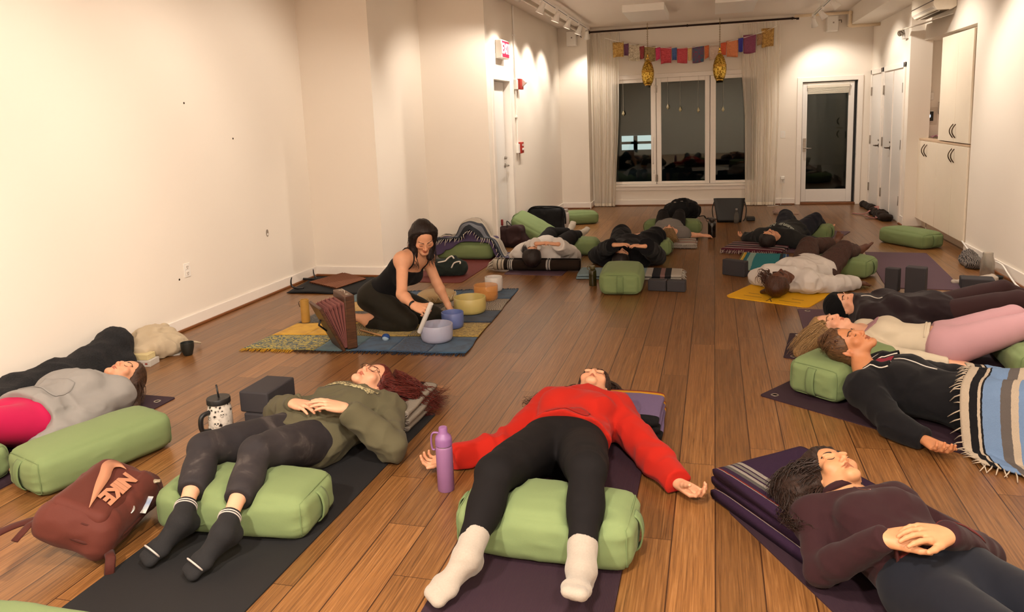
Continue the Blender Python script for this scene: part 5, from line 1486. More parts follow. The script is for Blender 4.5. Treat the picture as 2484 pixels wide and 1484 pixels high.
    V, Q = hair_cap(b, .016, ((.10, .062), (.03, .046), (-.02, .018), (-.06, -.01)), seed=4, low=-.10, extra=[p_ell(b.L(F(1478, 950, .06)), (.07, .09, .05))+(.05,), p_ell(b.L(F(1400, 955, .05)), (.06, .08, .04))+(.05,)])
    st = locks(b, [[F(1475, 930, .14), F(1500, 960, .07), F(1530, 985, .03), F(1548, 1010, .015)], [F(1400, 940, .12), F(1350, 962, .05), F(1305, 975, .03), F(1272, 1000, .012)], [F(1395, 955, .1), F(1345, 975, .05), F(1300, 990, .02), F(1275, 985, .012)], [F(1480, 950, .1), F(1520, 975, .04), F(1555, 990, .03), F(1560, 1005, .02)]], 150, .0034, .04, .016, 18, 6, 20, floor=.004)
    add_hair(b, hm, V, Q, st)
    return b
PC = person_red()
# ------------------------------------------------------------------ their mats and bolsters
bolster_px('bolster under the knees of the person in the olive sweatshirt', (395, 1293), (715, 1320), 1, bodies=[PB], seed=1)
bolster_px('bolster under the knees of the person in red', (1108, 1345), (1522, 1402), 1, bodies=[PC], seed=2, H=.185)
def lying(label, pel, neck, head, arms, legs, skin, top, bottom=None, feet=None, hair=None, brow='#2a1a12', hips=.17, waist=.14, chest=.15, bust=.055, depth=1.0, h=.011, hf=.0045, hc=.010, front=UP, floor=.0085,
          r_arm=(.050, .040, .036, .026), r_leg=(.095, .064, .056, .034), shw=.165, drop=.02, scale=1.0, lips='#a85a52', face=True, belly=0.0, shoulders=None, hipw=.088, group='people resting on the studio floor', headsize=1.0):
    """a person lying down. arms: sd -> dict(el, wr, hand=(d,n,curl[,spread])); legs: sd -> dict(kn, an, toe, up)"""
    pel, neck = np.asarray(pel, float), np.asarray(neck, float); dirb = nrm((neck-pel)*V3(1, 1, 0)); yaw = math.atan2(dirb[1], dirb[0])-math.pi/2
    b = Body(label, (pel[0], pel[1], 0), yaw, scale=scale, group=group); b.floor = floor
    sp = nrm(neck-pel)
    rt = nrm(np.cross(sp, np.asarray(front, float)))          # the body's right when lying on the back: head up the page, face to the viewer
    b.dirb, b.rt = dirb, rt
    sh = {'R': neck-rt*0+rt*shw*scale-sp*.045+V3(0, 0, -drop), 'L': neck-rt*shw*scale-sp*.045+V3(0, 0, -drop)}
    if shoulders: sh.update({k: np.asarray(v, float) for k, v in shoulders.items()})
    hp = {'R': pel+rt*hipw*scale, 'L': pel-rt*hipw*scale}
    b.torso(pel, neck, sh['R'], sh['L'], hp['R'], hp['L'], front, hips=hips, waist=waist, chest=chest, bust=bust, depth=depth, belly=belly)
    for sd, a in arms.items():
        b.arm(sd, sh[sd], a['el'], a['wr'], r=r_arm)
        hd = a.get('hand')
        if hd: b.hand('L' if sd == 'L' else 'R', *hd)
    for sd, l in legs.items():
        b.leg(sd, hp[sd], l['kn'], l['an'], r=r_leg, calf=l.get('calf', (0, 0, -1)))
        if 'toe' in l: b.foot(sd, l['toe'], l['up'], toes=l.get('bare', False))
    c, fw, up = head; b.head(c, fw, up, neck, size=headsize)
    cov = {'torso'} if not top.get('bare_torso') else set()
    if bottom: cov |= {'legL', 'legR'}
    if feet: cov |= {'footL', 'footR'}
    if top.get('sleeves', True): cov |= {'armL', 'armR'}
    b.skin(skin, cov, h=h, hf=hf, lips=lips)
    if face: b.face_hair(brow)
    g = [dict(tags=['torso'], off=top.get('off', .02), cuts=[(pel+dirb*top.get('hem', -.02), nrm(-dirb+np.asarray(top.get('hemtilt', (0, 0, -.1))))), (neck+dirb*top.get('neck', .012), nrm(dirb+V3(0, 0, top.get('necktilt', .5))))]+top.get('cuts', []), ck=.01)]
    for sd, a in arms.items():
        f = top.get('sleeve', {}).get(sd, top.get('sleeve_len', -.012))
        if top.get('sleeves', True) or top.get('short'):
            wr, el = np.asarray(a['wr'], float), np.asarray(a['el'], float)
            if top.get('short'): s0 = sh[sd]; cut = (s0+(el-s0)*top['short'], el-s0)
            else: cut = (wr+nrm(wr-el)*f, wr-el)
            g.append(dict(tags=['arm'+sd], off=top.get('soff', top.get('off', .02)), cuts=[cut]))
    b.top = b.cloth(top.get('name', 'sweatshirt'), top['mat'], g, h=hc, fold=top.get('fold'), k=.035)
    if bottom:
        gg = [dict(tags=['torso'], off=bottom.get('off', .006), cuts=[(pel+dirb*bottom.get('rise', .12), dirb)])]
        for sd, l in legs.items():
            kn, an = np.asarray(l['kn'], float), np.asarray(l['an'], float)
            gg.append(dict(tags=['leg'+sd], off=bottom.get('loff', bottom.get('off', .006)), cuts=[(kn+(an-kn)*bottom.get('to', .9), an-kn)]))
        b.bottom = b.cloth(bottom.get('name', 'leggings'), bottom['mat'], gg, h=hc, fold=bottom.get('fold'), k=.04)
    if feet:
        for sd, l in legs.items():
            if 'toe' not in l: continue
            kn, an = np.asarray(l['kn'], float), np.asarray(l['an'], float); q = an-nrm(an-kn)*feet.get('cuff', .08)
            b.cloth('sock', feet['mat'], [dict(tags=['foot'+sd], off=.004), dict(tags=['leg'+sd], off=.005, cuts=[(q, kn-an)])], h=.008, k=.02)
    if hair:
        ex = [e for e in hair.get('mass', lambda b: [])(b)]
        V, Q = hair_cap(b, hair.get('off', .013), hair.get('line', ((.10, .060), (.03, .044), (-.02, .012), (-.06, -.02))), seed=hair.get('seed', 1), extra=ex, low=hair.get('low', -.09), h=hair.get('h', .005), noise=hair.get('noise', .002), back=hair.get('back', 0))
        st = hair['strands'](b) if 'strands' in hair else None
        b.hair = add_hair(b, hair['mat'], V, Q, st, hair.get('name', 'hair'), hair.get('label'))
    return b
def body_cap(b, pts): return pts
H_BLACK = hair_mat('hair_black', '#0c0808', '#241612'); H_BROWN = hair_mat('hair_brown', '#1d120c', '#4a2e1c'); H_BLOND = hair_mat('hair_blond', '#6a4c2c', '#b08c5c'); H_MID = hair_mat('hair_mid', '#2b1a10', '#6b4a2c')
K_BLACK = fabric('black_fleece', '#0f0e11', .92, 600, .2, .1, sheen=.05)
# ================================================================== A: grey hooded top, pink leggings
neck = V3(-3.50, 3.46, .135); pel = V3(-3.53, 2.95, .12)
PA = lying('person in a grey hooded top and bright pink leggings beside the wall', pel, neck, (V3(-3.455, 3.61, .145), V3(.08, -.12, 1), V3(.22, 1, .05)),
    {'R': dict(el=F(172, 1036, .075), wr=V3(-3.27, 2.80, .06), hand=(V3(.0, -1, 0), V3(.2, 0, 1), (.2, .3, .2))), 'L': dict(el=V3(-3.79, 3.14, .08), wr=V3(-3.72, 2.9, .09), hand=(V3(.2, -1, 0), V3(0, 0, 1), (.2, .3, .2)))},
    {'R': dict(kn=V3(-3.43, 2.55, .27), an=V3(-3.42, 2.2, .1), toe=V3(.1, -.6, .8), up=V3(0, .8, .6)), 'L': dict(kn=V3(-3.64, 2.55, .27), an=V3(-3.65, 2.2, .1), toe=V3(-.1, -.6, .8), up=V3(0, .8, .6))},
    SK_LIGHT, dict(name='hooded_top', mat=fabric('heather_grey_fleece', '#8f8b87', .93, 500, .25, .1), off=.027, hem=.035, neck=.0, fold=folds(.009, (9, 8, 9), 31, .009, 4.5, .5)),
    dict(mat=fabric('pink_jersey', '#b8164a', .7, 900, .08, .06), off=.008, fold=folds(.001, (8, 12, 8), 2, .002, 5)), hips=.19, waist=.16, chest=.165, bust=.065, depth=1.12, hf=.004, hc=.008,
    hair=dict(mat=H_BROWN, seed=5, off=.011, line=((.10, .058), (.03, .044), (-.02, .0), (-.06, -.03)), mass=lambda b: [p_cone(b.hW(0, -.06, .03), b.L(F(325, 985, .02)), .07, .035)+(.04,)],
              strands=lambda b: locks(b, [[b.base+Rz(b.yaw) @ b.hW(.05, -.02, .07), F(340, 945, .08), F(330, 990, .02)], [b.base+Rz(b.yaw) @ b.hW(.07, -.03, .02), F(320, 950, .08), F(305, 985, .02)]], 60, .003, .03, .006, 6, 2, 12, floor=.006)))
# hood bunched round the neck and the front pocket
hd = MB(); c = PA.L(neck+V3(.0, .03, 0))
hm = fabric('heather_grey_fleece', '#8f8b87')
loop = []
for a in np.linspace(math.radians(200), math.radians(-20), 15): loop.append(c+np.array([.105*math.cos(a), .045*math.sin(a)-.03, .02-.075*math.sin(a) if math.sin(a) > 0 else .03]))
hd.tube(loop, [.012+.02*math.sin(math.pi*i/14) for i in range(15)], 12)
obj('hood', hd, hm, PA.root, smooth=True, local=True)
def patch(b, name, c, ax, ay, nx, ny, lift, m, shape=None, th=.002, label=None, o=None):
    """a sheet laid over a garment: centre c, half axes ax, ay (2-vectors)"""
    P = np.zeros((nx, ny, 3)); ax = np.asarray(ax); ay = np.asarray(ay)
    for i in range(nx):
        for k in range(ny):
            u = -1+2*i/(nx-1); v = -1+2*k/(ny-1)
            if shape: u, v = shape(u, v)
            P[i, k] = ontop(b, o or b.top, c[0]+ax[0]*u+ay[0]*v, c[1]+ax[1]*u+ay[1]*v, lift)
    q = obj(name, MB().grid(P), m, b.root, smooth=True, solid=th)
    if label: q['label'] = label
    return q
patch(PA, 'front_pocket', (-3.50, 3.12), (.13, 0), (0, .075), 24, 16, .004, hm, shape=lambda u, v: (u*(1-.22*max(0, v)), v), th=.004)
# ================================================================== D: maroon zip top, hands folded
neck = F(2052, 1208, .175); pel = neck+nrm(V3(.25, -.48, -.09))*.50; pel[2] = .125
wN = F(2142, 1306, .285); wF = F(2300, 1296, .305)
PD = lying('person in a maroon zip top with folded hands and navy leggings', pel, neck, (F(2022, 1152, .215), V3(.12, -.16, 1), V3(-.42, .86, .16)),
    {'L': dict(el=F(1990, 1385, .065), wr=wN, hand=(F(2215, 1297, .305)-wN, UP+V3(-.1, -.1, 0), (.25, .3, .2), .03)), 'R': dict(el=F(2390, 1345, .09), wr=wF, hand=(F(2205, 1288, .335)-wF, UP+V3(0, -.2, 0), (.2, .3, .25), .03))},
    {'L': dict(kn=pel+V3(.06, -.42, .1), an=pel+V3(.12, -.8, -.02)), 'R': dict(kn=pel+V3(.28, -.34, .1), an=pel+V3(.4, -.7, -.02))},
    SK_OLIVE, dict(name='zip_top', mat=fabric('maroon_knit', '#2e1519', .85, 800, .15, .08, sheen=.05), off=.010, soff=.009, hem=.045, neck=.0, necktilt=.7, fold=folds(.0035, (14, 7, 14), 41, .003, 6, .5), sleeve_len=.012),
    dict(mat=fabric('navy_jersey', '#10131d', .75, 900, .08, .1, sheen=.05), off=.007, rise=.10, to=1.1, fold=folds(.001, (8, 12, 8), 2, .002, 5)), hips=.175, waist=.15, chest=.155, bust=.06, depth=1.05, hf=.003, hc=.007, brow='#1e130e', lips='#9a5a48',
    hair=dict(mat=hair_mat('hair_dark_curl', '#120b08', '#33211a'), seed=6, off=.018, h=.005, line=((.10, .058), (.03, .043), (-.02, -.004), (-.06, -.03)), noise=.003,
              mass=lambda b: [p_cone(b.hW(.03, -.05, .05), b.L(F(1925, 1195, .15)), .085, .07)+(.05,), p_cone(b.L(F(1925, 1195, .15)), b.L(F(1945, 1265, .14)), .075, .045)+(.05,)],
              strands=lambda b: locks(b, [[F(1985, 1130, .27), F(1920, 1150, .22), F(1885, 1195, .16), F(1880, 1230, .14)], [F(1975, 1160, .22), F(1920, 1200, .18), F(1915, 1260, .14), F(1935, 1290, .13)], [F(1990, 1185, .2), F(1950, 1230, .17), F(1935, 1275, .14), F(1960, 1300, .13)], [F(1990, 1120, .26), F(1940, 1135, .24), F(1890, 1170, .19), F(1870, 1210, .15)]], 170, .0034, .035, .014, 16, 6, 18, floor=.13, out=.9)))
patch(PD, 'hem_band', pel+PD.dirb*.058, PD.rt[:2]*.17, PD.dirb[:2]*.010, 40, 4, .003, fabric('rust_band', '#5c1f1c'), th=.003, label='rust red band at the hem')
zp = [ontop(PD, PD.top, *(neck-PD.dirb*(.03+.10*i/8))[:2], .001) for i in range(9)]
obj('zip', MB().tube(zp, .0028, 6), plain('zip_metal', '#7a5a58', .35, .7), PD.root, smooth=True)
col = [neck+PD.dirb*(.03-.035*math.cos(a))+PD.rt*.072*math.sin(a)+V3(0, 0, .012+.055*math.cos(a)) for a in np.linspace(-2.2, 2.2, 17)]
obj('collar', MB().tube(col, .012, 8, flat=1.4), fabric('maroon_knit', '#2e1519'), PD.root, smooth=True)
obj('earring', MB().ell(PD.hW(.082, -.004, -.036), (.0035,)*3, None, 10, 6), M_WHITE, PD.root, local=True)
# ================================================================== E: black hooded top, striped blanket over the legs
neck = F(2098, 892, .215); pel = V3(1.27, 3.95, .125)
wN = F(2244, 1067, .05)
PE = lying('person in a black zip hooded top with head on a bolster under a striped blanket', pel, neck, (F(2060, 838, .305), V3(.30, -.18, .93), V3(-.86, .30, .35)),
    {'L': dict(el=F(2166, 1030, .07), wr=wN, hand=(F(2300, 1108, .035)-wN, V3(-.2, .1, -1), (.45, .6, .45), .05)), 'R': dict(el=V3(1.28, 4.42, .1), wr=V3(1.45, 4.3, .12), hand=(V3(1, -.2, 0), UP, (.2, .3, .2)))},
    {'L': dict(kn=pel+V3(.36, -.30, .11), an=pel+V3(.72, -.42, -.03), toe=V3(.3, 0, 1), up=V3(-1, 0, .2)), 'R': dict(kn=pel+V3(.40, -.08, .12), an=pel+V3(.78, -.2, -.03), toe=V3(.3, 0, 1), up=V3(-1, 0, .2))},
    SK_TAN, dict(name='hooded_top', mat=K_BLACK, off=.022, hem=-.02, neck=-.02, necktilt=.9, fold=folds(.007, (9, 9, 9), 51, .006, 5, .4)),
    dict(mat=fabric('black_jersey', '#110e0f'), off=.007, to=1.1), hips=.17, waist=.14, chest=.15, hf=.003, hc=.008, brow='#3a2415', lips='#9a5b50', drop=.045,
    hair=dict(mat=H_MID, seed=7, off=.010, h=.005, line=((.10, .060), (.03, .046), (-.02, -.004), (-.06, -.03)), mass=lambda b: [p_ell(b.hW(-.035, -.055, .118), (.05, .045, .045))+(.02,)],
              strands=lambda b: locks(b, [[b.base+Rz(b.yaw) @ b.hW(.05, .03, .08), b.base+Rz(b.yaw) @ b.hW(.06, -.04, .09), b.base+Rz(b.yaw) @ b.hW(.02, -.1, .1)], [b.base+Rz(b.yaw) @ b.hW(0, .05, .115), b.base+Rz(b.yaw) @ b.hW(.01, -.02, .125), b.base+Rz(b.yaw) @ b.hW(0, -.1, .1)]], 50, .003, .02, .006, 5, 3, 10)))
wm = plain('white_piping', '#cfc6ba', .7)
cp = MB()
nE = PE
clip = MB()
for s_ in (-1, 1): clip.tube([PE.hW(.062+s_*.006, .0+s_*.006, .062), PE.hW(.074, s_*.02, .07), PE.hW(.072, s_*.03, .058)], .005, 6)
o = obj('hair_claw', clip, plain('tortoise_clip', '#3b2116', .3), PE.root, smooth=True, local=True); o['label'] = 'brown hair claw clip'
q = lambda a, s_, lift=0.0: ontop(PE, PE.top, *(neck-PE.dirb*a+PE.rt*s_)[:2], lift)
# open collar flaps with white edges
for sg in (-1, 1):
    P = np.zeros((12, 6, 3))
    for i in range(12):
        for k in range(6):
            a = -.02+.16*i/11; s_ = sg*(.035+.03*i/11+.055*k/5)
            p = ontop(PE, PE.top, *(neck-PE.dirb*max(a, .012)+PE.rt*s_)[:2], .0); P[i, k] = p+V3(0, 0, .004+.018*math.sin(math.pi*k/5))
    obj('collar', MB().grid(P, False), K_BLACK, PE.root, smooth=True, solid=.005)
    obj('piping', MB().tube(P[:, 0]+np.array([0, 0, .003]), .0035, 6), wm, PE.root, smooth=True)
    obj('piping', MB().tube(P[:, 5]+np.array([0, 0, .003]), .0035, 6), wm, PE.root, smooth=True)
obj('zip', MB().tube([q(.14+.2*i/8, .0, .002) for i in range(9)], .0035, 6), plain('zip_white', '#b9b1a8', .4, .3), PE.root, smooth=True)
patch(PE, 'undershirt', neck-PE.dirb*.085, PE.rt[:2]*.04, PE.dirb[:2]*.045, 10, 10, .002, fabric('cherry_shirt', '#7a1a2c'), th=.002)
# ================================================================== F: cream crop top, pale pink leggings
neck = F(2070, 806, .125); pel = V3(1.41, 5.02, .12)
knF = F(2480, 785, .27)
PF = lying('blond person in a cream crop top and pale pink leggings', pel, neck, (F(2012, 796, .13), V3(.12, -.15, 1), V3(-1, .25, .0)),
    {'L': dict(el=V3(1.13, 4.84, .07), wr=V3(1.36, 4.80, .06), hand=(V3(1, .1, 0), UP, (.2, .3, .2))), 'R': dict(el=V3(1.2, 5.33, .07), wr=V3(1.44, 5.27, .06), hand=(V3(1, 0, 0), UP, (.2, .3, .2)))},
    {'L': dict(kn=pel+V3(.37, -.10, .155), an=pel+V3(.74, -.12, .0), toe=V3(.3, 0, 1), up=V3(-1, 0, .2)), 'R': dict(kn=pel+V3(.37, .09, .155), an=pel+V3(.75, .09, .0), toe=V3(.3, 0, 1), up=V3(-1, 0, .2))},
    SK_FAIR, dict(name='crop_top', mat=fabric('cream_rib', '#c9bba4', .85, 800, .15, .05), off=.010, soff=.010, hem=.115, neck=-.05, necktilt=.9, fold=folds(.0025, (10, 10, 10), 61, .003, 6, .4)),
    dict(mat=fabric('pale_pink_jersey', '#b58a90', .7, 900, .08, .05), off=.007, rise=.085, fold=folds(.001, (8, 12, 8), 2, .002, 5)), hips=.18, waist=.135, chest=.145, bust=.055, hf=.0038, hc=.0085, brow='#6b4a2e', lips='#b0685c', hipw=.09, r_leg=(.105, .068, .058, .036),
    hair=dict(mat=H_BLOND, seed=8, off=.011, line=((.10, .060), (.03, .046), (-.02, .004), (-.06, -.02)), mass=lambda b: [p_cone(b.hW(0, -.06, .05), b.L(F(1940, 855, .03)), .075, .04)+(.05,)],
              strands=lambda b: locks(b, [[F(1995, 785, .2), F(1955, 815, .12), F(1925, 855, .02)], [F(1985, 810, .15), F(1950, 840, .08), F(1935, 865, .015)], [F(2000, 780, .2), F(1965, 800, .14), F(1915, 860, .02)]], 90, .0034, .03, .006, 6, 2, 12, floor=.008)))
patch(PF, 'bra_top', neck-PF.dirb*.10, PF.rt[:2]*.09, PF.dirb[:2]*.04, 14, 8, .003, fabric('blush_bra', '#a87c84'), th=.003)
obj('waist_tie', MB().tube([ontop(PF, PF.top, *(pel+PF.dirb*.128+PF.rt*(-.14+.28*i/15))[:2], .002) for i in range(16)], .006, 8), fabric('cream_rib', '#c9bba4'), PF.root, smooth=True)
# ================================================================== G: black beanie, dark hooded top
neck = F(2086, 750, .15); pel = V3(1.55, 5.76, .12)
PG = lying('person in a black knit beanie and a dark plum hooded top', pel, neck, (F(2045, 741, .155), V3(.22, -.25, .95), V3(-.97, .1, .16)),
    {'L': dict(el=V3(1.22, 5.53, .07), wr=V3(1.45, 5.53, .06), hand=(V3(1, .1, 0), UP, (.2, .3, .2))), 'R': dict(el=V3(1.22, 6.05, .08), wr=V3(1.45, 5.95, .1), hand=(V3(1, -.2, 0), UP, (.2, .3, .2)))},
    {'L': dict(kn=F(2470, 728, .29), an=V3(2.27, 5.58, .16), toe=V3(.3, 0, 1), up=V3(-1, 0, .2)), 'R': dict(kn=F(2432, 702, .28), an=V3(2.28, 5.86, .16), toe=V3(.3, 0, 1), up=V3(-1, 0, .2))},
    SK_FAIR, dict(name='hooded_top', mat=fabric('plum_fleece', '#22171a', .95, 500, .3, .12, sheen=.08), off=.027, hem=-.03, neck=.03, necktilt=.2, fold=folds(.010, (8, 8, 8), 71, .009, 4.5, .4)),
    dict(mat=fabric('cocoa_jersey', '#30191a', .75, 900, .08, .06), off=.008, to=1.0), feet=dict(mat=fabric('white_sock', '#b0a698')), hips=.17, waist=.14, chest=.15, hf=.004, hc=.0085, lips='#b0685c', brow='#3a241a',
    hair=dict(name='knit_beanie', label='black knit beanie', mat=fabric('black_knit', '#0a0a0c', .95, 300, .5, .1), seed=9, off=.020, line=((.12, .078), (.06, .075), (.03, .055), (-.02, -.01), (-.06, -.05)), noise=.0015))
ds = MB(); a0 = neck+PG.dirb*.0
ds.tube([ontop(PG, PG.top, *(neck+PG.dirb*(.0-.12*t)+PG.rt*(-.02-.07*t+.05*math.sin(3*t)))[:2], .003) for t in np.linspace(0, 1, 14)], .0035, 6)
o = obj('drawstring', ds, wm, PG.root, smooth=True); o['label'] = 'white hood drawstring'
W_FLEECE = fabric('white_fleece', '#cfc8c2', .95, 500, .25, .05)
# ================================================================== H: white sweatshirt on the yellow mat
neck = V3(.615, 6.82, .135); pel = V3(.90, 7.27, .12)
knL, knR = AY(1962, 597, 7.62), AY(2046, 606, 7.50)
aL, aR = AY(2022, 590, 7.92), AY(2076, 607, 7.80)
PH = lying('person in a white sweatshirt and brown patterned trousers on the yellow mat', pel, neck, (V3(.535, 6.60, .14), V3(.05, .12, 1), V3(-.50, -.86, .05)),
    {'L': dict(el=V3(1.02, 6.84, .07), wr=V3(1.21, 7.03, .05), hand=(V3(.8, .55, -.05), V3(0, 0, 1), (.5, .7, .5))), 'R': dict(el=V3(.40, 7.10, .07), wr=V3(.50, 7.33, .06), hand=(V3(.1, 1, 0), V3(0, 0, 1), (.3, .4, .3)))},
    {'L': dict(kn=knR, an=aR, toe=V3(.62, .45, .62), up=V3(-.6, -.1, .75), bare=True), 'R': dict(kn=knL, an=aL, toe=V3(.30, .50, .8), up=V3(-.6, -.6, .5), bare=True)},
    SK_DARK, dict(name='sweatshirt', mat=W_FLEECE, off=.030, hem=.02, neck=.015, necktilt=.4, fold=folds(.012, (8, 8, 8), 81, .010, 4.5, .5)),
    dict(name='trousers', mat=(lambda t: (t.base(t.ramp(t.noise(t.coords('Object', (1, 1, 1)), 55, 4, .7, 2.5), [(.4, '#1d100d'), (.52, '#4a2c22'), (.62, '#2a1512'), (.72, '#6b4a3a')])), t.set(rough=.9), t.m)[2])(NT('paisley_trousers')), off=.014, loff=.02, to=.84, fold=folds(.007, (8, 10, 8), 5, .008, 5)),
    hips=.17, waist=.15, chest=.155, bust=.05, h=.012, hf=.005, hc=.009, brow='#0f0806', lips='#4a2620',
    hair=dict(mat=hair_mat('hair_auburn_brown', '#24110a', '#4e2a18'), seed=10, off=.022, line=((.10, .062), (.03, .046), (-.02, .004), (-.06, -.03)), mass=lambda b: [p_cone(b.hW(.03, -.05, .10), b.L(F(1848, 708, .02)), .045, .015)+(.04,)],
              strands=lambda b: locks(b, [[b.base+Rz(b.yaw) @ b.hW(-.075, .03, .05), b.base+Rz(b.yaw) @ b.hW(-.11, .06, .03), b.base+Rz(b.yaw) @ b.hW(-.125, .02, .0)], [b.base+Rz(b.yaw) @ b.hW(-.08, .0, .06), b.base+Rz(b.yaw) @ b.hW(-.12, .03, .05), b.base+Rz(b.yaw) @ b.hW(-.13, -.03, .04)]], 36, .007, .045, .016, 8, 4, 8)))
# ================================================================== I: charcoal sweatshirt with letters
neck = V3(.685, 9.06, .14); pel = V3(.915, 9.51, .12)
knL, knR = AY(1906, 524, 9.92), AY(1978, 532, 9.76); aL, aR = V3(1.02, 10.22, .09), AY(1998, 556, 9.98)
PI = lying('person in a charcoal lettered sweatshirt and navy trousers on a striped blanket', pel, neck, (V3(.60, 8.86, .14), V3(.05, .1, 1), V3(-.42, -.9, .05)),
    {'L': dict(el=V3(1.02, 8.98, .07), wr=F(1999, 592, .05), hand=(V3(.8, .6, 0), V3(0, 0, 1), (.3, .4, .3))), 'R': dict(el=V3(.42, 9.34, .06), wr=F(1812, 574, .05), hand=(V3(-.6, .6, 0), V3(0, 0, -1), (.4, .5, .4)))},
    {'R': dict(kn=knL, an=aL, toe=V3(.2, .8, .3), up=V3(0, -.3, .9)), 'L': dict(kn=knR, an=aR, toe=V3(.5, .6, .5), up=V3(-.5, -.3, .8), bare=True)},
    SK_LIGHT, dict(name='sweatshirt', mat=fabric('charcoal_fleece', '#232424', .92, 500, .25, .1, sheen=.05), off=.028, hem=.0, neck=.015, necktilt=.4, fold=folds(.010, (8, 8, 8), 91, .009, 4.5, .5)),
    dict(name='trousers', mat=fabric('navy_twill', '#0e1120', .85, 900, .1, .1, sheen=.05), off=.016, loff=.02, to=.88, fold=folds(.005, (8, 10, 8), 5, .006, 5)), hips=.17, waist=.155, chest=.165, bust=.02, h=.013, hf=.006, hc=.010, brow='#16100c',
    hair=dict(mat=H_BLACK, seed=11, off=.018, line=((.10, .060), (.03, .044), (-.02, .004), (-.06, -.03))))
cen = (neck+pel)/2-(neck-pel)*.0
lt = text_mb('BERE  NT', .078, .002, (0, 0, 0), (1, 0, 0), (0, 1, 0), (0, 0, 1), .002)
lv = []
for p in lt.v:
    xy = (neck-PI.dirb*.15)[:2]+PI.rt[:2]*p[0]+PI.dirb[:2]*p[1]; lv.append(ontop(PI, PI.top, xy[0], xy[1], .004)+V3(0, 0, p[2]))
lt.v = [tuple(p) for p in lv]
o = obj('lettering', lt, plain('letter_felt', '#8f948c', .9), PI.root, norm=False); o['label'] = 'pale college style letters across the chest'
# ================================================================== J: black hooded top
neck = V3(-.93, 7.80, .14); pel = V3(-.90, 8.30, .12)
PJ = lying('person in a loose black hooded top and wide black trousers, hands on the belly', pel, neck, (V3(-.915, 7.60, .135), V3(.06, .18, 1), V3(.0, -1, .1)),
    {'R': dict(el=V3(-1.24, 8.02, .08), wr=F(1489, 594, .31), hand=(V3(.9, .2, .05), UP, (.15, .3, .25))), 'L': dict(el=V3(-.58, 8.00, .08), wr=F(1566, 597, .31), hand=(V3(-.9, .2, .05), UP, (.15, .3, .25)))},
    {'R': dict(kn=AY(1508, 566, 8.66), an=V3(-1.02, 8.88, .09), toe=V3(0, .3, .9), up=V3(0, -.3, .9)), 'L': dict(kn=AY(1590, 574, 8.60), an=V3(-.66, 8.88, .09), toe=V3(0, .3, .9), up=V3(0, -.3, .9))},
    SK_LIGHT, dict(name='hooded_top', mat=K_BLACK, off=.038, soff=.036, hem=.0, neck=.05, necktilt=.15, fold=folds(.012, (7, 7, 7), 101, .011, 4, .5)),
    dict(name='trousers', mat=fabric('black_linen', '#0b0b0e', .9, 700, .15, .1, sheen=.03), off=.02, loff=.035, to=.95, fold=folds(.010, (7, 9, 7), 6, .010, 4)), hips=.18, waist=.17, chest=.175, bust=.04, h=.013, hf=.0055, hc=.010, brow='#1a120d', shw=.175,
    hair=dict(mat=H_BLACK, seed=12, off=.015, mass=lambda b: [p_cone(b.hW(0, -.05, .06), b.L(F(1485, 665, .02)), .07, .02)+(.05,)]))
# ================================================================== K: grey t-shirt, blond, far back
neck = V3(-.535, 9.35, .14); pel = V3(-.55, 9.83, .12)
PK = lying('blond person in a grey t-shirt and black leggings near the backpack', pel, neck, (V3(-.525, 9.155, .15), V3(.05, .2, 1), V3(.0, -1, .1)),
    {'L': dict(el=F(1672, 572, .055), wr=F(1697, 570, .05), hand=(V3(.9, .25, 0), UP, (.3, .4, .3))), 'R': dict(el=F(1583, 576, .055), wr=F(1553, 570, .05), hand=(V3(-.9, .3, 0), UP, (.3, .4, .3)))},
    {'R': dict(kn=AY(1608, 519, 10.17), an=V3(-.66, 10.52, .09), toe=V3(0, .8, .4), up=V3(0, -.3, .9)), 'L': dict(kn=AY(1649, 519, 10.17), an=V3(-.44, 10.52, .09), toe=V3(0, .8, .4), up=V3(0, -.3, .9))},
    SK_FAIR, dict(name='t_shirt', mat=fabric('grey_jersey', '#77726d', .9, 700, .2, .1), off=.016, hem=-.02, neck=.0, necktilt=.5, sleeves=False, short=.55, bare_torso=False, fold=folds(.007, (9, 9, 9), 111, .006, 5, .5)),
    dict(mat=fabric('black_jersey', '#110e0f'), off=.008, to=.9), hips=.165, waist=.135, chest=.145, h=.014, hf=.0065, hc=.011, brow='#6b4a2e',
    hair=dict(mat=H_BLOND, seed=13, off=.015, mass=lambda b: [p_cone(b.hW(0, -.03, .09), b.L(F(1630, 592, .04)), .075, .055)+(.05,)],
              strands=lambda b: locks(b, [[b.base+Rz(b.yaw) @ b.hW(-.03, .06, .1), F(1622, 578, .14), F(1622, 592, .05)], [b.base+Rz(b.yaw) @ b.hW(.03, .06, .1), F(1634, 578, .14), F(1640, 592, .05)]], 60, .004, .045, .005, 5, 2, 8)))
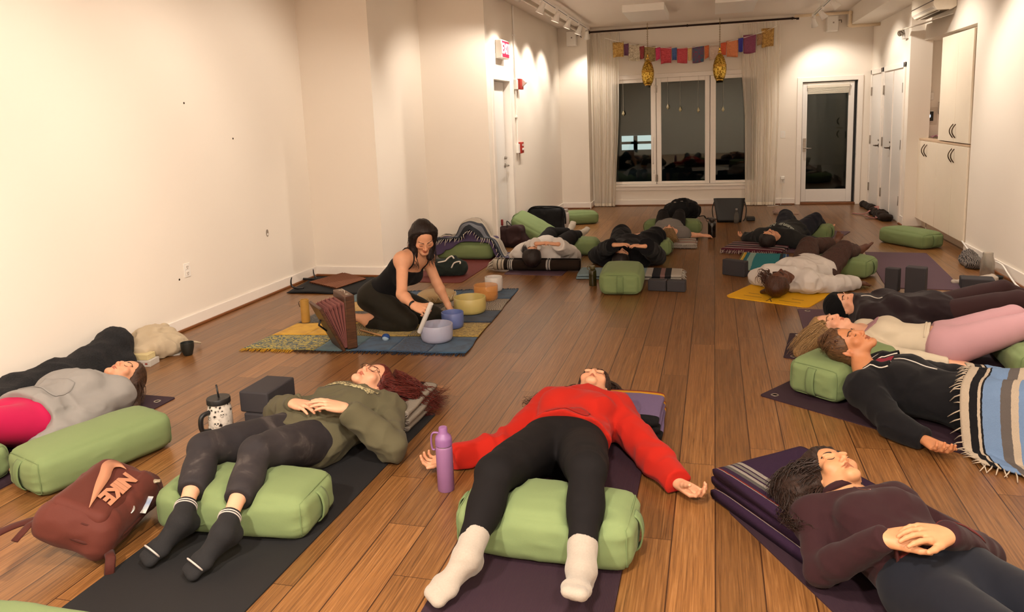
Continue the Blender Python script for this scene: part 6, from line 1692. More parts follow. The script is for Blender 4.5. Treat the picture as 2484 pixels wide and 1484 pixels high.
# ================================================================== L: white hooded top on the brown roll
neck = V3(-1.835, 7.70, .15); pel = V3(-1.80, 8.20, .12)
PL = lying('person in a white hooded top with head on the brown rolled blanket', pel, neck, (V3(-1.825, 7.515, .185), V3(-.06, .2, 1), V3(.0, -1, .12)),
    {'R': dict(el=V3(-2.12, 7.98, .08), wr=F(1300, 591, .30), hand=(V3(.9, .1, .1), UP, (.15, .3, .25))), 'L': dict(el=V3(-1.48, 7.97, .08), wr=F(1355, 592, .30), hand=(V3(-.9, .1, .1), UP, (.15, .3, .25)))},
    {'R': dict(kn=AY(1336, 566, 8.56), an=AY(1379, 562, 8.88), toe=V3(.15, .55, .8), up=V3(-.2, -.7, .6)), 'L': dict(kn=AY(1386, 574, 8.50), an=AY(1404, 568, 8.86), toe=V3(.45, .6, .6), up=V3(-.3, -.6, .7))},
    SK_LIGHT, dict(name='hooded_top', mat=W_FLEECE, off=.030, hem=.03, neck=.03, necktilt=.3, fold=folds(.011, (8, 8, 8), 121, .009, 4.5, .5)),
    dict(mat=fabric('black_jersey', '#110e0f'), off=.010, loff=.013, to=.95), feet=dict(mat=fabric('white_sock', '#b0a698')), hips=.18, waist=.15, chest=.155, h=.013, hf=.0055, hc=.010, brow='#1a120d', r_leg=(.10, .07, .06, .038),
    hair=dict(mat=H_BLACK, seed=14, off=.020, mass=lambda b: [p_cone(b.hW(-.06, -.02, .03), b.hW(-.095, .07, -.07), .045, .028)+(.04,), p_ell(b.hW(0, -.05, .06), (.075, .07, .07))+(.04,)],
              strands=lambda b: locks(b, [[b.base+Rz(b.yaw) @ b.hW(-.07, .0, .06), b.base+Rz(b.yaw) @ b.hW(-.095, .05, -.0), b.base+Rz(b.yaw) @ b.hW(-.10, .11, -.09)]], 40, .004, .026, .006, 5, 2, 10)))
# ================================================================== M: the sound player, kneeling
def sound_player():
    pel = V3(-2.60, 5.36, .265); neck = V3(-2.235, 5.325, .625)
    b = Body('kneeling dark haired person in a black tank top playing the bowls with a white wand', (pel[0], pel[1], 0), 0, group=None); b.floor = .010
    sp = nrm(neck-pel); front = nrm(V3(.72, -.10, -.70))
    shR = V3(-2.275, 5.175, .575); shL = V3(-2.20, 5.47, .535)
    hipR = pel+V3(.01, -.088, -.02); hipL = pel+V3(.01, .088, -.02)
    b.torso(pel, neck, shL, shR, hipL, hipR, front, hips=.165, waist=.125, chest=.135, bust=.055)
    b.arm('R', shR, V3(-2.235, 5.03, .345), AY(1004, 741, 4.92), r=(.048, .039, .036, .025)); b.arm('L', shL, V3(-2.135, 5.50, .33), V3(-2.065, 5.535, .145), r=(.046, .038, .035, .025))
    wr = AY(1004, 741, 4.92)
    b.hand('R', AY(1036, 752, 4.89)-wr, V3(.15, -.55, .8), (.75, .95, .6), .02, thumb=(.75, .6, -.4), tcurl=-.2)
    b.hand('L', V3(.28, .25, -.6), V3(.6, .1, .5), (.1, -.25, -.2), .08)
    knR, knL = V3(-2.285, 5.235, .075), V3(-2.165, 5.45, .075); anR, anL = V3(-2.62, 5.235, .06), V3(-2.60, 5.49, .06)
    b.leg('R', hipR, knR, anR, r=(.098, .068, .060, .036), calf=(0, 0, -1)); b.leg('L', hipL, knL, anL, r=(.098, .068, .060, .036), calf=(0, 0, -1))
    b.foot('R', V3(-1, .0, -.12), V3(0, 0, -1), toes=True); b.foot('L', V3(-1, .1, -.12), V3(0, 0, -1), toes=True)
    b.head(V3(-2.135, 5.275, .735), V3(.42, -.66, -.62), nrm(V3(.22, -.42, .88)), neck)
    b.skin(SK_LIGHT, {'legL', 'legR'}, h=.009, hf=.0042)
    b.face_hair('#1d120d')
    b.cloth('tank_top', fabric('black_ribbed', '#0c0b0d', .85, 700, .15, .1, sheen=.03), [dict(tags=['torso'], off=.007, cuts=[(neck-sp*.115, sp), (pel+sp*.05, -sp)], ck=.006)], h=.007, fold=folds(.002, (10, 10, 10), 3, .002, 6))
    b.cloth('leggings', fabric('dark_olive_jersey', '#1f1b12', .8, 900, .1, .08, sheen=.05), [dict(tags=['torso'], off=.008, cuts=[(pel+sp*.10, sp)]), dict(tags=['legR'], off=.008), dict(tags=['legL'], off=.008)], h=.0085, fold=folds(.0025, (9, 12, 9), 2, .003, 6))
    # straps
    for sg, sh in ((1, shL), (-1, shR)):
        s_ = b.side*sg; pts = []
        for i in range(18):
            a = math.pi*i/17; c = neck-sp*(.055)+s_*.098+b.front*math.cos(a)*.16-sp*.075*(1-math.sin(a))
            # project to the torso surface from outside along the way to the axis
            o_ = c+(sp*.14*math.sin(a)); tgt = neck-sp*.12+s_*.09
            for _ in range(40):
                d = float(b.sdf([o_], {'torso', 'armL', 'armR', 'neck'})[0])-.003
                if d < .001: break
                o_ = o_+nrm(tgt-o_)*max(.001, d*.7)
            pts.append(o_)
        obj('strap', MB().tube(pts, .0055, 6), fabric('black_ribbed', '#0c0b0d'), b.root, smooth=True)
    Q_ = lambda a, c, d: b.base+b.hW(a, c, d)
    dn = lambda a, c, d, l, ex=(0, 0): p_cone(b.hW(a, c, d), b.hW(a, c, d)+V3(ex[0], ex[1], -l), .034, .026)
    mass = [dn(.078, -.02, .03, .20, (-.01, .02))+(.05,), dn(-.078, -.02, .03, .20, (-.04, .0))+(.05,), p_cone(b.hW(0, -.08, .02), b.hW(0, -.08, .02)+V3(-.09, .05, -.16), .065, .045)+(.05,)]
    V, Q = hair_cap(b, .016, ((.11, .058), (.03, .040), (-.02, .014), (-.06, .0)), seed=15, extra=mass, low=-.10)
    H_ = lambda a, c, d, *o: b.base+b.hW(a, c, d)+V3(*o)
    st = locks(b, [[Q_(.03, .05, .11), Q_(.082, .01, .05), H_(.088, -.02, .03, -.01, .01, -.10), H_(.095, -.02, .03, .0, .02, -.20), H_(.10, -.02, .03, .02, .01, -.27)],
                   [Q_(-.03, .05, .11), Q_(-.082, .01, .05), H_(-.088, -.02, .03, -.02, 0, -.10), H_(-.09, -.02, .03, -.03, -.01, -.20), H_(-.09, -.02, .03, -.02, -.02, -.27)],
                   [Q_(.0, -.05, .115), Q_(-.02, -.1, .0), H_(0, -.1, 0, -.07, .03, -.12), H_(0, -.1, 0, -.10, .05, -.22)]], 130, .0036, .024, .010, 12, 8, 18)
    add_hair(b, H_BLACK, V, Q, st)
    ln = [b.hW(0, .055-.0095*i*1.1, .10+.0035*i-.0006*i*i) for i in range(8)]
    w = b.L(wr)
    wt = obj('watch', MB().lathe(w-nrm(w-b.L(V3(-2.235, 5.03, .345)))*.012, [(.026, -.012), (.0295, -.011), (.0295, .011), (.026, .012)], 20, frame(z=nrm(w-b.L(V3(-2.235, 5.03, .345))), x=(0, 0, 1))), M_BLACK, b.root, local=True, smooth=True); wt['label'] = 'black wrist watch'
    return b
PM = sound_player()
a_, c_ = AY(1046, 735, 4.885), AY(1017, 806, 4.915)
wm_ = MB(); dv = nrm(c_-a_)
wm_.tube([a_, a_+dv*.002, c_-dv*.004, c_], [.0155, .0175, .0175, .0155], 20)
solo('playing_wand', wm_, plain('frosted_white', '#d8d2cb', .35), 'white frosted wand held against the lavender bowl', 'wand', smooth=True, angle=.7)
# ------------------------------------------------------------------ soft lumps from distance fields, drapes
def p_box(c, half, R=None, r=.02):
    c = np.asarray(c, float); half = np.asarray(half, float); R = np.eye(3) if R is None else np.asarray(R)
    def fn(X, Y, Z):
        d = (X-c[0], Y-c[1], Z-c[2])
        q = [np.abs(d[0]*R[0, i]+d[1]*R[1, i]+d[2]*R[2, i])-half[i]+r for i in range(3)]
        return np.sqrt(sum(np.maximum(a, 0)**2 for a in q))+np.minimum(np.maximum(np.maximum(q[0], q[1]), q[2]), 0)-r
    m = np.abs(R) @ half; return fn, c-m, c+m
def lump(name, prims, m, parent=None, h=.01, fold=None, z0=.002, label=None, mcut=()):
    """prims: (prim, k). world coordinates"""
    lo = np.min([p[0][1] for p in prims], 0)-.04; hi = np.max([p[0][2] for p in prims], 0)+.04
    xs, ys, zs = [np.arange(lo[a], hi[a]+h, h) for a in range(3)]
    X, Y, Z = xs[:, None, None], ys[None, :, None], zs[None, None, :]; D = None
    for p, k in prims:
        d = p[0](X, Y, Z)+0*X+0*Y+0*Z; D = d if D is None else smin(D, d, k)
    for p, k in mcut: D = smax(D, -p[0](X, Y, Z), k)
    if fold is not None:
        I = np.argwhere(np.abs(D) < .035); P = np.stack([xs[I[:, 0]], ys[I[:, 1]], zs[I[:, 2]]], 1); D[I[:, 0], I[:, 1], I[:, 2]] += fold(P)
    V, Q = surfnets(D, xs, ys, zs); V[:, 2] = np.maximum(V[:, 2], z0)
    if parent is not None: V = to_local(parent, V); return fast_mesh(name, V, Q, m, parent, True)
    c = np.array([(V[:, 0].min()+V[:, 0].max())/2, (V[:, 1].min()+V[:, 1].max())/2, V[:, 2].min()])
    o = fast_mesh(name, V-c, Q, m, None, True); o.location = tuple(c); return o
def tops(fields, xy, z0=.75, off=.02):
    """height of the highest surface below z0 at each xy, fields = list of functions(points)->distance"""
    n = len(xy); z = np.full(n, z0)
    for _ in range(70):
        P = np.concatenate([xy, z[:, None]], 1); d = np.full(n, 9.0)
        for f in fields: d = np.minimum(d, f(P))
        st = np.where(d > off+.001, np.maximum(.0015, (d-off)*.75), 0); z = z-st
        if st.max() == 0: break
    return np.maximum(z, .0)
def drape(name, label, cat, c, yaw, L, W, fields, m, n=(90, 70), slope=1.4, off=.018, floor=.010, fold=.006, seed=0, grp=None, shape=None, blur=2, th=.006, fscale=(6, 14), uvflip=False, edge=None, parent=None, z0=.75):
    """cloth laid over what is below it. local x along L, y along W; shape(u,v)->(x,y) offsets"""
    nx, ny = n; u = np.linspace(-1, 1, nx); v = np.linspace(-1, 1, ny); U, Vv = np.meshgrid(u, v, indexing='ij')
    x = U*L/2; y = Vv*W/2
    if shape: x, y = shape(U, Vv, x, y)
    ca, sa = math.cos(yaw), math.sin(yaw)
    wx = c[0]+x*ca-y*sa; wy = c[1]+x*sa+y*ca
    Z = tops(fields, np.stack([wx.ravel(), wy.ravel()], 1), z0=z0, off=off).reshape(nx, ny) if fields else np.zeros((nx, ny))
    Z = np.maximum(Z, floor)
    Z0 = Z.copy(); dx, dy = L/(nx-1)*slope, W/(ny-1)*slope
    for _ in range(60):
        Zn = Z.copy()
        Zn[1:] = np.maximum(Zn[1:], Z[:-1]-dx); Zn[:-1] = np.maximum(Zn[:-1], Z[1:]-dx); Zn[:, 1:] = np.maximum(Zn[:, 1:], Z[:, :-1]-dy); Zn[:, :-1] = np.maximum(Zn[:, :-1], Z[:, 1:]-dy)
        if np.abs(Zn-Z).max() < 1e-5: break
        Z = Zn
    for _ in range(blur):
        Zp = np.pad(Z, 1, mode='edge'); Z = (Zp[:-2, 1:-1]+Zp[2:, 1:-1]+Zp[1:-1, :-2]+Zp[1:-1, 2:]+4*Zp[1:-1, 1:-1])/8
    Z = np.maximum(Z, Z0)
    Q3 = np.stack([U*fscale[0]*L, Vv*fscale[1]*W, Z*6], -1)
    Z = Z+fold*(1-2*np.abs(vnoise(Q3, seed)))+fold*.8*(1+vnoise(Q3*.5, seed+3)); Z = np.maximum(Z, floor)
    P = np.stack([wx, wy, Z], -1)
    mb = MB(); mb.grid(P, True)
    if uvflip: mb.uv = {k: (b, a) for k, (a, b) in mb.uv.items()}
    if parent is not None: return obj(name, mb, m, parent, smooth=True, solid=th), P
    t = thing(name, label, cat, (c[0], c[1], 0), yaw, grp)
    obj('cloth', mb, m, t, smooth=True, solid=th)
    return t, P
def fringe_along(par, pts, dirs, col, r=.0026, ln=.055, n=60, seed=0, floor=.004, name='fringe', lift=.0):
    rr = random.Random(seed); S = spline(pts, n); D_ = spline(dirs, n); mb = MB()
    for i in range(n):
        p = S[i]; l_ = ln*rr.uniform(.6, 1.2); d = nrm(D_[i]+np.array([rr.uniform(-.5, .5), rr.uniform(-.5, .5), 0])); e = p+d*l_; e[2] = max(floor+r, p[2]-l_*rr.uniform(.4, 1.0)+lift)
        mid = (p+e)/2+V3(rr.uniform(-.006, .006), rr.uniform(-.006, .006), .004)
        mb.tube([p, mid, e], [r, r, r*.6], 4)
    return obj(name, mb, fabric('fringe_'+col.lstrip('#'), col), par, smooth=True)
# ------------------------------------------------------------------ mats
MT_BLK = mat_mat('mat_black', '#1d1c1d', False); MT_PUR = mat_mat('mat_dark_purple', '#2f1d27'); MT_YEL = mat_mat('mat_yellow', '#dba50f', False); MT_LIL = mat_mat('mat_mauve', '#57404c'); MT_MAR = mat_mat('mat_maroon', '#5f241f', False)
yoga_mat('plain black mat under the person in the olive sweatshirt', (-1.80, 3.70), (-.02, -1), 2.1, .64, MT_BLK)
yoga_mat('dark purple ribbed mat under the person in red', (-.62, 3.98), (0, -1), 1.95, .62, MT_PUR)
d_ = nrm(V3(.30, -.55, 0)); x_ = V3(-d_[1], d_[0], 0); p_ = F(1765, 1240)+x_*.31
yoga_mat('dark purple mat under the person in the maroon zip top', p_, d_, 1.8, .62, MT_PUR)
d_ = nrm(F(2120, 1040)-F(1842, 960)); n_ = V3(-d_[1], d_[0], 0); p_ = F(1842, 960)+n_*.31
yoga_mat('dark purple mat with a grommet beneath the head bolster', p_, d_, 1.85, .62, MT_PUR, grommets=[(.25, .06), (-.25, .06)])
yoga_mat('dark purple mat under the blond person in the cream top', F(1910, 868)+V3(.02, .28, 0), nrm(V3(1, -.16, 0)), 1.9, .58, MT_PUR, grommets=[(.25, .06), (-.25, .06)], z0=.0)
yoga_mat('dark purple mat with a grommet under the person in the beanie', (F(1940, 755)+F(1945, 800))/2+V3(0, .02, 0), nrm(V3(1, -.03, 0)), 1.75, .62, MT_LIL, grommets=[(-.25, .07), (.25, .07)])
A_, B_ = F(1754, 720), F(1965, 747)
yl = yoga_mat('bright yellow mat with thin printed guide lines', (A_+B_)/2, F(2127, 652)-(F(1965, 747)), 1.83, .72, MT_YEL, round_=.06)
ml = plain('mat_print', '#4a3a10', .7)
for (x, y, l_, ang) in [(-.16, .12, .16, 1.57), (.17, .10, .18, 1.57), (-.19, .22, .1, 1.57), (.2, .2, .1, 1.57), (0, .1, .16, 0), (.02, .07, .12, .5), (0, 1.5, .3, 1.57)]:
    obj('printed_line', MB().box((x, y, .0063), (.008, l_, .0006), Rz(ang)), ml, yl, local=True)
yoga_mat('empty mauve purple mat beside the standing blocks', (1.77, 7.04), (.075, 1), 1.76, .60, MT_LIL)
yoga_mat('purple mat whose end shows below the brown roll', (-1.80, 7.36), (.03, 1), 1.85, .62, MT_LIL)
yoga_mat('purple mat under the person in the charcoal sweatshirt', (.78, 8.75), (.36, .93), 1.75, .60, MT_LIL)
yoga_mat('dark purple mat under the person in the grey t-shirt', (-.50, 8.98), (0, 1), 1.8, .62, MT_PUR)
yoga_mat('maroon mat with rounded corners behind the kneeling player', (-2.74, 6.93), (.02, 1), 1.52, .62, MT_MAR, round_=.06)
yoga_mat('dark purple mat with a grommet under the grey hooded top', (-3.47, 3.68), (-.02, -1), 1.85, .62, MT_PUR, grommets=[(-.24, .08), (.24, .08)])
# ------------------------------------------------------------------ bolsters
A_, B_ = F(109, 1214), F(422, 1084); dd_ = nrm(B_-A_)
c_ = (A_+B_)/2+V3(-dd_[1], dd_[0], 0)*.155
bolster('long bolster lying along the brick red backpack', c_, math.atan2(dd_[1], dd_[0]), seed=3, H=.185)
bolster('bolster at the picture edge under the knees in pink leggings', (-3.58, 2.50, 0), .0, bodies=[PA], seed=4)
c_ = F(240, 1468, .185); bolster('bolster cut off below the black socked feet', (F(378, 1475, .17)[0]-.33, c_[1]-.155, 0), .02, seed=5)
d_ = nrm(F(2019, 993)-F(1879, 950)); n_ = V3(-d_[1], d_[0], 0); m_ = (F(2019, 993)+F(1879, 950))/2
bolster('bolster carrying the head of the person in black', m_+n_*.34+V3(.04, 0, 0), math.atan2(n_[1], n_[0]), bodies=[PE], H=.20, seed=6, press_m=.002, z0=.007)
bolster('bolster under the knees in pale pink leggings', (1.84, 4.97, 0), 1.5, bodies=[PF], seed=7)
bolster('shadowed bolster under the knees of the person in the beanie', (2.03, 5.72, 0), 1.57, bodies=[PG], seed=8)
bolster('bolster standing end on before the black hooded head', (-.82, 6.86, 0), math.pi/2+.05, L=.62, W=.36, H=.20, seed=9, strap=(1, 0))
bolster('bolster under the knees in wide black trousers', (-.80, 8.62, 0), 0, bodies=[PJ], seed=10, press_m=.05)
bolster('bolster under the knees of the person in the grey t-shirt', (-.53, 10.17, 0), 0, bodies=[PK], seed=11, L=.72)
bolster('bolster under the knees of the person in the white hooded top', (-1.63, 8.60, 0), .12, bodies=[PL], seed=12, L=.66)
bolster('bolster on the yellow mat under patterned trousers', (1.15, 7.66, 0), -.5, bodies=[PH], seed=13, z0=.007, press_m=.035)
bolster('bolster under the knees in navy trousers', (1.08, 9.82, 0), -.42, bodies=[PI], seed=14, press_m=.035)
d_ = nrm(F(2225, 605)-F(2157, 590)); n_ = V3(-d_[1], d_[0], 0); c_ = (F(2225, 605)+F(2157, 590))/2+n_*.16
bolster('lone bolster on bare floor by the cream cabinets', (2.17, 9.33, 0), -1.02, seed=15)
R_ = frame(x=V3(.80, -.10, -.42), z=V3(.38, -.35, .80))
bolster('bolster propped up against the wall behind the brown bag', (-2.20, 9.20, .20), 0, R=R_, L=.60, seed=16)
bolster('bolster lying far off beside the white bottle', (-2.02, 11.08, 0), .35, seed=17)
bolster('bolster buried under the purple and grey blankets', (-2.80, 8.27, 0), 0, seed=18, H=.19, L=.68, z0=.007)
# ------------------------------------------------------------------ blocks
block('charcoal block beneath the upper one by the skull jar', (-2.335, 3.40), (.15, .235, .112), .0, .0)
block('charcoal block on top of the other by the skull jar', (-2.345, 3.42), (.175, .26, .115), -.02, .113)
block('charcoal block next to the end on bolster', (-.492, 6.81), (.165, .1, .10), -.1)
block('charcoal block in the middle gap, farther from the end on bolster', (-.322, 6.79), (.165, .1, .10), -.1)
block('charcoal block standing on edge by the colourful folded blanket', (.205, 7.50), (.24, .08, .155), -.55)
block('shorter upright charcoal block at the mauve mat corner', (1.50, 6.98), (.11, .075, .2), -.55)
block('taller upright charcoal block at the mauve mat corner', (1.655, 6.86), (.155, .1, .235), -.42)
block('flat charcoal block at the far end of the mauve mat', (2.19, 7.12), (.25, .16, .095), -.18)
# ------------------------------------------------------------------ folded blankets
M_BB = stripes('brown_white_blanket', [(0, '#8d8478'), (.22, '#2b1712'), (.36, '#b3a99d'), (.5, '#2b1712'), (.62, '#8d8478'), (.8, '#1d1210'), (.9, '#a0968a')], 'u')
folded('brown and white folded blanket under the red hair', (-1.70, 3.63), .0, .44, .38, .125, M_BB, 3, z0=.006, seed=1, bodies=[PB])
M_CB = stripes('violet_grey_blanket', [(0, '#0d0b0e'), (.16, '#6b5a7a'), (.90, '#c08a1c'), (.96, '#8a3a28')], 'v')
folded('violet folded blanket with yellow and black ends under dark wavy hair', (-.56, 3.70), .0, .38, .62, .12, M_CB, 3, z0=.006, seed=2, bodies=[PC])
M_DB = stripes('aubergine_blanket', [(0, '#2c1730'), (.70, '#2c1730'), (.72, '#8a8278'), (.76, '#2c1730'), (.775, '#6b665f'), (.81, '#2c1730'), (.83, '#8a8278'), (.86, '#4e4a48'), (.90, '#2c1730'), (.95, '#6b1d18'), (.965, '#8a8278'), (.975, '#2c1730')], 'v')
a1, a2, a3 = F(1768, 1225, .0), F(1935, 1345, .0), F(2215, 1190, .05)
yw = math.atan2(*(nrm(a2-a1)[[1, 0]]))
c_ = V3(.335, 2.945, 0)
folded('aubergine folded blanket with pale stripes under curly dark hair', c_, yw+math.pi, .46, .56, .14, M_DB, 3, z0=.006, seed=3, bodies=[PD])
M_HB = stripes('rainbow_blanket', [(0, '#1a1c3a'), (.08, '#9a8f86'), (.11, '#2a3f6e'), (.2, '#3a2450'), (.26, '#8f9f9c'), (.3, '#1c4a70'), (.38, '#22242c'), (.44, '#2a7c86'), (.54, '#8fa8a0'), (.58, '#226a78'), (.66, '#c09a2c'), (.74, '#d0bd7a'), (.78, '#5a5a34'), (.86, '#b89a40'), (.9, '#242018')], 'u2')
folded('rainbow striped folded blanket between block and white sweatshirt', (.50, 7.98), -.12, .95, .50, .05, M_HB, 2, seed=4, bodies=[PH], fringe=('#2b3556', 'y-', 22))
M_IB = stripes('maroon_white_blanket', [(0, '#5a2433'), (.1, '#b9a9a4'), (.16, '#3b1b2c'), (.26, '#5a2433'), (.34, '#b9a9a4'), (.4, '#1d1519'), (.5, '#6b5560'), (.6, '#b9a9a4'), (.66, '#5a2433'), (.76, '#2a1a24'), (.86, '#b9a9a4'), (.92, '#5a2433')], 'v')
folded('maroon and white striped blanket under the dark haired head', (.46, 8.86), -.28, .52, .66, .055, M_IB, 2, seed=5, bodies=[PI], fringe=('#b5a39a', 'y-', 34))
M_KB = stripes('rose_white_blanket', [(0, '#b5aba0'), (.16, '#8a3f38'), (.24, '#b5aba0'), (.44, '#1d1613'), (.5, '#b5aba0'), (.62, '#7d3834'), (.7, '#b5aba0'), (.9, '#1d1613')], 'v')
folded('rose and white folded blanket under the blond head', (-.42, 9.17), .0, .44, .46, .06, M_KB, 2, z0=.006, seed=6, bodies=[PK], fringe=('#aba094', 'y-', 20))
M_JB = stripes('pale_blue_blanket', [(0, '#7f939a'), (.62, '#7f939a'), (.66, '#a9a29a'), (.72, '#26262a'), (.8, '#8a6a66'), (.84, '#26262a'), (.9, '#b5ada2')], 'v')
folded('pale blue folded blanket behind the end on bolster', (-.80, 7.38), -math.pi/2+.02, 1.02, .36, .055, M_JB, 2, seed=7, bodies=[PJ], fringe=('#b5ada2', 'y+', 16))
M_LB = stripes('brown_roll_cloth', [(0, '#b3a796'), (.045, '#15100e'), (.055, '#b3a796'), (.09, '#15100e'), (.1, '#b3a796'), (.125, '#1b120c'), (.17, '#a9a39c'), (.178, '#1b120c'), (.19, '#a9a39c'), (.2, '#33363c'), (.21, '#a9a39c'), (.225, '#22160e'), (.62, '#a9a39c'), (.64, '#33363c'), (.65, '#a9a39c'), (.665, '#22160e')], 'v', bump=.3)
rolled('dark brown rolled blanket with white banded fringe end', (-1.80, 7.55), .02, .92, .068, M_LB, z0=.007, seed=1, fringe=('#b3a796', -1, 26), bodies=[PL])
# ------------------------------------------------------------------ the striped blanket over the legs
M_EB = stripes('blue_serape', [(0, '#b0a08c'), (.035, '#0e0e12'), (.065, '#b0a08c'), (.075, '#0e0e12'), (.085, '#6b84a6'), (.15, '#5b5450'), (.19, '#b0a08c'), (.215, '#6b84a6'), (.50, '#6b84a6'), (.505, '#b0a08c'), (.545, '#1a1716'), (.55, '#b0a08c'), (.56, '#4e4643'), (.60, '#6480a0'), (.625, '#3a3b40'), (.63, '#6480a0'), (.66, '#b0a08c'), (.665, '#0d0d11'), (.71, '#b0a08c'), (.715, '#0d0d11'), (.722, '#b0a08c'), (.775, '#0d0d11'), (.785, '#6480a0'), (.80, '#0d0d11'), (.83, '#6480a0'), (.90, '#0d0d11'), (.93, '#b0a08c'), (.97, '#4e4643')], 'u')
bd = -PE.dirb; yw = math.atan2(bd[1], bd[0])
ce = np.array([1.69, 3.76])
def shp(U, V, x, y):
    return x+.10*np.maximum(0, -V)**2*(1-U)*.5-.04*np.maximum(0, V)+.03*np.sin(V*3), y*(1+.05*U)+.06*np.maximum(0, -U)**2*(V < 0)*-V
te, PEg = drape('serape_blanket', 'blue and cream striped fringed blanket over the person in black', 'blanket', ce, yw+.10, 1.06, .98, [lambda P: PE.sdf(P, {'torso', 'legL', 'legR', 'footL', 'footR', 'armR'})], M_EB, (110, 90), 1.5, .044, fold=.008, seed=3, shape=shp, th=.007, fscale=(4, 7))
ed = PEg[:, 0]; nv = nrm(np.cross(V3(0, 0, 1), ed[-1]-ed[0]))*-1
if nv[1] > 0: nv = -nv
fringe_along(te, ed[::6]+np.array([0, 0, .002]), [nv]*len(ed[::6]), '#b0a08c', .0032, .06, 46, 2)
ed = PEg[0]; nv = nrm(ed[0]-PEg[8, 0])
fringe_along(te, ed[::6]+np.array([0, 0, .006]), [nv]*len(ed[::6]), '#b0a08c', .003, .045, 40, 3)
# white border strip by the fringe
# ------------------------------------------------------------------ blankets heaped on the buried bolster
M_PB = fabric('lilac_wool', '#4a3d58', .95, 500, .3, .1)
M_GB = stripes('grey_serape', [(0, '#2b2d33'), (.12, '#6f7076'), (.25, '#3f4148'), (.36, '#b3a798'), (.5, '#1b1a1c'), (.52, '#b3a798'), (.62, '#1b1a1c'), (.635, '#b3a798'), (.8, '#15161a'), (.86, '#a69c90'), (.95, '#23242a')], 'v')
bf = [lambda P: p_box((-2.80, 8.27, .095), (.35, .165, .105), None, .05)[0](P[:, 0], P[:, 1], P[:, 2])]
t_, P1 = drape('lilac_blanket', 'lilac purple blanket heaped over the buried bolster', 'blanket', (-2.72, 8.29), .05, .98, .36, bf+[lambda P: np.sqrt((P[:, 0]+2.72)**2+(P[:, 1]-8.29)**2+(P[:, 2]-.2)**2)-.13], M_PB, (60, 40), 2.2, .014, fold=.016, seed=11, shape=lambda U, V, x, y: (x, y+.07*np.abs(U)**1.5*np.sign(-1)+.0), fscale=(5, 7))
hf = bf+[lambda P: np.sqrt((P[:, 0]+2.72)**2+(P[:, 1]-8.31)**2+(P[:, 2]-.24)**2)-.16]
t_, P2 = drape('grey_serape', 'grey and cream striped fringed blanket on top of the lilac one', 'blanket', (-2.70, 8.31), .02, .92, .34, hf, M_GB, (60, 40), 2.0, .034, fold=.018, seed=12, shape=lambda U, V, x, y: (x, y-.05*np.abs(U)), fscale=(5, 6))
ed = P2[:, 0]; fringe_along(t_, ed[::5]+np.array([0, -.004, .004]), [V3(0, -1, 0)]*len(ed[::5]), '#b3a798', .004, .06, 34, 4)
# ------------------------------------------------------------------ patchwork cloth and instruments
def patch_mat(name, c1, c2, kind):
    t = NT(name); v = t.coords('Object')
    if kind == 'plain': n = t.noise(v, 12, 3); fac = n
    elif kind == 'swirl':
        w = t.n('TexWave', wave_type='RINGS'); t.l(v, w.inputs[0]); w.inputs['Scale'].default_value = 9; w.inputs['Distortion'].default_value = 12; w.inputs['Detail'].default_value = 3; w.inputs['Detail Scale'].default_value = 3; fac = w.outputs[1]
    else:
        w = t.n('TexWave', wave_type='BANDS'); t.l(v, w.inputs[0]); w.inputs['Scale'].default_value = 22; w.inputs['Distortion'].default_value = 9; w.inputs['Detail'].default_value = 4; fac = w.outputs[1]
    c = t.ramp(fac, [(.35, c1), (.55, c2)]); fz = t.noise(v, 500, 2)
    t.base(t.mix(t.math('MULTIPLY', fz, .3), c, (.01, .01, .01))); t.set(rough=.95, sheen=.1); t.bump(fz, .4, .003); return t.m
NV, BL, YE, OC, CR = '#0f1b2c', '#27455e', '#c8900c', '#8f7d3c', '#c9a25e'
pats = {'b': patch_mat('patch_blue', '#1f3d58', '#2b5070', 'plain'), 't': patch_mat('patch_teal', '#3b5560', '#47646c', 'plain'), 'y': patch_mat('patch_yellow', '#bd8a0e', '#d09d18', 'plain'), 'c': patch_mat('patch_buff', '#b48c48', '#c79f5c', 'plain'),
        's': patch_mat('patch_swirl', '#24414c', '#a8963e', 'swirl'), 'n': patch_mat('patch_navy_swirl', '#122740', '#1f4264', 'swirl'), 'k': patch_mat('patch_ink', '#1d1c22', '#5d5548', 'swirl'), 'o': patch_mat('patch_script', '#1e1a10', '#9c8230', 'band'), 'g': patch_mat('patch_gold', '#8a7230', '#b79a48', 'swirl'), 'd': patch_mat('patch_deep', '#10223a', '#1c3550', 'plain'), 'p': patch_mat('patch_print', '#5d5348', '#a89b88', 'band')}
keys = list(pats)
rows = ['sstbnb', 'yyogog', 'kkkkdd', 'ccckpp', 'ttbbbb']
cr = [F(590, 848), F(1128, 860), F(1257, 702), F(872, 712)]
t = thing('patchwork_cloth', 'blue and yellow patchwork cloth spread under the singing bowls', 'cloth', (-2.5, 5.5, 0))
def rug_pt(a, b):
    p = (cr[0]*(1-a)+cr[1]*a)*(1-b)+(cr[3]*(1-a)+cr[2]*a)*b
    p = np.array(p); z = .004+.0035*(1+vnoise(np.array([[p[0]*5, p[1]*5, 1.]]), 4)[0]); p[2] = z; p[:2] += .012*vnoise(np.array([[p[0]*4, p[1]*4, 2.], [p[0]*4, p[1]*4, 9.]]), 5)
    return p
for r_, row in enumerate(rows):
    mbs = {}
    n = len(row)
    for c_i, ch in enumerate(row):
        P = np.zeros((15, 11, 3))
        for i in range(15):
            for k in range(11): P[i, k] = rug_pt((c_i+i/14)/n, (r_+k/10)/len(rows))
        o = obj('patch', MB().grid(P, False), pats[ch], t, smooth=True, solid=.003)
rr = random.Random(3)
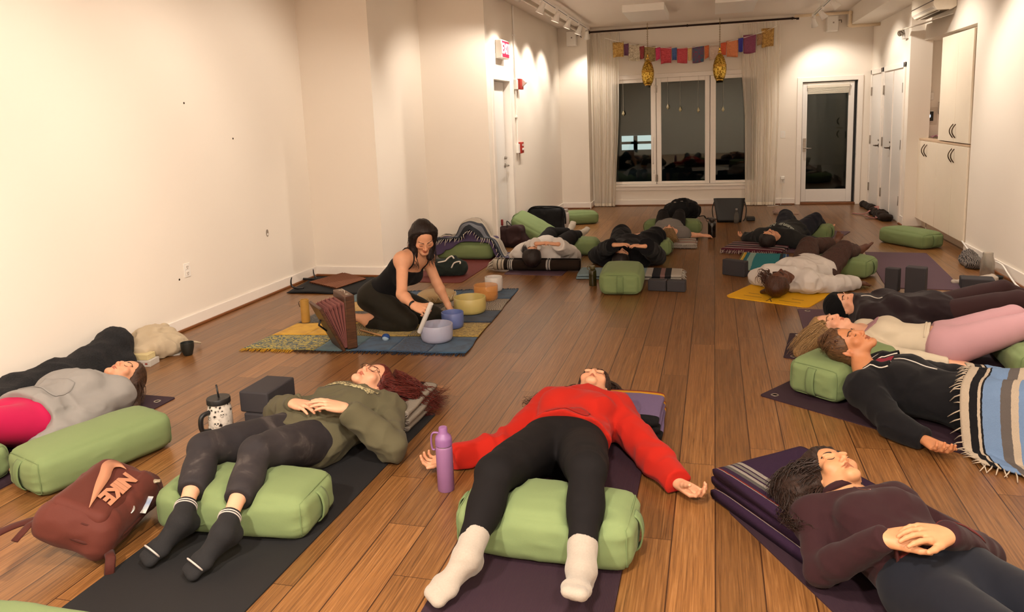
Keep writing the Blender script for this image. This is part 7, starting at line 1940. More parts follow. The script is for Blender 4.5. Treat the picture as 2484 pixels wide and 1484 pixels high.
def rug_fringe(b0, cols, sgn):
    mb = [MB() for _ in cols]
    for i in range(150):
        a = (i+.5)/150; ci = min(len(cols)-1, int(a*len(cols))); p = rug_pt(a, b0); d = V3(rr.uniform(-.35, .35), sgn, 0); e = p+nrm(d)*rr.uniform(.03, .06); e[2] = .004
        mb[ci].tube([p, (p+e)/2+V3(0, 0, .002), e], [.0035, .003, .002], 4)
    for m_, cc in zip(mb, cols): obj('fringe', m_, fabric('fringe_'+cc.lstrip('#'), cc), t, smooth=True)
rug_fringe(0.0, ['#b5851a', '#3a2a20', '#16263a', '#1a2f48'], -1)
rug_fringe(1.0, ['#33474f', '#1f3d58', '#1f3d58'], 1)
def bowl(label, a, b, top, col, m=None, wall=.006):
    """a,b = pixels at the lower left/right edge of the bowl, top = pixel row of the rim's far side"""
    u = (a[0]+b[0])/2; v = max(a[1], b[1]); f = F(u, v); c0 = f.copy(); w = np.linalg.norm(F(b[0], v-6)-F(a[0], v-6)); R = w/2
    dv = nrm(f-CAM*np.array([1, 1, 0])); c = f+nrm(V3(dv[0], dv[1], 0))*R*.84
    z = AY(u, top, c[1]+R)[2]
    t = thing('singing_bowl', label, 'singing bowl', (c[0], c[1], .011), 0, 'crystal singing bowls')
    m = m or plain('bowl_'+col.lstrip('#'), col, .38, var=.03, sss=.1)
    H = z-.011; pr = [(0, .0), (R*.80, .001), (R*.92, .008), (R*.98, .03), (R*.995, H*.45), (R, H-.003), (R-.002, H), (R-wall, H), (R-wall-.001, H-.004), (R*.98-wall, H*.45), (R*.92-wall, .042), (R*.6, .012), (0, .010)]
    obj('bowl_wall', MB().lathe((c[0], c[1], .011), pr, 56), m, t, smooth=True, angle=1.0)
    return t
bowl('pale lavender singing bowl at the cloth corner being played', (1023, 838), (1100, 838), 774, '#9b9cb0')
bowl('small periwinkle blue singing bowl behind the lavender one', (1073, 803), (1126, 803), 749, '#5a6aa0')
bowl('wide pale yellow singing bowl', (1103, 768), (1180, 768), 710, '#b9a968')
am = NT('amber_crystal'); am.base('#d9964a'); am.set(rough=.12, alpha=.42)
bowl('clear amber singing bowl behind the yellow one', (1151, 735), (1209, 735), 684, '#c98a4a', am.m, .004)
bowl('tall white singing bowl, the farthest one', (1178, 712), (1220, 712), 666, '#c9c3bd')
# shruti box standing open
M_WAL = NT('walnut_case'); v_ = M_WAL.coords('Object', (2, 2, 30)); M_WAL.base(M_WAL.ramp(M_WAL.noise(v_, 3, 4, .6, 1), [(.3, '#2f1a0e'), (.7, '#5a371f')])); M_WAL.set(rough=.4); M_WAL = M_WAL.m
p0, p1 = F(868, 846), F(835, 850)
t = thing('shruti_box', 'walnut bellows box standing open on the patchwork cloth', 'instrument', (-2.53, 4.80, .011))
bx = nrm(F(868, 846)-F(842, 851)); yb = V3(-bx[1], bx[0], 0)
Rb = np.stack([bx, yb, V3(0, 0, 1)], 1); cb = F(856, 850)+yb*.0
H_ = AY(850, 716, cb[1]+.02)[2]
cbox = cb+bx*-.0+yb*.125
obj('case', MB().box(cbox+V3(0, 0, .011+H_/2), (.075, .27, H_-.011), Rb), M_WAL, t, bevel=.008)
# hinged flap leaning open toward the wall side
hx = cbox-bx*.05
ang = .42; Rf = Rb @ np.array([[math.cos(ang), 0, -math.sin(ang)], [0, 1, 0], [math.sin(ang), 0, math.cos(ang)]])
Rf = Rb @ np.array([[math.cos(-ang), 0, math.sin(-ang)], [0, 1, 0], [-math.sin(-ang), 0, math.cos(-ang)]])
fl_c = hx+V3(0, 0, .013)+Rf @ V3(-.012, 0, (H_-.03)/2)
obj('flap', MB().box(fl_c, (.022, .27, H_-.03), Rf), M_WAL, t, bevel=.006)
M_BEL = fabric('bellows_pink', '#8a5550', .8, 300, .2); bl = MB()
top_c = hx+V3(.02, 0, 0)
for s_ in (-1, 1):
    for k in range(5):
        f0, f1 = k/5, (k+1)/5
        a0, a1 = ang*f0, ang*f1; ins = .010 if k % 2 else .0
        def pt(a, z, i): return hx+V3(0, 0, .02)+Rb @ V3(-math.sin(a)*z*1.0+.012*(1-a/ang), s_*(.125-i), math.cos(a)*z)
        am_ = (a0+a1)/2
        bl.add([pt(a0, 0.01, 0), pt(a0, H_*.82, 0), pt(am_, H_*.84, .03), pt(am_, .01, .03), pt(a1, H_*.82, 0), pt(a1, .01, 0)], [(0, 1, 2, 3), (3, 2, 4, 5)])
for k in range(5):
    a0, a1 = ang*k/5, ang*(k+1)/5; am_ = (a0+a1)/2
    def pt(a, z, s_): return hx+V3(0, 0, .02)+Rb @ V3(-math.sin(a)*z+.012*(1-a/ang), s_*.122, math.cos(a)*z)
    bl.add([pt(a0, H_*.84, -1), pt(a0, H_*.84, 1), pt(am_, H_*.76, 1), pt(am_, H_*.76, -1), pt(a1, H_*.84, 1), pt(a1, H_*.84, -1)], [(0, 1, 2, 3), (3, 2, 4, 5)])
obj('bellows', bl, M_BEL, t, norm=False, solid=.002)
lt = MB(); lc = cbox+V3(0, 0, H_)
lt.tube([lc+yb*-.03+bx*.0, lc+yb*-.03+V3(0, 0, .02), lc+yb*.03+V3(0, 0, .02), lc+yb*.03], .004, 8); lt.box(lc+yb*-.08+V3(0, 0, .003), (.02, .03, .006), Rb); lt.box(lc+yb*.08+V3(0, 0, .003), (.02, .03, .006), Rb)
obj('latch', lt, plain('latch_nickel', '#b8b0a5', .25, 1.0), t, bevel=.001)
obj('strap', MB().tube([fl_c+Rf @ V3(-.012, .05, .05), fl_c+Rf @ V3(-.04, .05, .02), fl_c+Rf @ V3(-.012, .05, -.05)], .005, 6, flat=2.0), M_BLACK, t, smooth=True)
obj('rivet', MB().lathe(cbox+Rb @ V3(.0375, -.05, .16), [(.006, 0), (.004, .003), (0, .003)], 12, Rb @ np.array([[0, 0, 1], [1, 0, 0], [0, 1, 0]])), plain('latch_nickel', '#b8b0a5'), t)
# bamboo wind chime standing
p = F(738, 786); M_BAM = plain('bamboo_yellow', '#a8803c', .45, var=.2, scale=20)
t = thing('bamboo_chime', 'upright bamboo tube chime on the yellow patch', 'chime', (p[0], p[1], .011))
obj('tube', MB().lathe((p[0], p[1]+.03, .011), [(.034, 0), (.036, .01), (.035, .1), (.036, .19), (.031, .19), (.03, .1), (.03, .02), (0, .02)], 24), M_BAM, t, smooth=True, angle=.9)
obj('cord', MB().tube([(p[0]-.036, p[1]+.03, .19), (p[0]-.05, p[1]+.02, .175), (p[0]-.04, p[1]+.02, .14)], .003, 6), M_DARKST, t, smooth=True)
# mallet
a_, b_ = F(874, 800, .02), F(936, 817, .03); t = thing('mallet', 'wooden stick mallet with a blue and white felt head', 'mallet', (b_[0], b_[1], .011))
obj('stick', MB().cyl(a_, b_, .007, 12), plain('beech', '#a8794a', .5), t, smooth=True)
d_ = nrm(b_-a_); Rm = frame(z=d_, x=UP)
obj('head', MB().ell(b_, (.026, .030, .032), Rm), plain('felt_blue', '#1f3f7a', .95), t, smooth=True)
o = obj('head_band', MB().ell(b_+V3(.002, -.006, -.006), (.027, .030, .024), None), plain('felt_pale', '#8fa4b4', .95), t, smooth=True)
# frame drum behind the player
c_ = (F(1085, 722)+F(1025, 690))/2; c_ = V3(-2.42, 6.22, 0)
t = thing('frame_drum', 'cream hide frame drum with laced zigzag side behind the player', 'drum', (c_[0], c_[1], .011))
obj('drum_skin', MB().lathe((c_[0], c_[1], .011), [(.165, .0), (.172, .02), (.170, .055), (.155, .068), (0, .075)], 48), plain('hide', '#b3986c', .6, var=.12, scale=8), t, smooth=True)
zz = MB(); n = 44
zz.tube([(c_[0]+.174*math.cos(2*math.pi*i/n), c_[1]+.174*math.sin(2*math.pi*i/n), .011+(.02 if i % 2 else .056)) for i in range(n)], .0035, 5, close=True)
obj('lacing', zz, plain('lace_pale', '#d0c0a0', .8), t)
# shell rattle: countable only as a heap
sm_ = MB(); rr = random.Random(5)
for i in range(70):
    p = V3(-2.10+rr.gauss(0, .055), 5.86+rr.gauss(0, .07), .02+rr.random()*.035); sm_.ell(p, (rr.uniform(.008, .015), rr.uniform(.007, .012), rr.uniform(.005, .009)), Rz(rr.uniform(0, 3)), 8, 5)
o = solo('seed_rattle', sm_, plain('seed_shell', '#8a7458', .6, var=.35, scale=30), 'heap of pale brown seed shells strung as a rattle', 'rattle', smooth=True); o['kind'] = 'stuff'
# copper chimes laid on their black roll
t = thing('chime_roll', 'black cloth roll laid open under the copper bars', 'cloth', (-3.6, 6.75, 0))
q = [F(695, 712), F(910, 716), F(912, 662), F(782, 664)]
P = np.zeros((20, 14, 3))
for i in range(20):
    for k in range(14):
        a, b = i/19, k/13; p = (q[0]*(1-a)+q[1]*a)*(1-b)+(q[3]*(1-a)+q[2]*a)*b; p = np.array(p); p[1] = min(p[1], 7.06); p[0] = max(p[0], XL+.045); p[2] = .004+.006*(1+vnoise(np.array([[a*4, b*4, 0]]), 3)[0]); P[i, k] = p
obj('cloth', MB().grid(P, False), fabric('black_felt', '#0e0e10', .95), t, smooth=True, solid=.004)
M_COP = plain('copper_tube', '#7a4a32', .35, .75, var=.15)
A0, A1, B0, B1 = F(752, 692), F(815, 707), F(838, 668), F(915, 674)
for i in range(16):
    f_ = i/15; a = A0*(1-f_)+A1*f_; b = B0*(1-f_)+B1*f_; a[2] = b[2] = .032; b = a+(b-a)*(.95-.25*f_)
    tb = MB().cyl(a, b, .0085, 12)
    tag(obj('chime_bar', tb, M_COP, smooth=True, angle=.8), 'copper chime bar in the close row on the black roll', 'chime bar', 'copper bars on the black roll')
o = solo('long_rod', MB().cyl(F(870, 708, .03), F(915, 695, .03), .009, 12), M_COP, 'loose copper rod crossing the corner of the black roll', 'rod', smooth=True, angle=.8)
M_HORN = plain('black_horn', '#141214', .3)
for (u, v, lab, cc) in [(712, 704, 'black curved horn stub at the roll corner', -1), (768, 683, 'black hooked horn rest behind the copper bars', 1)]:
    p = F(u, v); s_ = cc
    pts = [p+V3(.10, .03, .02), p+V3(.03, .0, .025), p+V3(-.01, -.01, .05), p+V3(-.012, -.012, .10), p+V3(.0, -.01, .135)] if cc < 0 else [p+V3(-.14, -.02, .03), p+V3(-.04, -.01, .03), p+V3(.0, .0, .03), p+V3(-.03, .01, .075), p+V3(-.035, .012, .13)]
    solo('chime_horn', MB().tube(spline(pts, 16), [.014*(1-.045*i) for i in range(16)], 8), M_HORN, lab, 'horn', 'black horns of the chime roll', smooth=True)
# green fleece roll with white trim on the maroon mat
t = thing('rolled_fleece', 'dark green rolled fleece with white edging on the maroon mat', 'fleece', (-2.66, 7.22, .007))
p = V3(-2.67, 7.26, 0)
lump('roll', [(p_cone(p+V3(-.14, -.02, .085), p+V3(.10, .03, .085), .085, .08), .02), (p_cone(p+V3(.02, .04, .12), p+V3(.05, .03, .17), .05, .035), .03)], fabric('bottle_green_fleece', '#232a26', .95, 400, .4, .2), t, .01, folds(.008, (14, 8, 14), 5, .006, 6), z0=.009)
obj('edging', MB().tube(spline([p+V3(-.1, -.07, .155), p+V3(-.02, -.06, .17), p+V3(.0, -.04, .19), p+V3(.04, -.02, .215), p+V3(.07, -.03, .19)], 20), .008, 6), wm, t, smooth=True)
obj('edging', MB().tube(spline([p+V3(.05, -.07, .1), p+V3(.08, -.06, .15), p+V3(.13, -.03, .16), p+V3(.14, -.05, .14)], 16), .008, 6), wm, t, smooth=True)
# ------------------------------------------------------------------ bottles, cups and small things
def bottle(name, label, c, prof, m, cat='bottle', z0=.0, grp=None, n=36):
    t = thing(name, label, cat, (c[0], c[1], z0), 0, grp); obj('bottle_body', MB().lathe((c[0], c[1], z0), prof, n), m, t, smooth=True, angle=.9); return t
M_LILB = plain('lilac_powder', '#8a6088', .5, var=.02)
c_ = F(1076, 1196)+V3(0, .035, 0); t = bottle('water_bottle', 'lilac insulated water bottle with loop lid on the bare floor', c_, [(0, 0), (.034, 0), (.037, .004), (.037, .195), (.035, .204), (.032, .208), (0, .208)], M_LILB)
lid = MB().lathe((c_[0], c_[1], .210), [(0, 0), (.037, 0), (.037, .025), (.034, .038), (.022, .05), (.019, .055), (.019, .075), (.017, .08), (0, .08)], 36)
obj('lid', lid, plain('lilac_lid', '#84598a', .45, var=.02), t, smooth=True, angle=.8)
obj('lid_ring', MB().lathe((c_[0], c_[1], .206), [(.0345, 0), (.0355, .002), (.0345, .004)], 36), M_STEEL, t, smooth=True)
obj('carry_loop', MB().tube(spline([c_+V3(-.02, 0, .262), c_+V3(-.045, -.005, .262), c_+V3(-.055, -.005, .235), c_+V3(-.052, -.005, .19), c_+V3(-.04, -.005, .185)], 18), .007, 8, flat=.6), plain('lilac_lid', '#84598a'), t, smooth=True)
# skull jar with straw
c_ = V3(-2.50, 3.21, 0); JS = 1.32; t = thing('mason_jar', 'clear handled jar printed with skulls, black lid and straw', 'jar', (c_[0], c_[1], 0))
jg = NT('skull_print_glass'); v_ = jg.coords('Object'); n_ = jg.noise(v_, 38, 3, .5, 1.2); vo = jg.n('TexVoronoi'); jg.l(v_, vo.inputs[0]); vo.inputs['Scale'].default_value = 45
jg.base(jg.ramp(jg.math('ADD', jg.math('MULTIPLY', n_, .55), jg.math('MULTIPLY', vo.outputs[0], .6)), [(.30, '#151312'), (.40, '#3b3632'), (.5, '#c9c2b8'), (.8, '#dcd5cb')])); jg.set(rough=.2, coat=.4)
obj('jar_body', MB().lathe((c_[0], c_[1], 0), [(0, 0), (.055, 0), (.062, .008), (.062, .158), (.057, .178), (.055, .198), (0, .198)], 36), jg.m, t, smooth=True, angle=.9)
obj('lid', MB().lathe((c_[0], c_[1], .195), [(0, 0), (.06, 0), (.06, .024), (.058, .028), (0, .028)], 36), M_BLACK, t, smooth=True, angle=.6)
obj('straw', MB().cyl(c_+V3(.004, 0, .21), c_+V3(-.008, .004, .29), .0048, 10), M_BLACK, t, smooth=True)
obj('handle', MB().tube(spline([c_+V3(-.02, -.055, .16), c_+V3(-.035, -.10, .15), c_+V3(-.037, -.103, .08), c_+V3(-.02, -.058, .06)], 16), .013, 8), M_BLACK, t, smooth=True)
sk = MB()
for (ang_, zz_, s_) in [(-1.25, .075, 1.0), (-.75, .11, .7), (-1.9, .10, .75), (-.6, .05, .8), (-2.2, .05, .7)]:
    nn = V3(math.cos(ang_), math.sin(ang_), 0); ex = V3(-math.sin(ang_), math.cos(ang_), 0); o0 = c_+nn*.0623+V3(0, 0, zz_*JS); s_ = s_*JS
    R_ = np.stack([ex, V3(0, 0, 1), nn], 1)
    sk.cur = 0; sk.ell(o0+V3(0, 0, .004*s_), (.014*s_, .013*s_, .0015), R_, 14, 8); sk.ell(o0-V3(0, 0, .010*s_), (.008*s_, .007*s_, .0015), R_, 10, 6)
    sk.cur = 1
    for g in (-1, 1): sk.ell(o0+ex*g*.0055*s_+V3(0, 0, .002*s_)+nn*.001, (.0038*s_, .0036*s_, .0012), R_, 8, 5)
    sk.ell(o0-V3(0, 0, .0045*s_)+nn*.001, (.0016*s_, .0026*s_, .0012), R_, 8, 5)
    for g in (-1.5, -.5, .5, 1.5): sk.box(o0+ex*g*.0028*s_-V3(0, 0, .012*s_)+nn*.0012, (.0006, .005*s_, .0008), R_)
obj('skull_print', sk, [plain('skull_white', '#cfc8bd', .4), plain('skull_black', '#0e0d0d', .5)], t, smooth=True)
# dark cup by the tote
c_ = F(450, 864)+V3(0, .03, 0); t = thing('cup', 'small dark tapered cup alone on the floor', 'cup', (c_[0], c_[1], 0), 0, 'dark cups')
obj('cup_wall', MB().lathe((c_[0], c_[1], 0), [(0, 0), (.027, 0), (.033, .01), (.046, .06), (.047, .095), (.044, .095), (.042, .06), (.028, .012), (0, .010)], 36), plain('dark_stoneware', '#1c1e1a', .5), t, smooth=True, angle=1.2)
# boxes by the coat
c_ = F(343, 887); b1 = solo('carton', MB().box((c_[0], c_[1]+.03, .021), (.16, .11, .042), Rz(.15)), plain('carton_white', '#b9b2a9', .6), 'flat white printed carton below the cream one', 'box', bevel=.002)
pm_ = MB(); R_ = Rz(.15)
for k, (dx, w_) in enumerate([(-.055, .012), (-.025, .03), (.012, .025), (.05, .018)]): pm_.box(R_ @ V3(dx, -.0555, .021)+V3(c_[0], c_[1]+.03, 0), (w_, .001, .012), R_)
o = obj('print', pm_, plain('carton_print', '#8a3a30', .6), b1)
solo('carton', MB().box((c_[0]-.005, c_[1]+.035, .062), (.125, .085, .038), Rz(.1)), plain('carton_cream', '#c9b888', .6), 'small cream carton on top of the white one', 'box', bevel=.002)
pp_ = MB(); pc = F(395, 858); pp_.box((pc[0], pc[1], .003), (.26, .16, .004), Rz(.5)); solo('paper_sheets', pp_, plain('paper', '#bdb6ae', .7), 'pale paper sheets sticking out under the tote bag', 'paper')
# cream tote bag slumped by the wall
pc = F(350, 830); t = thing('tote_bag', 'cream canvas tote bag slumped against the side wall', 'bag', (pc[0], pc[1], 0))
p = V3(-3.95, 4.42, 0)
lump('bag_body', [(p_ell(p+V3(0, 0, .07), (.17, .20, .085), Rz(.2)), .03), (p_ell(p+V3(-.05, .08, .11), (.12, .13, .07)), .05), (p_ell(p+V3(.09, .08, .06), (.09, .12, .06)), .05)], fabric('natural_canvas', '#b7a68c', .9, 500, .25, .06), t, .011, folds(.014, (8, 10, 8), 8, .008, 5), z0=.003)
obj('logo', MB().prism([(0, .014), (.014, -.008), (.006, -.008), (0, .004), (-.006, -.008), (-.014, -.008)], p+V3(.10, -.09, .125), (.95, .3, 0), (-.1, .6, .75), V3(.1, -.5, .3)*.004), plain('tote_print', '#4a443c', .8), t, norm=False)
obj('strap', MB().tube(spline([p+V3(.16, .16, .06), p+V3(.22, .18, .05), p+V3(.23, .22, .03), p+V3(.18, .24, .03)], 14), .008, 6), fabric('natural_canvas', '#b7a68c'), t, smooth=True)
# black faux fur coat along the wall
cp_ = [(-4.02, 4.12, .12, .10), (-3.99, 3.98, .10, .11), (-3.99, 3.82, .085, .11), (-3.96, 3.6, .09, .11), (-3.99, 3.35, .09, .10), (-3.93, 3.15, .07, .10), (-3.97, 2.9, .06, .09)]
pr = [(p_cone((a[0], a[1], a[2]), (b[0], b[1], b[2]), a[3], b[3]), .06) for a, b in zip(cp_[:-1], cp_[1:])]
pr += [(p_cone((-3.9, 4.08, .05), (-3.88, 3.9, .04), .06, .05), .05), (p_ell((-4.03, 4.14, .19), (.09, .10, .06)), .05)]
fr = NT('black_fur'); v_ = fr.coords('Object'); n_ = fr.noise(v_, 120, 3); fr.base(fr.ramp(n_, [(.35, '#070709'), (.7, '#1a1a1e')])); fr.set(rough=.95); fr.bump(n_, .8, .01)
o = lump('coat', pr, fr.m, None, .012, folds(.014, (7, 7, 7), 9, .012, 4)); tag(o, 'long black fur coat bundled along the side wall', 'coat')
# ------------------------------------------------------------------ brick red backpack
M_BP = fabric('brick_nylon', '#5a2b22', .7, 600, .2, .06); M_BP2 = fabric('brick_nylon_dark', '#482019', .75, 600, .2, .06); M_LOGO = plain('logo_peach', '#b27a5c', .7, var=.03)
e1 = nrm((F(140, 1280, .17)-F(290, 1150, .17))*V3(1, 1, 0)); e2 = nrm(np.cross(V3(0, 0, 1), e1)); e2 = -e2 if e2[0] < 0 else e2     # reading direction, letters' up (toward the viewer)
pc = F(232, 1248, .10); pc[2] = .012
t = thing('backpack', 'brick red backpack with large peach lettering, lying on its back', 'backpack', (pc[0], pc[1], 0))
ta = .42; e2t = e2*math.cos(ta)-V3(0, 0, 1)*math.sin(ta); RB = np.stack([e1, e2t, np.cross(e1, e2t)*np.sign(np.cross(e1, e2t)[2])], 1); pc[2] += .055; bp = lambda a, b, c: pc+RB @ V3(a, b, c)
lump('bag_body', [(p_box(bp(.0, .0, .075), (.235, .15, .072), RB, .06), .02), (p_box(bp(.02, .01, .12), (.20, .125, .06), RB, .05), .03)], M_BP, t, .009, folds(.006, (9, 9, 9), 12, .006, 5), z0=.004)
lump('front_pocket', [(p_box(bp(.03, -.005, .158), (.175, .105, .03), RB, .028), .02)], M_BP, t, .008, folds(.002, (8, 8, 8), 13, .003, 5), z0=.05)
zl_ = [bp(.03+.19*math.copysign(abs(math.cos(a))**.5, math.cos(a)), -.002+.118*math.copysign(abs(math.sin(a))**.5, math.sin(a)), .145) for a in np.linspace(0, 6.283, 41)[:-1]]
obj('zip', MB().tube(zl_, .006, 6, close=True), M_BP2, t, smooth=True)
zl_ = [bp(.0+.235*math.copysign(abs(math.cos(a))**.5, math.cos(a)), .155*math.copysign(abs(math.sin(a))**.5, math.sin(a)), .085) for a in np.linspace(0, 6.283, 41)[:-1]]
obj('seam', MB().tube(zl_, .007, 6, close=True), M_BP2, t, smooth=True)
for (a0, b0, c0, a1, b1, c1) in [(-.2, -.08, .12, -.25, -.17, .05), (.2, .15, .06, .26, .2, .02), (.15, -.15, .05, .27, -.16, .02)]:
    obj('strap', MB().tube([bp(a0, b0, c0), bp((a0+a1)/2, (b0+b1)/2, (c0+c1)/2+.02), bp(a1, b1, c1)], .018, 8, flat=.3), M_BP2, t, smooth=True)
obj('shoulder_strap', MB().tube(spline([bp(.12, -.16, .03), bp(.2, -.22, .012), bp(.3, -.24, .010), bp(.42, -.22, .010)], 20), .024, 8, flat=.3), M_BP2, t, smooth=True)
def on_bag(a, b, lift): return bp(a, b, .200+lift-.008*max(0, abs(a-.03)/.175)**4-.008*max(0, abs(b+.005)/.105)**4)
# swoosh as a closed outline, letters below it
top_ = [(-.10, -.020), (-.098, -.055), (-.075, -.075), (-.03, -.066), (.05, -.04), (.19, -.010)]; bot_ = [(.19, -.006), (.05, -.014), (-.03, -.022), (-.065, -.026), (-.085, -.020), (-.10, -.020)]
n_ = 40; S1 = spline([(-.092, .012, 0), (-.125, -.035, 0), (-.115, -.072, 0), (-.07, -.078, 0), (-.01, -.055, 0), (.08, -.022, 0), (.195, .028, 0)], n_); S2 = spline([(-.092, .012, 0), (-.093, -.012, 0), (-.075, -.028, 0), (-.045, -.022, 0), (.0, -.006, 0), (.08, .010, 0), (.195, .030, 0)], n_)
P = np.zeros((n_, 2, 3))
for i in range(n_):
    P[i, 0] = on_bag(S1[i][0], S1[i][1], .004); P[i, 1] = on_bag(S2[i][0], S2[i][1], .004)
o = obj('logo', MB().grid(P, False), M_LOGO, t, smooth=True, solid=.002); o['label'] = 'peach swoosh shape'
tm = text_mb('NIKE', .105, .001, (0, 0, 0), (1, 0, 0), (0, 1, 0), (0, 0, 1), .006, .25)
tm.v = [tuple(on_bag(.028+p[0]*.86+.0, .048+p[1]*.78-.0, .004+p[2])) for p in tm.v]
o = obj('lettering', tm, M_LOGO, t, norm=False); o['label'] = 'peach block letters'
# things tucked into the open side pocket
pk = F(320, 1240, .11)
card = solo('postcard', MB().box(F(330, 1222, .13), (.075, .11, .0015), frame(x=e1, z=V3(.2, -.45, .85))), patch_mat('postcard_sky', '#7f8fae', '#c9c6c0', 'plain'), 'blue and white picture card tucked in the backpack pocket', 'card')
bd_ = F(313, 1237, .145); solo('round_badge', MB().lathe(bd_, [(0, 0), (.02, .0), (.024, .004), (.02, .008), (.018, .006), (0, .006)], 24, frame(z=V3(.2, -.5, .85), x=e1)), plain('silver_badge', '#b9b4ae', .3, .6), 'round silver badge beside the card', 'badge', smooth=True)
hs_ = F(352, 1170, .17); t2 = thing('sanitizer_bottle', 'small clear bottle with amber gel clipped on the backpack', 'bottle', tuple(hs_-V3(0, 0, .02)))
dR = frame(z=nrm(F(385, 1165, .17)-F(325, 1172, .17)), x=UP)
obj('bottle_body', MB().lathe(hs_, [(0, -.035), (.016, -.034), (.019, -.025), (.019, .025), (.012, .036), (.008, .05), (.008, .06), (0, .06)], 20, dR @ np.diag([.7, 1.2, 1])), plain('clear_gel', '#c9b89c', .1, trans=.5), t2, smooth=True)
obj('gel', MB().box(hs_+V3(0, 0, -.006), (.010, .03, .05), dR), plain('amber_gel', '#b8864a', .3), t2, bevel=.004)
obj('clip', MB().tube([hs_+dR @ V3(0, 0, -.035), hs_+dR @ V3(.004, 0, -.06), hs_+dR @ V3(0, .004, -.085)], .004, 6), plain('clear_loop', '#c4b8a8', .2), t2)
# ------------------------------------------------------------------ brown bag, black bag, bottles by the far wall
t = thing('hand_bag', 'brown soft bag with papers by the pale grey door', 'bag', (-2.50, 9.0, 0))
p = V3(-2.42, 8.98, 0); M_BRN = fabric('plum_brown_cloth', '#33201f', .85, 500, .25, .15)
lump('bag_body', [(p_box(p+V3(-.03, .06, .13), (.155, .08, .13), Rz(-.15), .05), .03), (p_ell(p+V3(.06, .05, .08), (.12, .10, .085)), .05)], M_BRN, t, .012, folds(.014, (9, 9, 7), 14, .008, 5), z0=.003)
obj('handle', MB().tube(spline([p+V3(-.08, .0, .25), p+V3(-.09, .02, .33), p+V3(-.05, .02, .30), p+V3(.0, .0, .24)], 18), .006, 6), M_BLACK, t, smooth=True)
obj('papers', MB().box(p+V3(-.10, .07, .28), (.1, .01, .1), Rz(.3)), plain('paper', '#bdb6ae'), t)
obj('trim', MB().box(p+V3(-.16, .05, .31), (.03, .03, .08)), plain('cherry_cap', '#7a1a1c', .5), t, bevel=.01)
t = thing('shoulder_bag', 'black boxy shoulder bag with a thick strap by the wall', 'bag', (-2.25, 10.3, 0))
p = V3(-2.28, 10.30, 0); M_BKB = fabric('black_nylon', '#0f0f11', .7, 500, .2, .15)
lump('bag_body', [(p_box(p+V3(0, 0, .17), (.24, .09, .17), Rz(-.1), .05), .02)], M_BKB, t, .012, folds(.007, (6, 9, 6), 15, .006, 4), z0=.003)
obj('strap', MB().tube(spline([p+V3(-.25, -.03, .12), p+V3(-.27, -.06, .25), p+V3(-.2, -.05, .35), p+V3(0, -.06, .365), p+V3(.2, -.05, .35), p+V3(.27, -.07, .28), p+V3(.28, -.08, .12)], 40), .026, 8, flat=.35), M_BKB, t, smooth=True)
c_ = V3(-2.02, 10.36, 0); t = bottle('water_bottle', 'tall white bottle beside the black shoulder bag', c_, [(0, 0), (.045, 0), (.048, .005), (.048, .24), (.04, .26), (.03, .27), (.034, .275), (.034, .31), (0, .315)], plain('bottle_white', '#b5aca4', .4))
t = thing('backpack', 'black hiking backpack lying behind the person in the grey t-shirt', 'backpack', (-.42, 11.55, 0))
p = V3(-.46, 11.55, 0)
lump('bag_body', [(p_ell(p+V3(0, 0, .13), (.26, .18, .14)), .03), (p_ell(p+V3(.03, -.06, .2), (.17, .12, .09)), .05)], M_BKB, t, .014, folds(.02, (9, 9, 9), 16, .012, 5), z0=.003)
for dx, dz in ((-.1, .27), (.0, .28), (.1, .22), (.16, .15)): obj('buckle', MB().box(p+V3(dx, -.15, dz), (.035, .02, .018)), M_STEEL, t, bevel=.004)
obj('strap', MB().tube(spline([p+V3(.24, -.05, .04), p+V3(.32, -.05, .05), p+V3(.36, -.1, .015), p+V3(.5, -.12, .01)], 20), .014, 6, flat=.5), M_BKB, t, smooth=True)
t = thing('leather_tote', 'black leather tote bag standing near the curtain', 'bag', (.2, 11.2, 0))
a0, a1 = F(1742, 540), F(1796, 540); p = (a0+a1)/2; p = V3(p[0], 11.2, 0); M_LEA = plain('black_leather', '#0b0b0c', .5, var=.2, scale=10, bump=.1)
tb_ = MB(); n_ = 24; P = np.zeros((n_*2, 9, 3))
for k in range(9):
    q_ = k/8; w_ = .17+.05*q_; d__ = .075-.045*q_
    for i in range(n_*2):
        a = 2*math.pi*i/(n_*2); P[i, k] = (p[0]+w_*math.copysign(abs(math.cos(a))**.4, math.cos(a)), p[1]+d__*math.copysign(abs(math.sin(a))**.5, math.sin(a))+.01*math.sin(a*3+q_*2), .004+.34*q_-.03*q_*abs(math.sin(a*.5+.7))**2*0)
mb = MB().grid(P, False, close_u=True); mb.f.append(tuple(i*9 for i in range(n_*2))); mb.mi.append(0)
obj('bag_body', mb, M_LEA, t, smooth=True)
for sg in (-1, 1): obj('handle', MB().tube(spline([p+V3(sg*.2, 0, .32), p+V3(sg*.235, -.02, .2), p+V3(sg*.22, -.03, .06), p+V3(sg*.19, -.05, .02)], 18), .008, 6), M_LEA, t, smooth=True)
bc = F(1786, 541); bc[1] = 11.03
smk = NT('smoked_plastic'); smk.base('#3a2f22'); smk.set(rough=.12, trans=.5, ior=1.3); smk = smk.m
clr = NT('clear_plastic'); clr.base('#cfc8bd'); clr.set(rough=.06, trans=.85, ior=1.2, alpha=.55); clr = clr.m
t = bottle('water_bottle', 'small clear bottle in front of the leather tote', (bc[0], bc[1]), [(0, 0), (.03, 0), (.032, .01), (.032, .13), (.02, .16), (.013, .17), (.013, .2), (0, .2)], clr); obj('cap', MB().lathe((bc[0], bc[1], .195), [(0, 0), (.015, 0), (.015, .022), (0, .022)], 16), plain('cap_grey', '#8d8a86', .4), t, smooth=True, angle=.7)
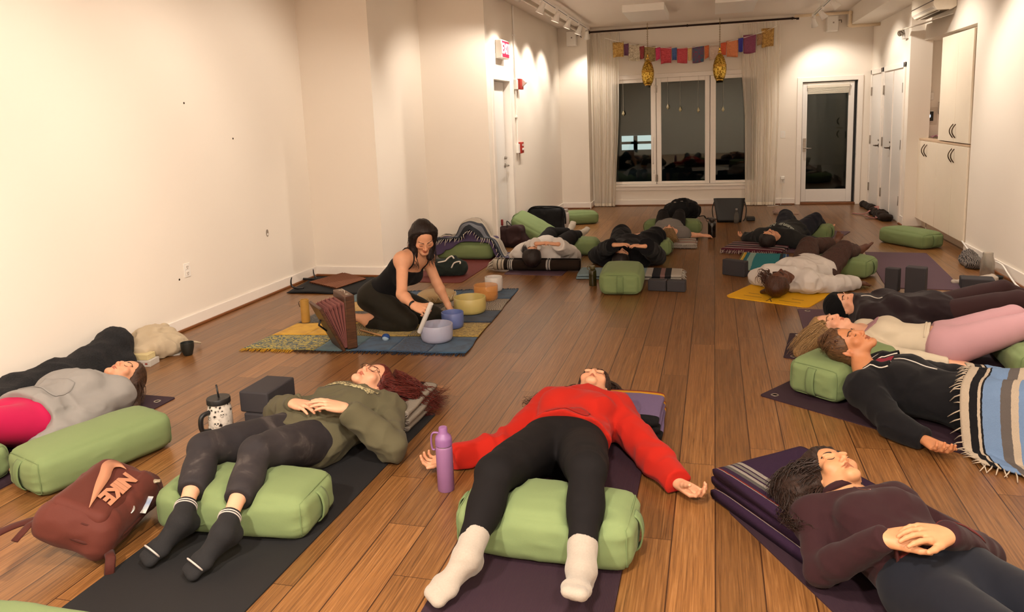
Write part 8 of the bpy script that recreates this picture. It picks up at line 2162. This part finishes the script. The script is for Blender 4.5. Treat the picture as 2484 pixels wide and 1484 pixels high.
solo('sandal_pair', MB().bb((.46, 11.3, .0), (.58, 11.45, .05)), plain('sandal_black', '#151314', .5), 'small dark case beside the leather tote', 'case', bevel=.01)
def nalgene(label, c, h, r, m, capm):
    t = bottle('water_bottle', label, c, [(0, 0), (r*.95, 0), (r, .006), (r, h*.70), (r*.85, h*.77), (r*.6, h*.80), (r*.6, h*.82), (0, h*.82)], m)
    obj('cap', MB().lathe((c[0], c[1], h*.815), [(0, 0), (r*.72, 0), (r*.74, .01), (r*.74, h*.13), (r*.66, h*.15), (0, h*.15)], 24), capm, t, smooth=True, angle=.7)
    cc = V3(c[0], c[1], h*.86)
    obj('carry_loop', MB().tube([cc+V3(-r*.9-r*.5*math.cos(a), 0, r*.55*math.sin(a)) for a in np.linspace(0, 6.28, 17)[:-1]], .004, 6, close=True), capm, t, smooth=True)
    return t
c_ = F(1727, 576); nalgene('dark smoked bottle near the outstretched hand', (c_[0], c_[1]+.04), .26, .05, plain('bottle_dark', '#1d150e', .15, trans=.2), plain('cap_brown', '#2a1d14', .4))
c_ = F(1437, 694); nalgene('olive green bottle beside the end on bolster', (c_[0], c_[1]+.03), .20, .036, plain('bottle_olive', '#3a3212', .12, trans=.45), plain('cap_olive', '#4a4220', .4))
c_ = V3(2.40, 7.55, 0); t = bottle('water_bottle', 'clear wide bottle by the baseboard', c_, [(0, 0), (.055, 0), (.058, .008), (.058, .15), (.048, .19), (.043, .2), (.043, .235), (.04, .235), (.04, .2), (.052, .15), (.052, .012), (0, .01)], clr)
c_ = V3(2.42, 7.36, 0); t = thing('cup', 'small black bowl cup by the clear bottle', 'cup', (c_[0], c_[1], 0), 0, 'dark cups')
obj('cup_wall', MB().lathe((c_[0], c_[1], 0), [(0, 0), (.03, 0), (.04, .02), (.05, .06), (.047, .06), (.036, .022), (0, .012)], 28), plain('dark_stoneware', '#1c1e1a'), t, smooth=True, angle=1.2)
o = lump('crumpled_cloth', [(p_ell((2.27, 7.28, .03), (.08, .05, .035)), .02), (p_ell((2.34, 7.24, .05), (.045, .04, .04)), .03), (p_cone((2.2, 7.29, .015), (2.06, 7.30, .112 if False else .012), .022, .012), .02)], fabric('white_towel', '#b7aa9c', .95), None, .007, folds(.008, (20, 20, 20), 18, .004, 8)); tag(o, 'crumpled white cloth lying by the black cup', 'cloth')
M_PLD = patch_mat('plaid_grey', '#141214', '#7d726a', 'band')
o = lump('plaid_scarf', [(p_ell((2.44, 8.16, .05), (.07, .15, .05)), .03), (p_ell((2.43, 8.0, .04), (.07, .09, .04)), .03), (p_ell((2.46, 8.24, .07), (.05, .08, .06)), .03)], M_PLD, None, .009, folds(.012, (12, 12, 12), 19, .008, 7)); tag(o, 'grey plaid scarf bundled against the baseboard', 'scarf')
tag(obj('white_cable', MB().tube(spline([(2.545, 8.80, .13), (2.53, 8.55, .09), (2.525, 8.2, .04), (2.52, 7.9, .10), (2.525, 7.6, .12), (2.53, 7.45, .07), (2.515, 7.2, .02), (2.50, 6.95, .03), (2.53, 6.7, .09), (2.54, 6.4, .1)], 60), .008, 8), M_WHITE, smooth=True), 'white cable looping along the baseboard', 'cable')
tag(obj('grey_cable', MB().tube(spline([(2.60, 10.45, .085), (2.565, 10.3, .02), (2.50, 10.1, .03), (2.56, 9.95, .06), (2.55, 9.75, .05)], 40), .005, 6), plain('cable_grey', '#b3a494', .5), smooth=True), 'pale cord tangled under the low cabinets', 'cable')
# cloths by the closet doors
M_CHO = fabric('chocolate_towel', '#23170f', .95, 400, .35, .15)
o = lump('rolled_towel', [(p_cone((2.30, 12.9, .035), (2.34, 12.35, .035), .045, .05), .02)], M_CHO, None, .010, folds(.008, (10, 6, 10), 20, .006, 6)); tag(o, 'dark brown rolled towel by the single closet door', 'towel', 'dark brown towels by the closets')
o = lump('rolled_towel', [(p_cone((2.28, 12.0, .035), (2.30, 11.45, .04), .055, .07), .02), (p_ell((2.30, 11.3, .045), (.08, .11, .045)), .03)], M_CHO, None, .010, folds(.012, (10, 7, 10), 21, .006, 6)); tag(o, 'dark brown crumpled towel before the double closet', 'towel', 'dark brown towels by the closets')
o = solo('pink_strap', MB().tube(spline([(2.0, 12.0, .012), (2.12, 11.85, .02), (2.2, 11.9, .05), (2.27, 11.95, .10), (2.30, 11.8, .12), (2.24, 11.62, .05), (2.22, 11.42, .02), (2.15, 11.45, .02), (2.1, 11.62, .03)], 50), .022, 8, flat=.35), fabric('rose_strap', '#a8726a', .9), 'pink cloth strap tangled over the brown towel', 'strap', smooth=True)
# things on the floor behind the charcoal sweatshirt
p = F(1893, 519); solo('phone', MB().box((p[0]+.13, p[1], .006), (.26, .09, .010), Rz(-.05)), plain('rose_paper', '#a88a7c', .6), 'pale pink folded paper on the floor by the vent', 'paper', bevel=.002)
o = lump('tissue', [(p_ell((p[0]-.05, p[1]+.02, .03), (.05, .04, .035)), .02)], plain('tissue_rose', '#a58d82', .9), None, .007, folds(.01, (25, 25, 25), 22, .004, 9)); tag(o, 'small crumpled pink tissue by the folded paper', 'tissue')
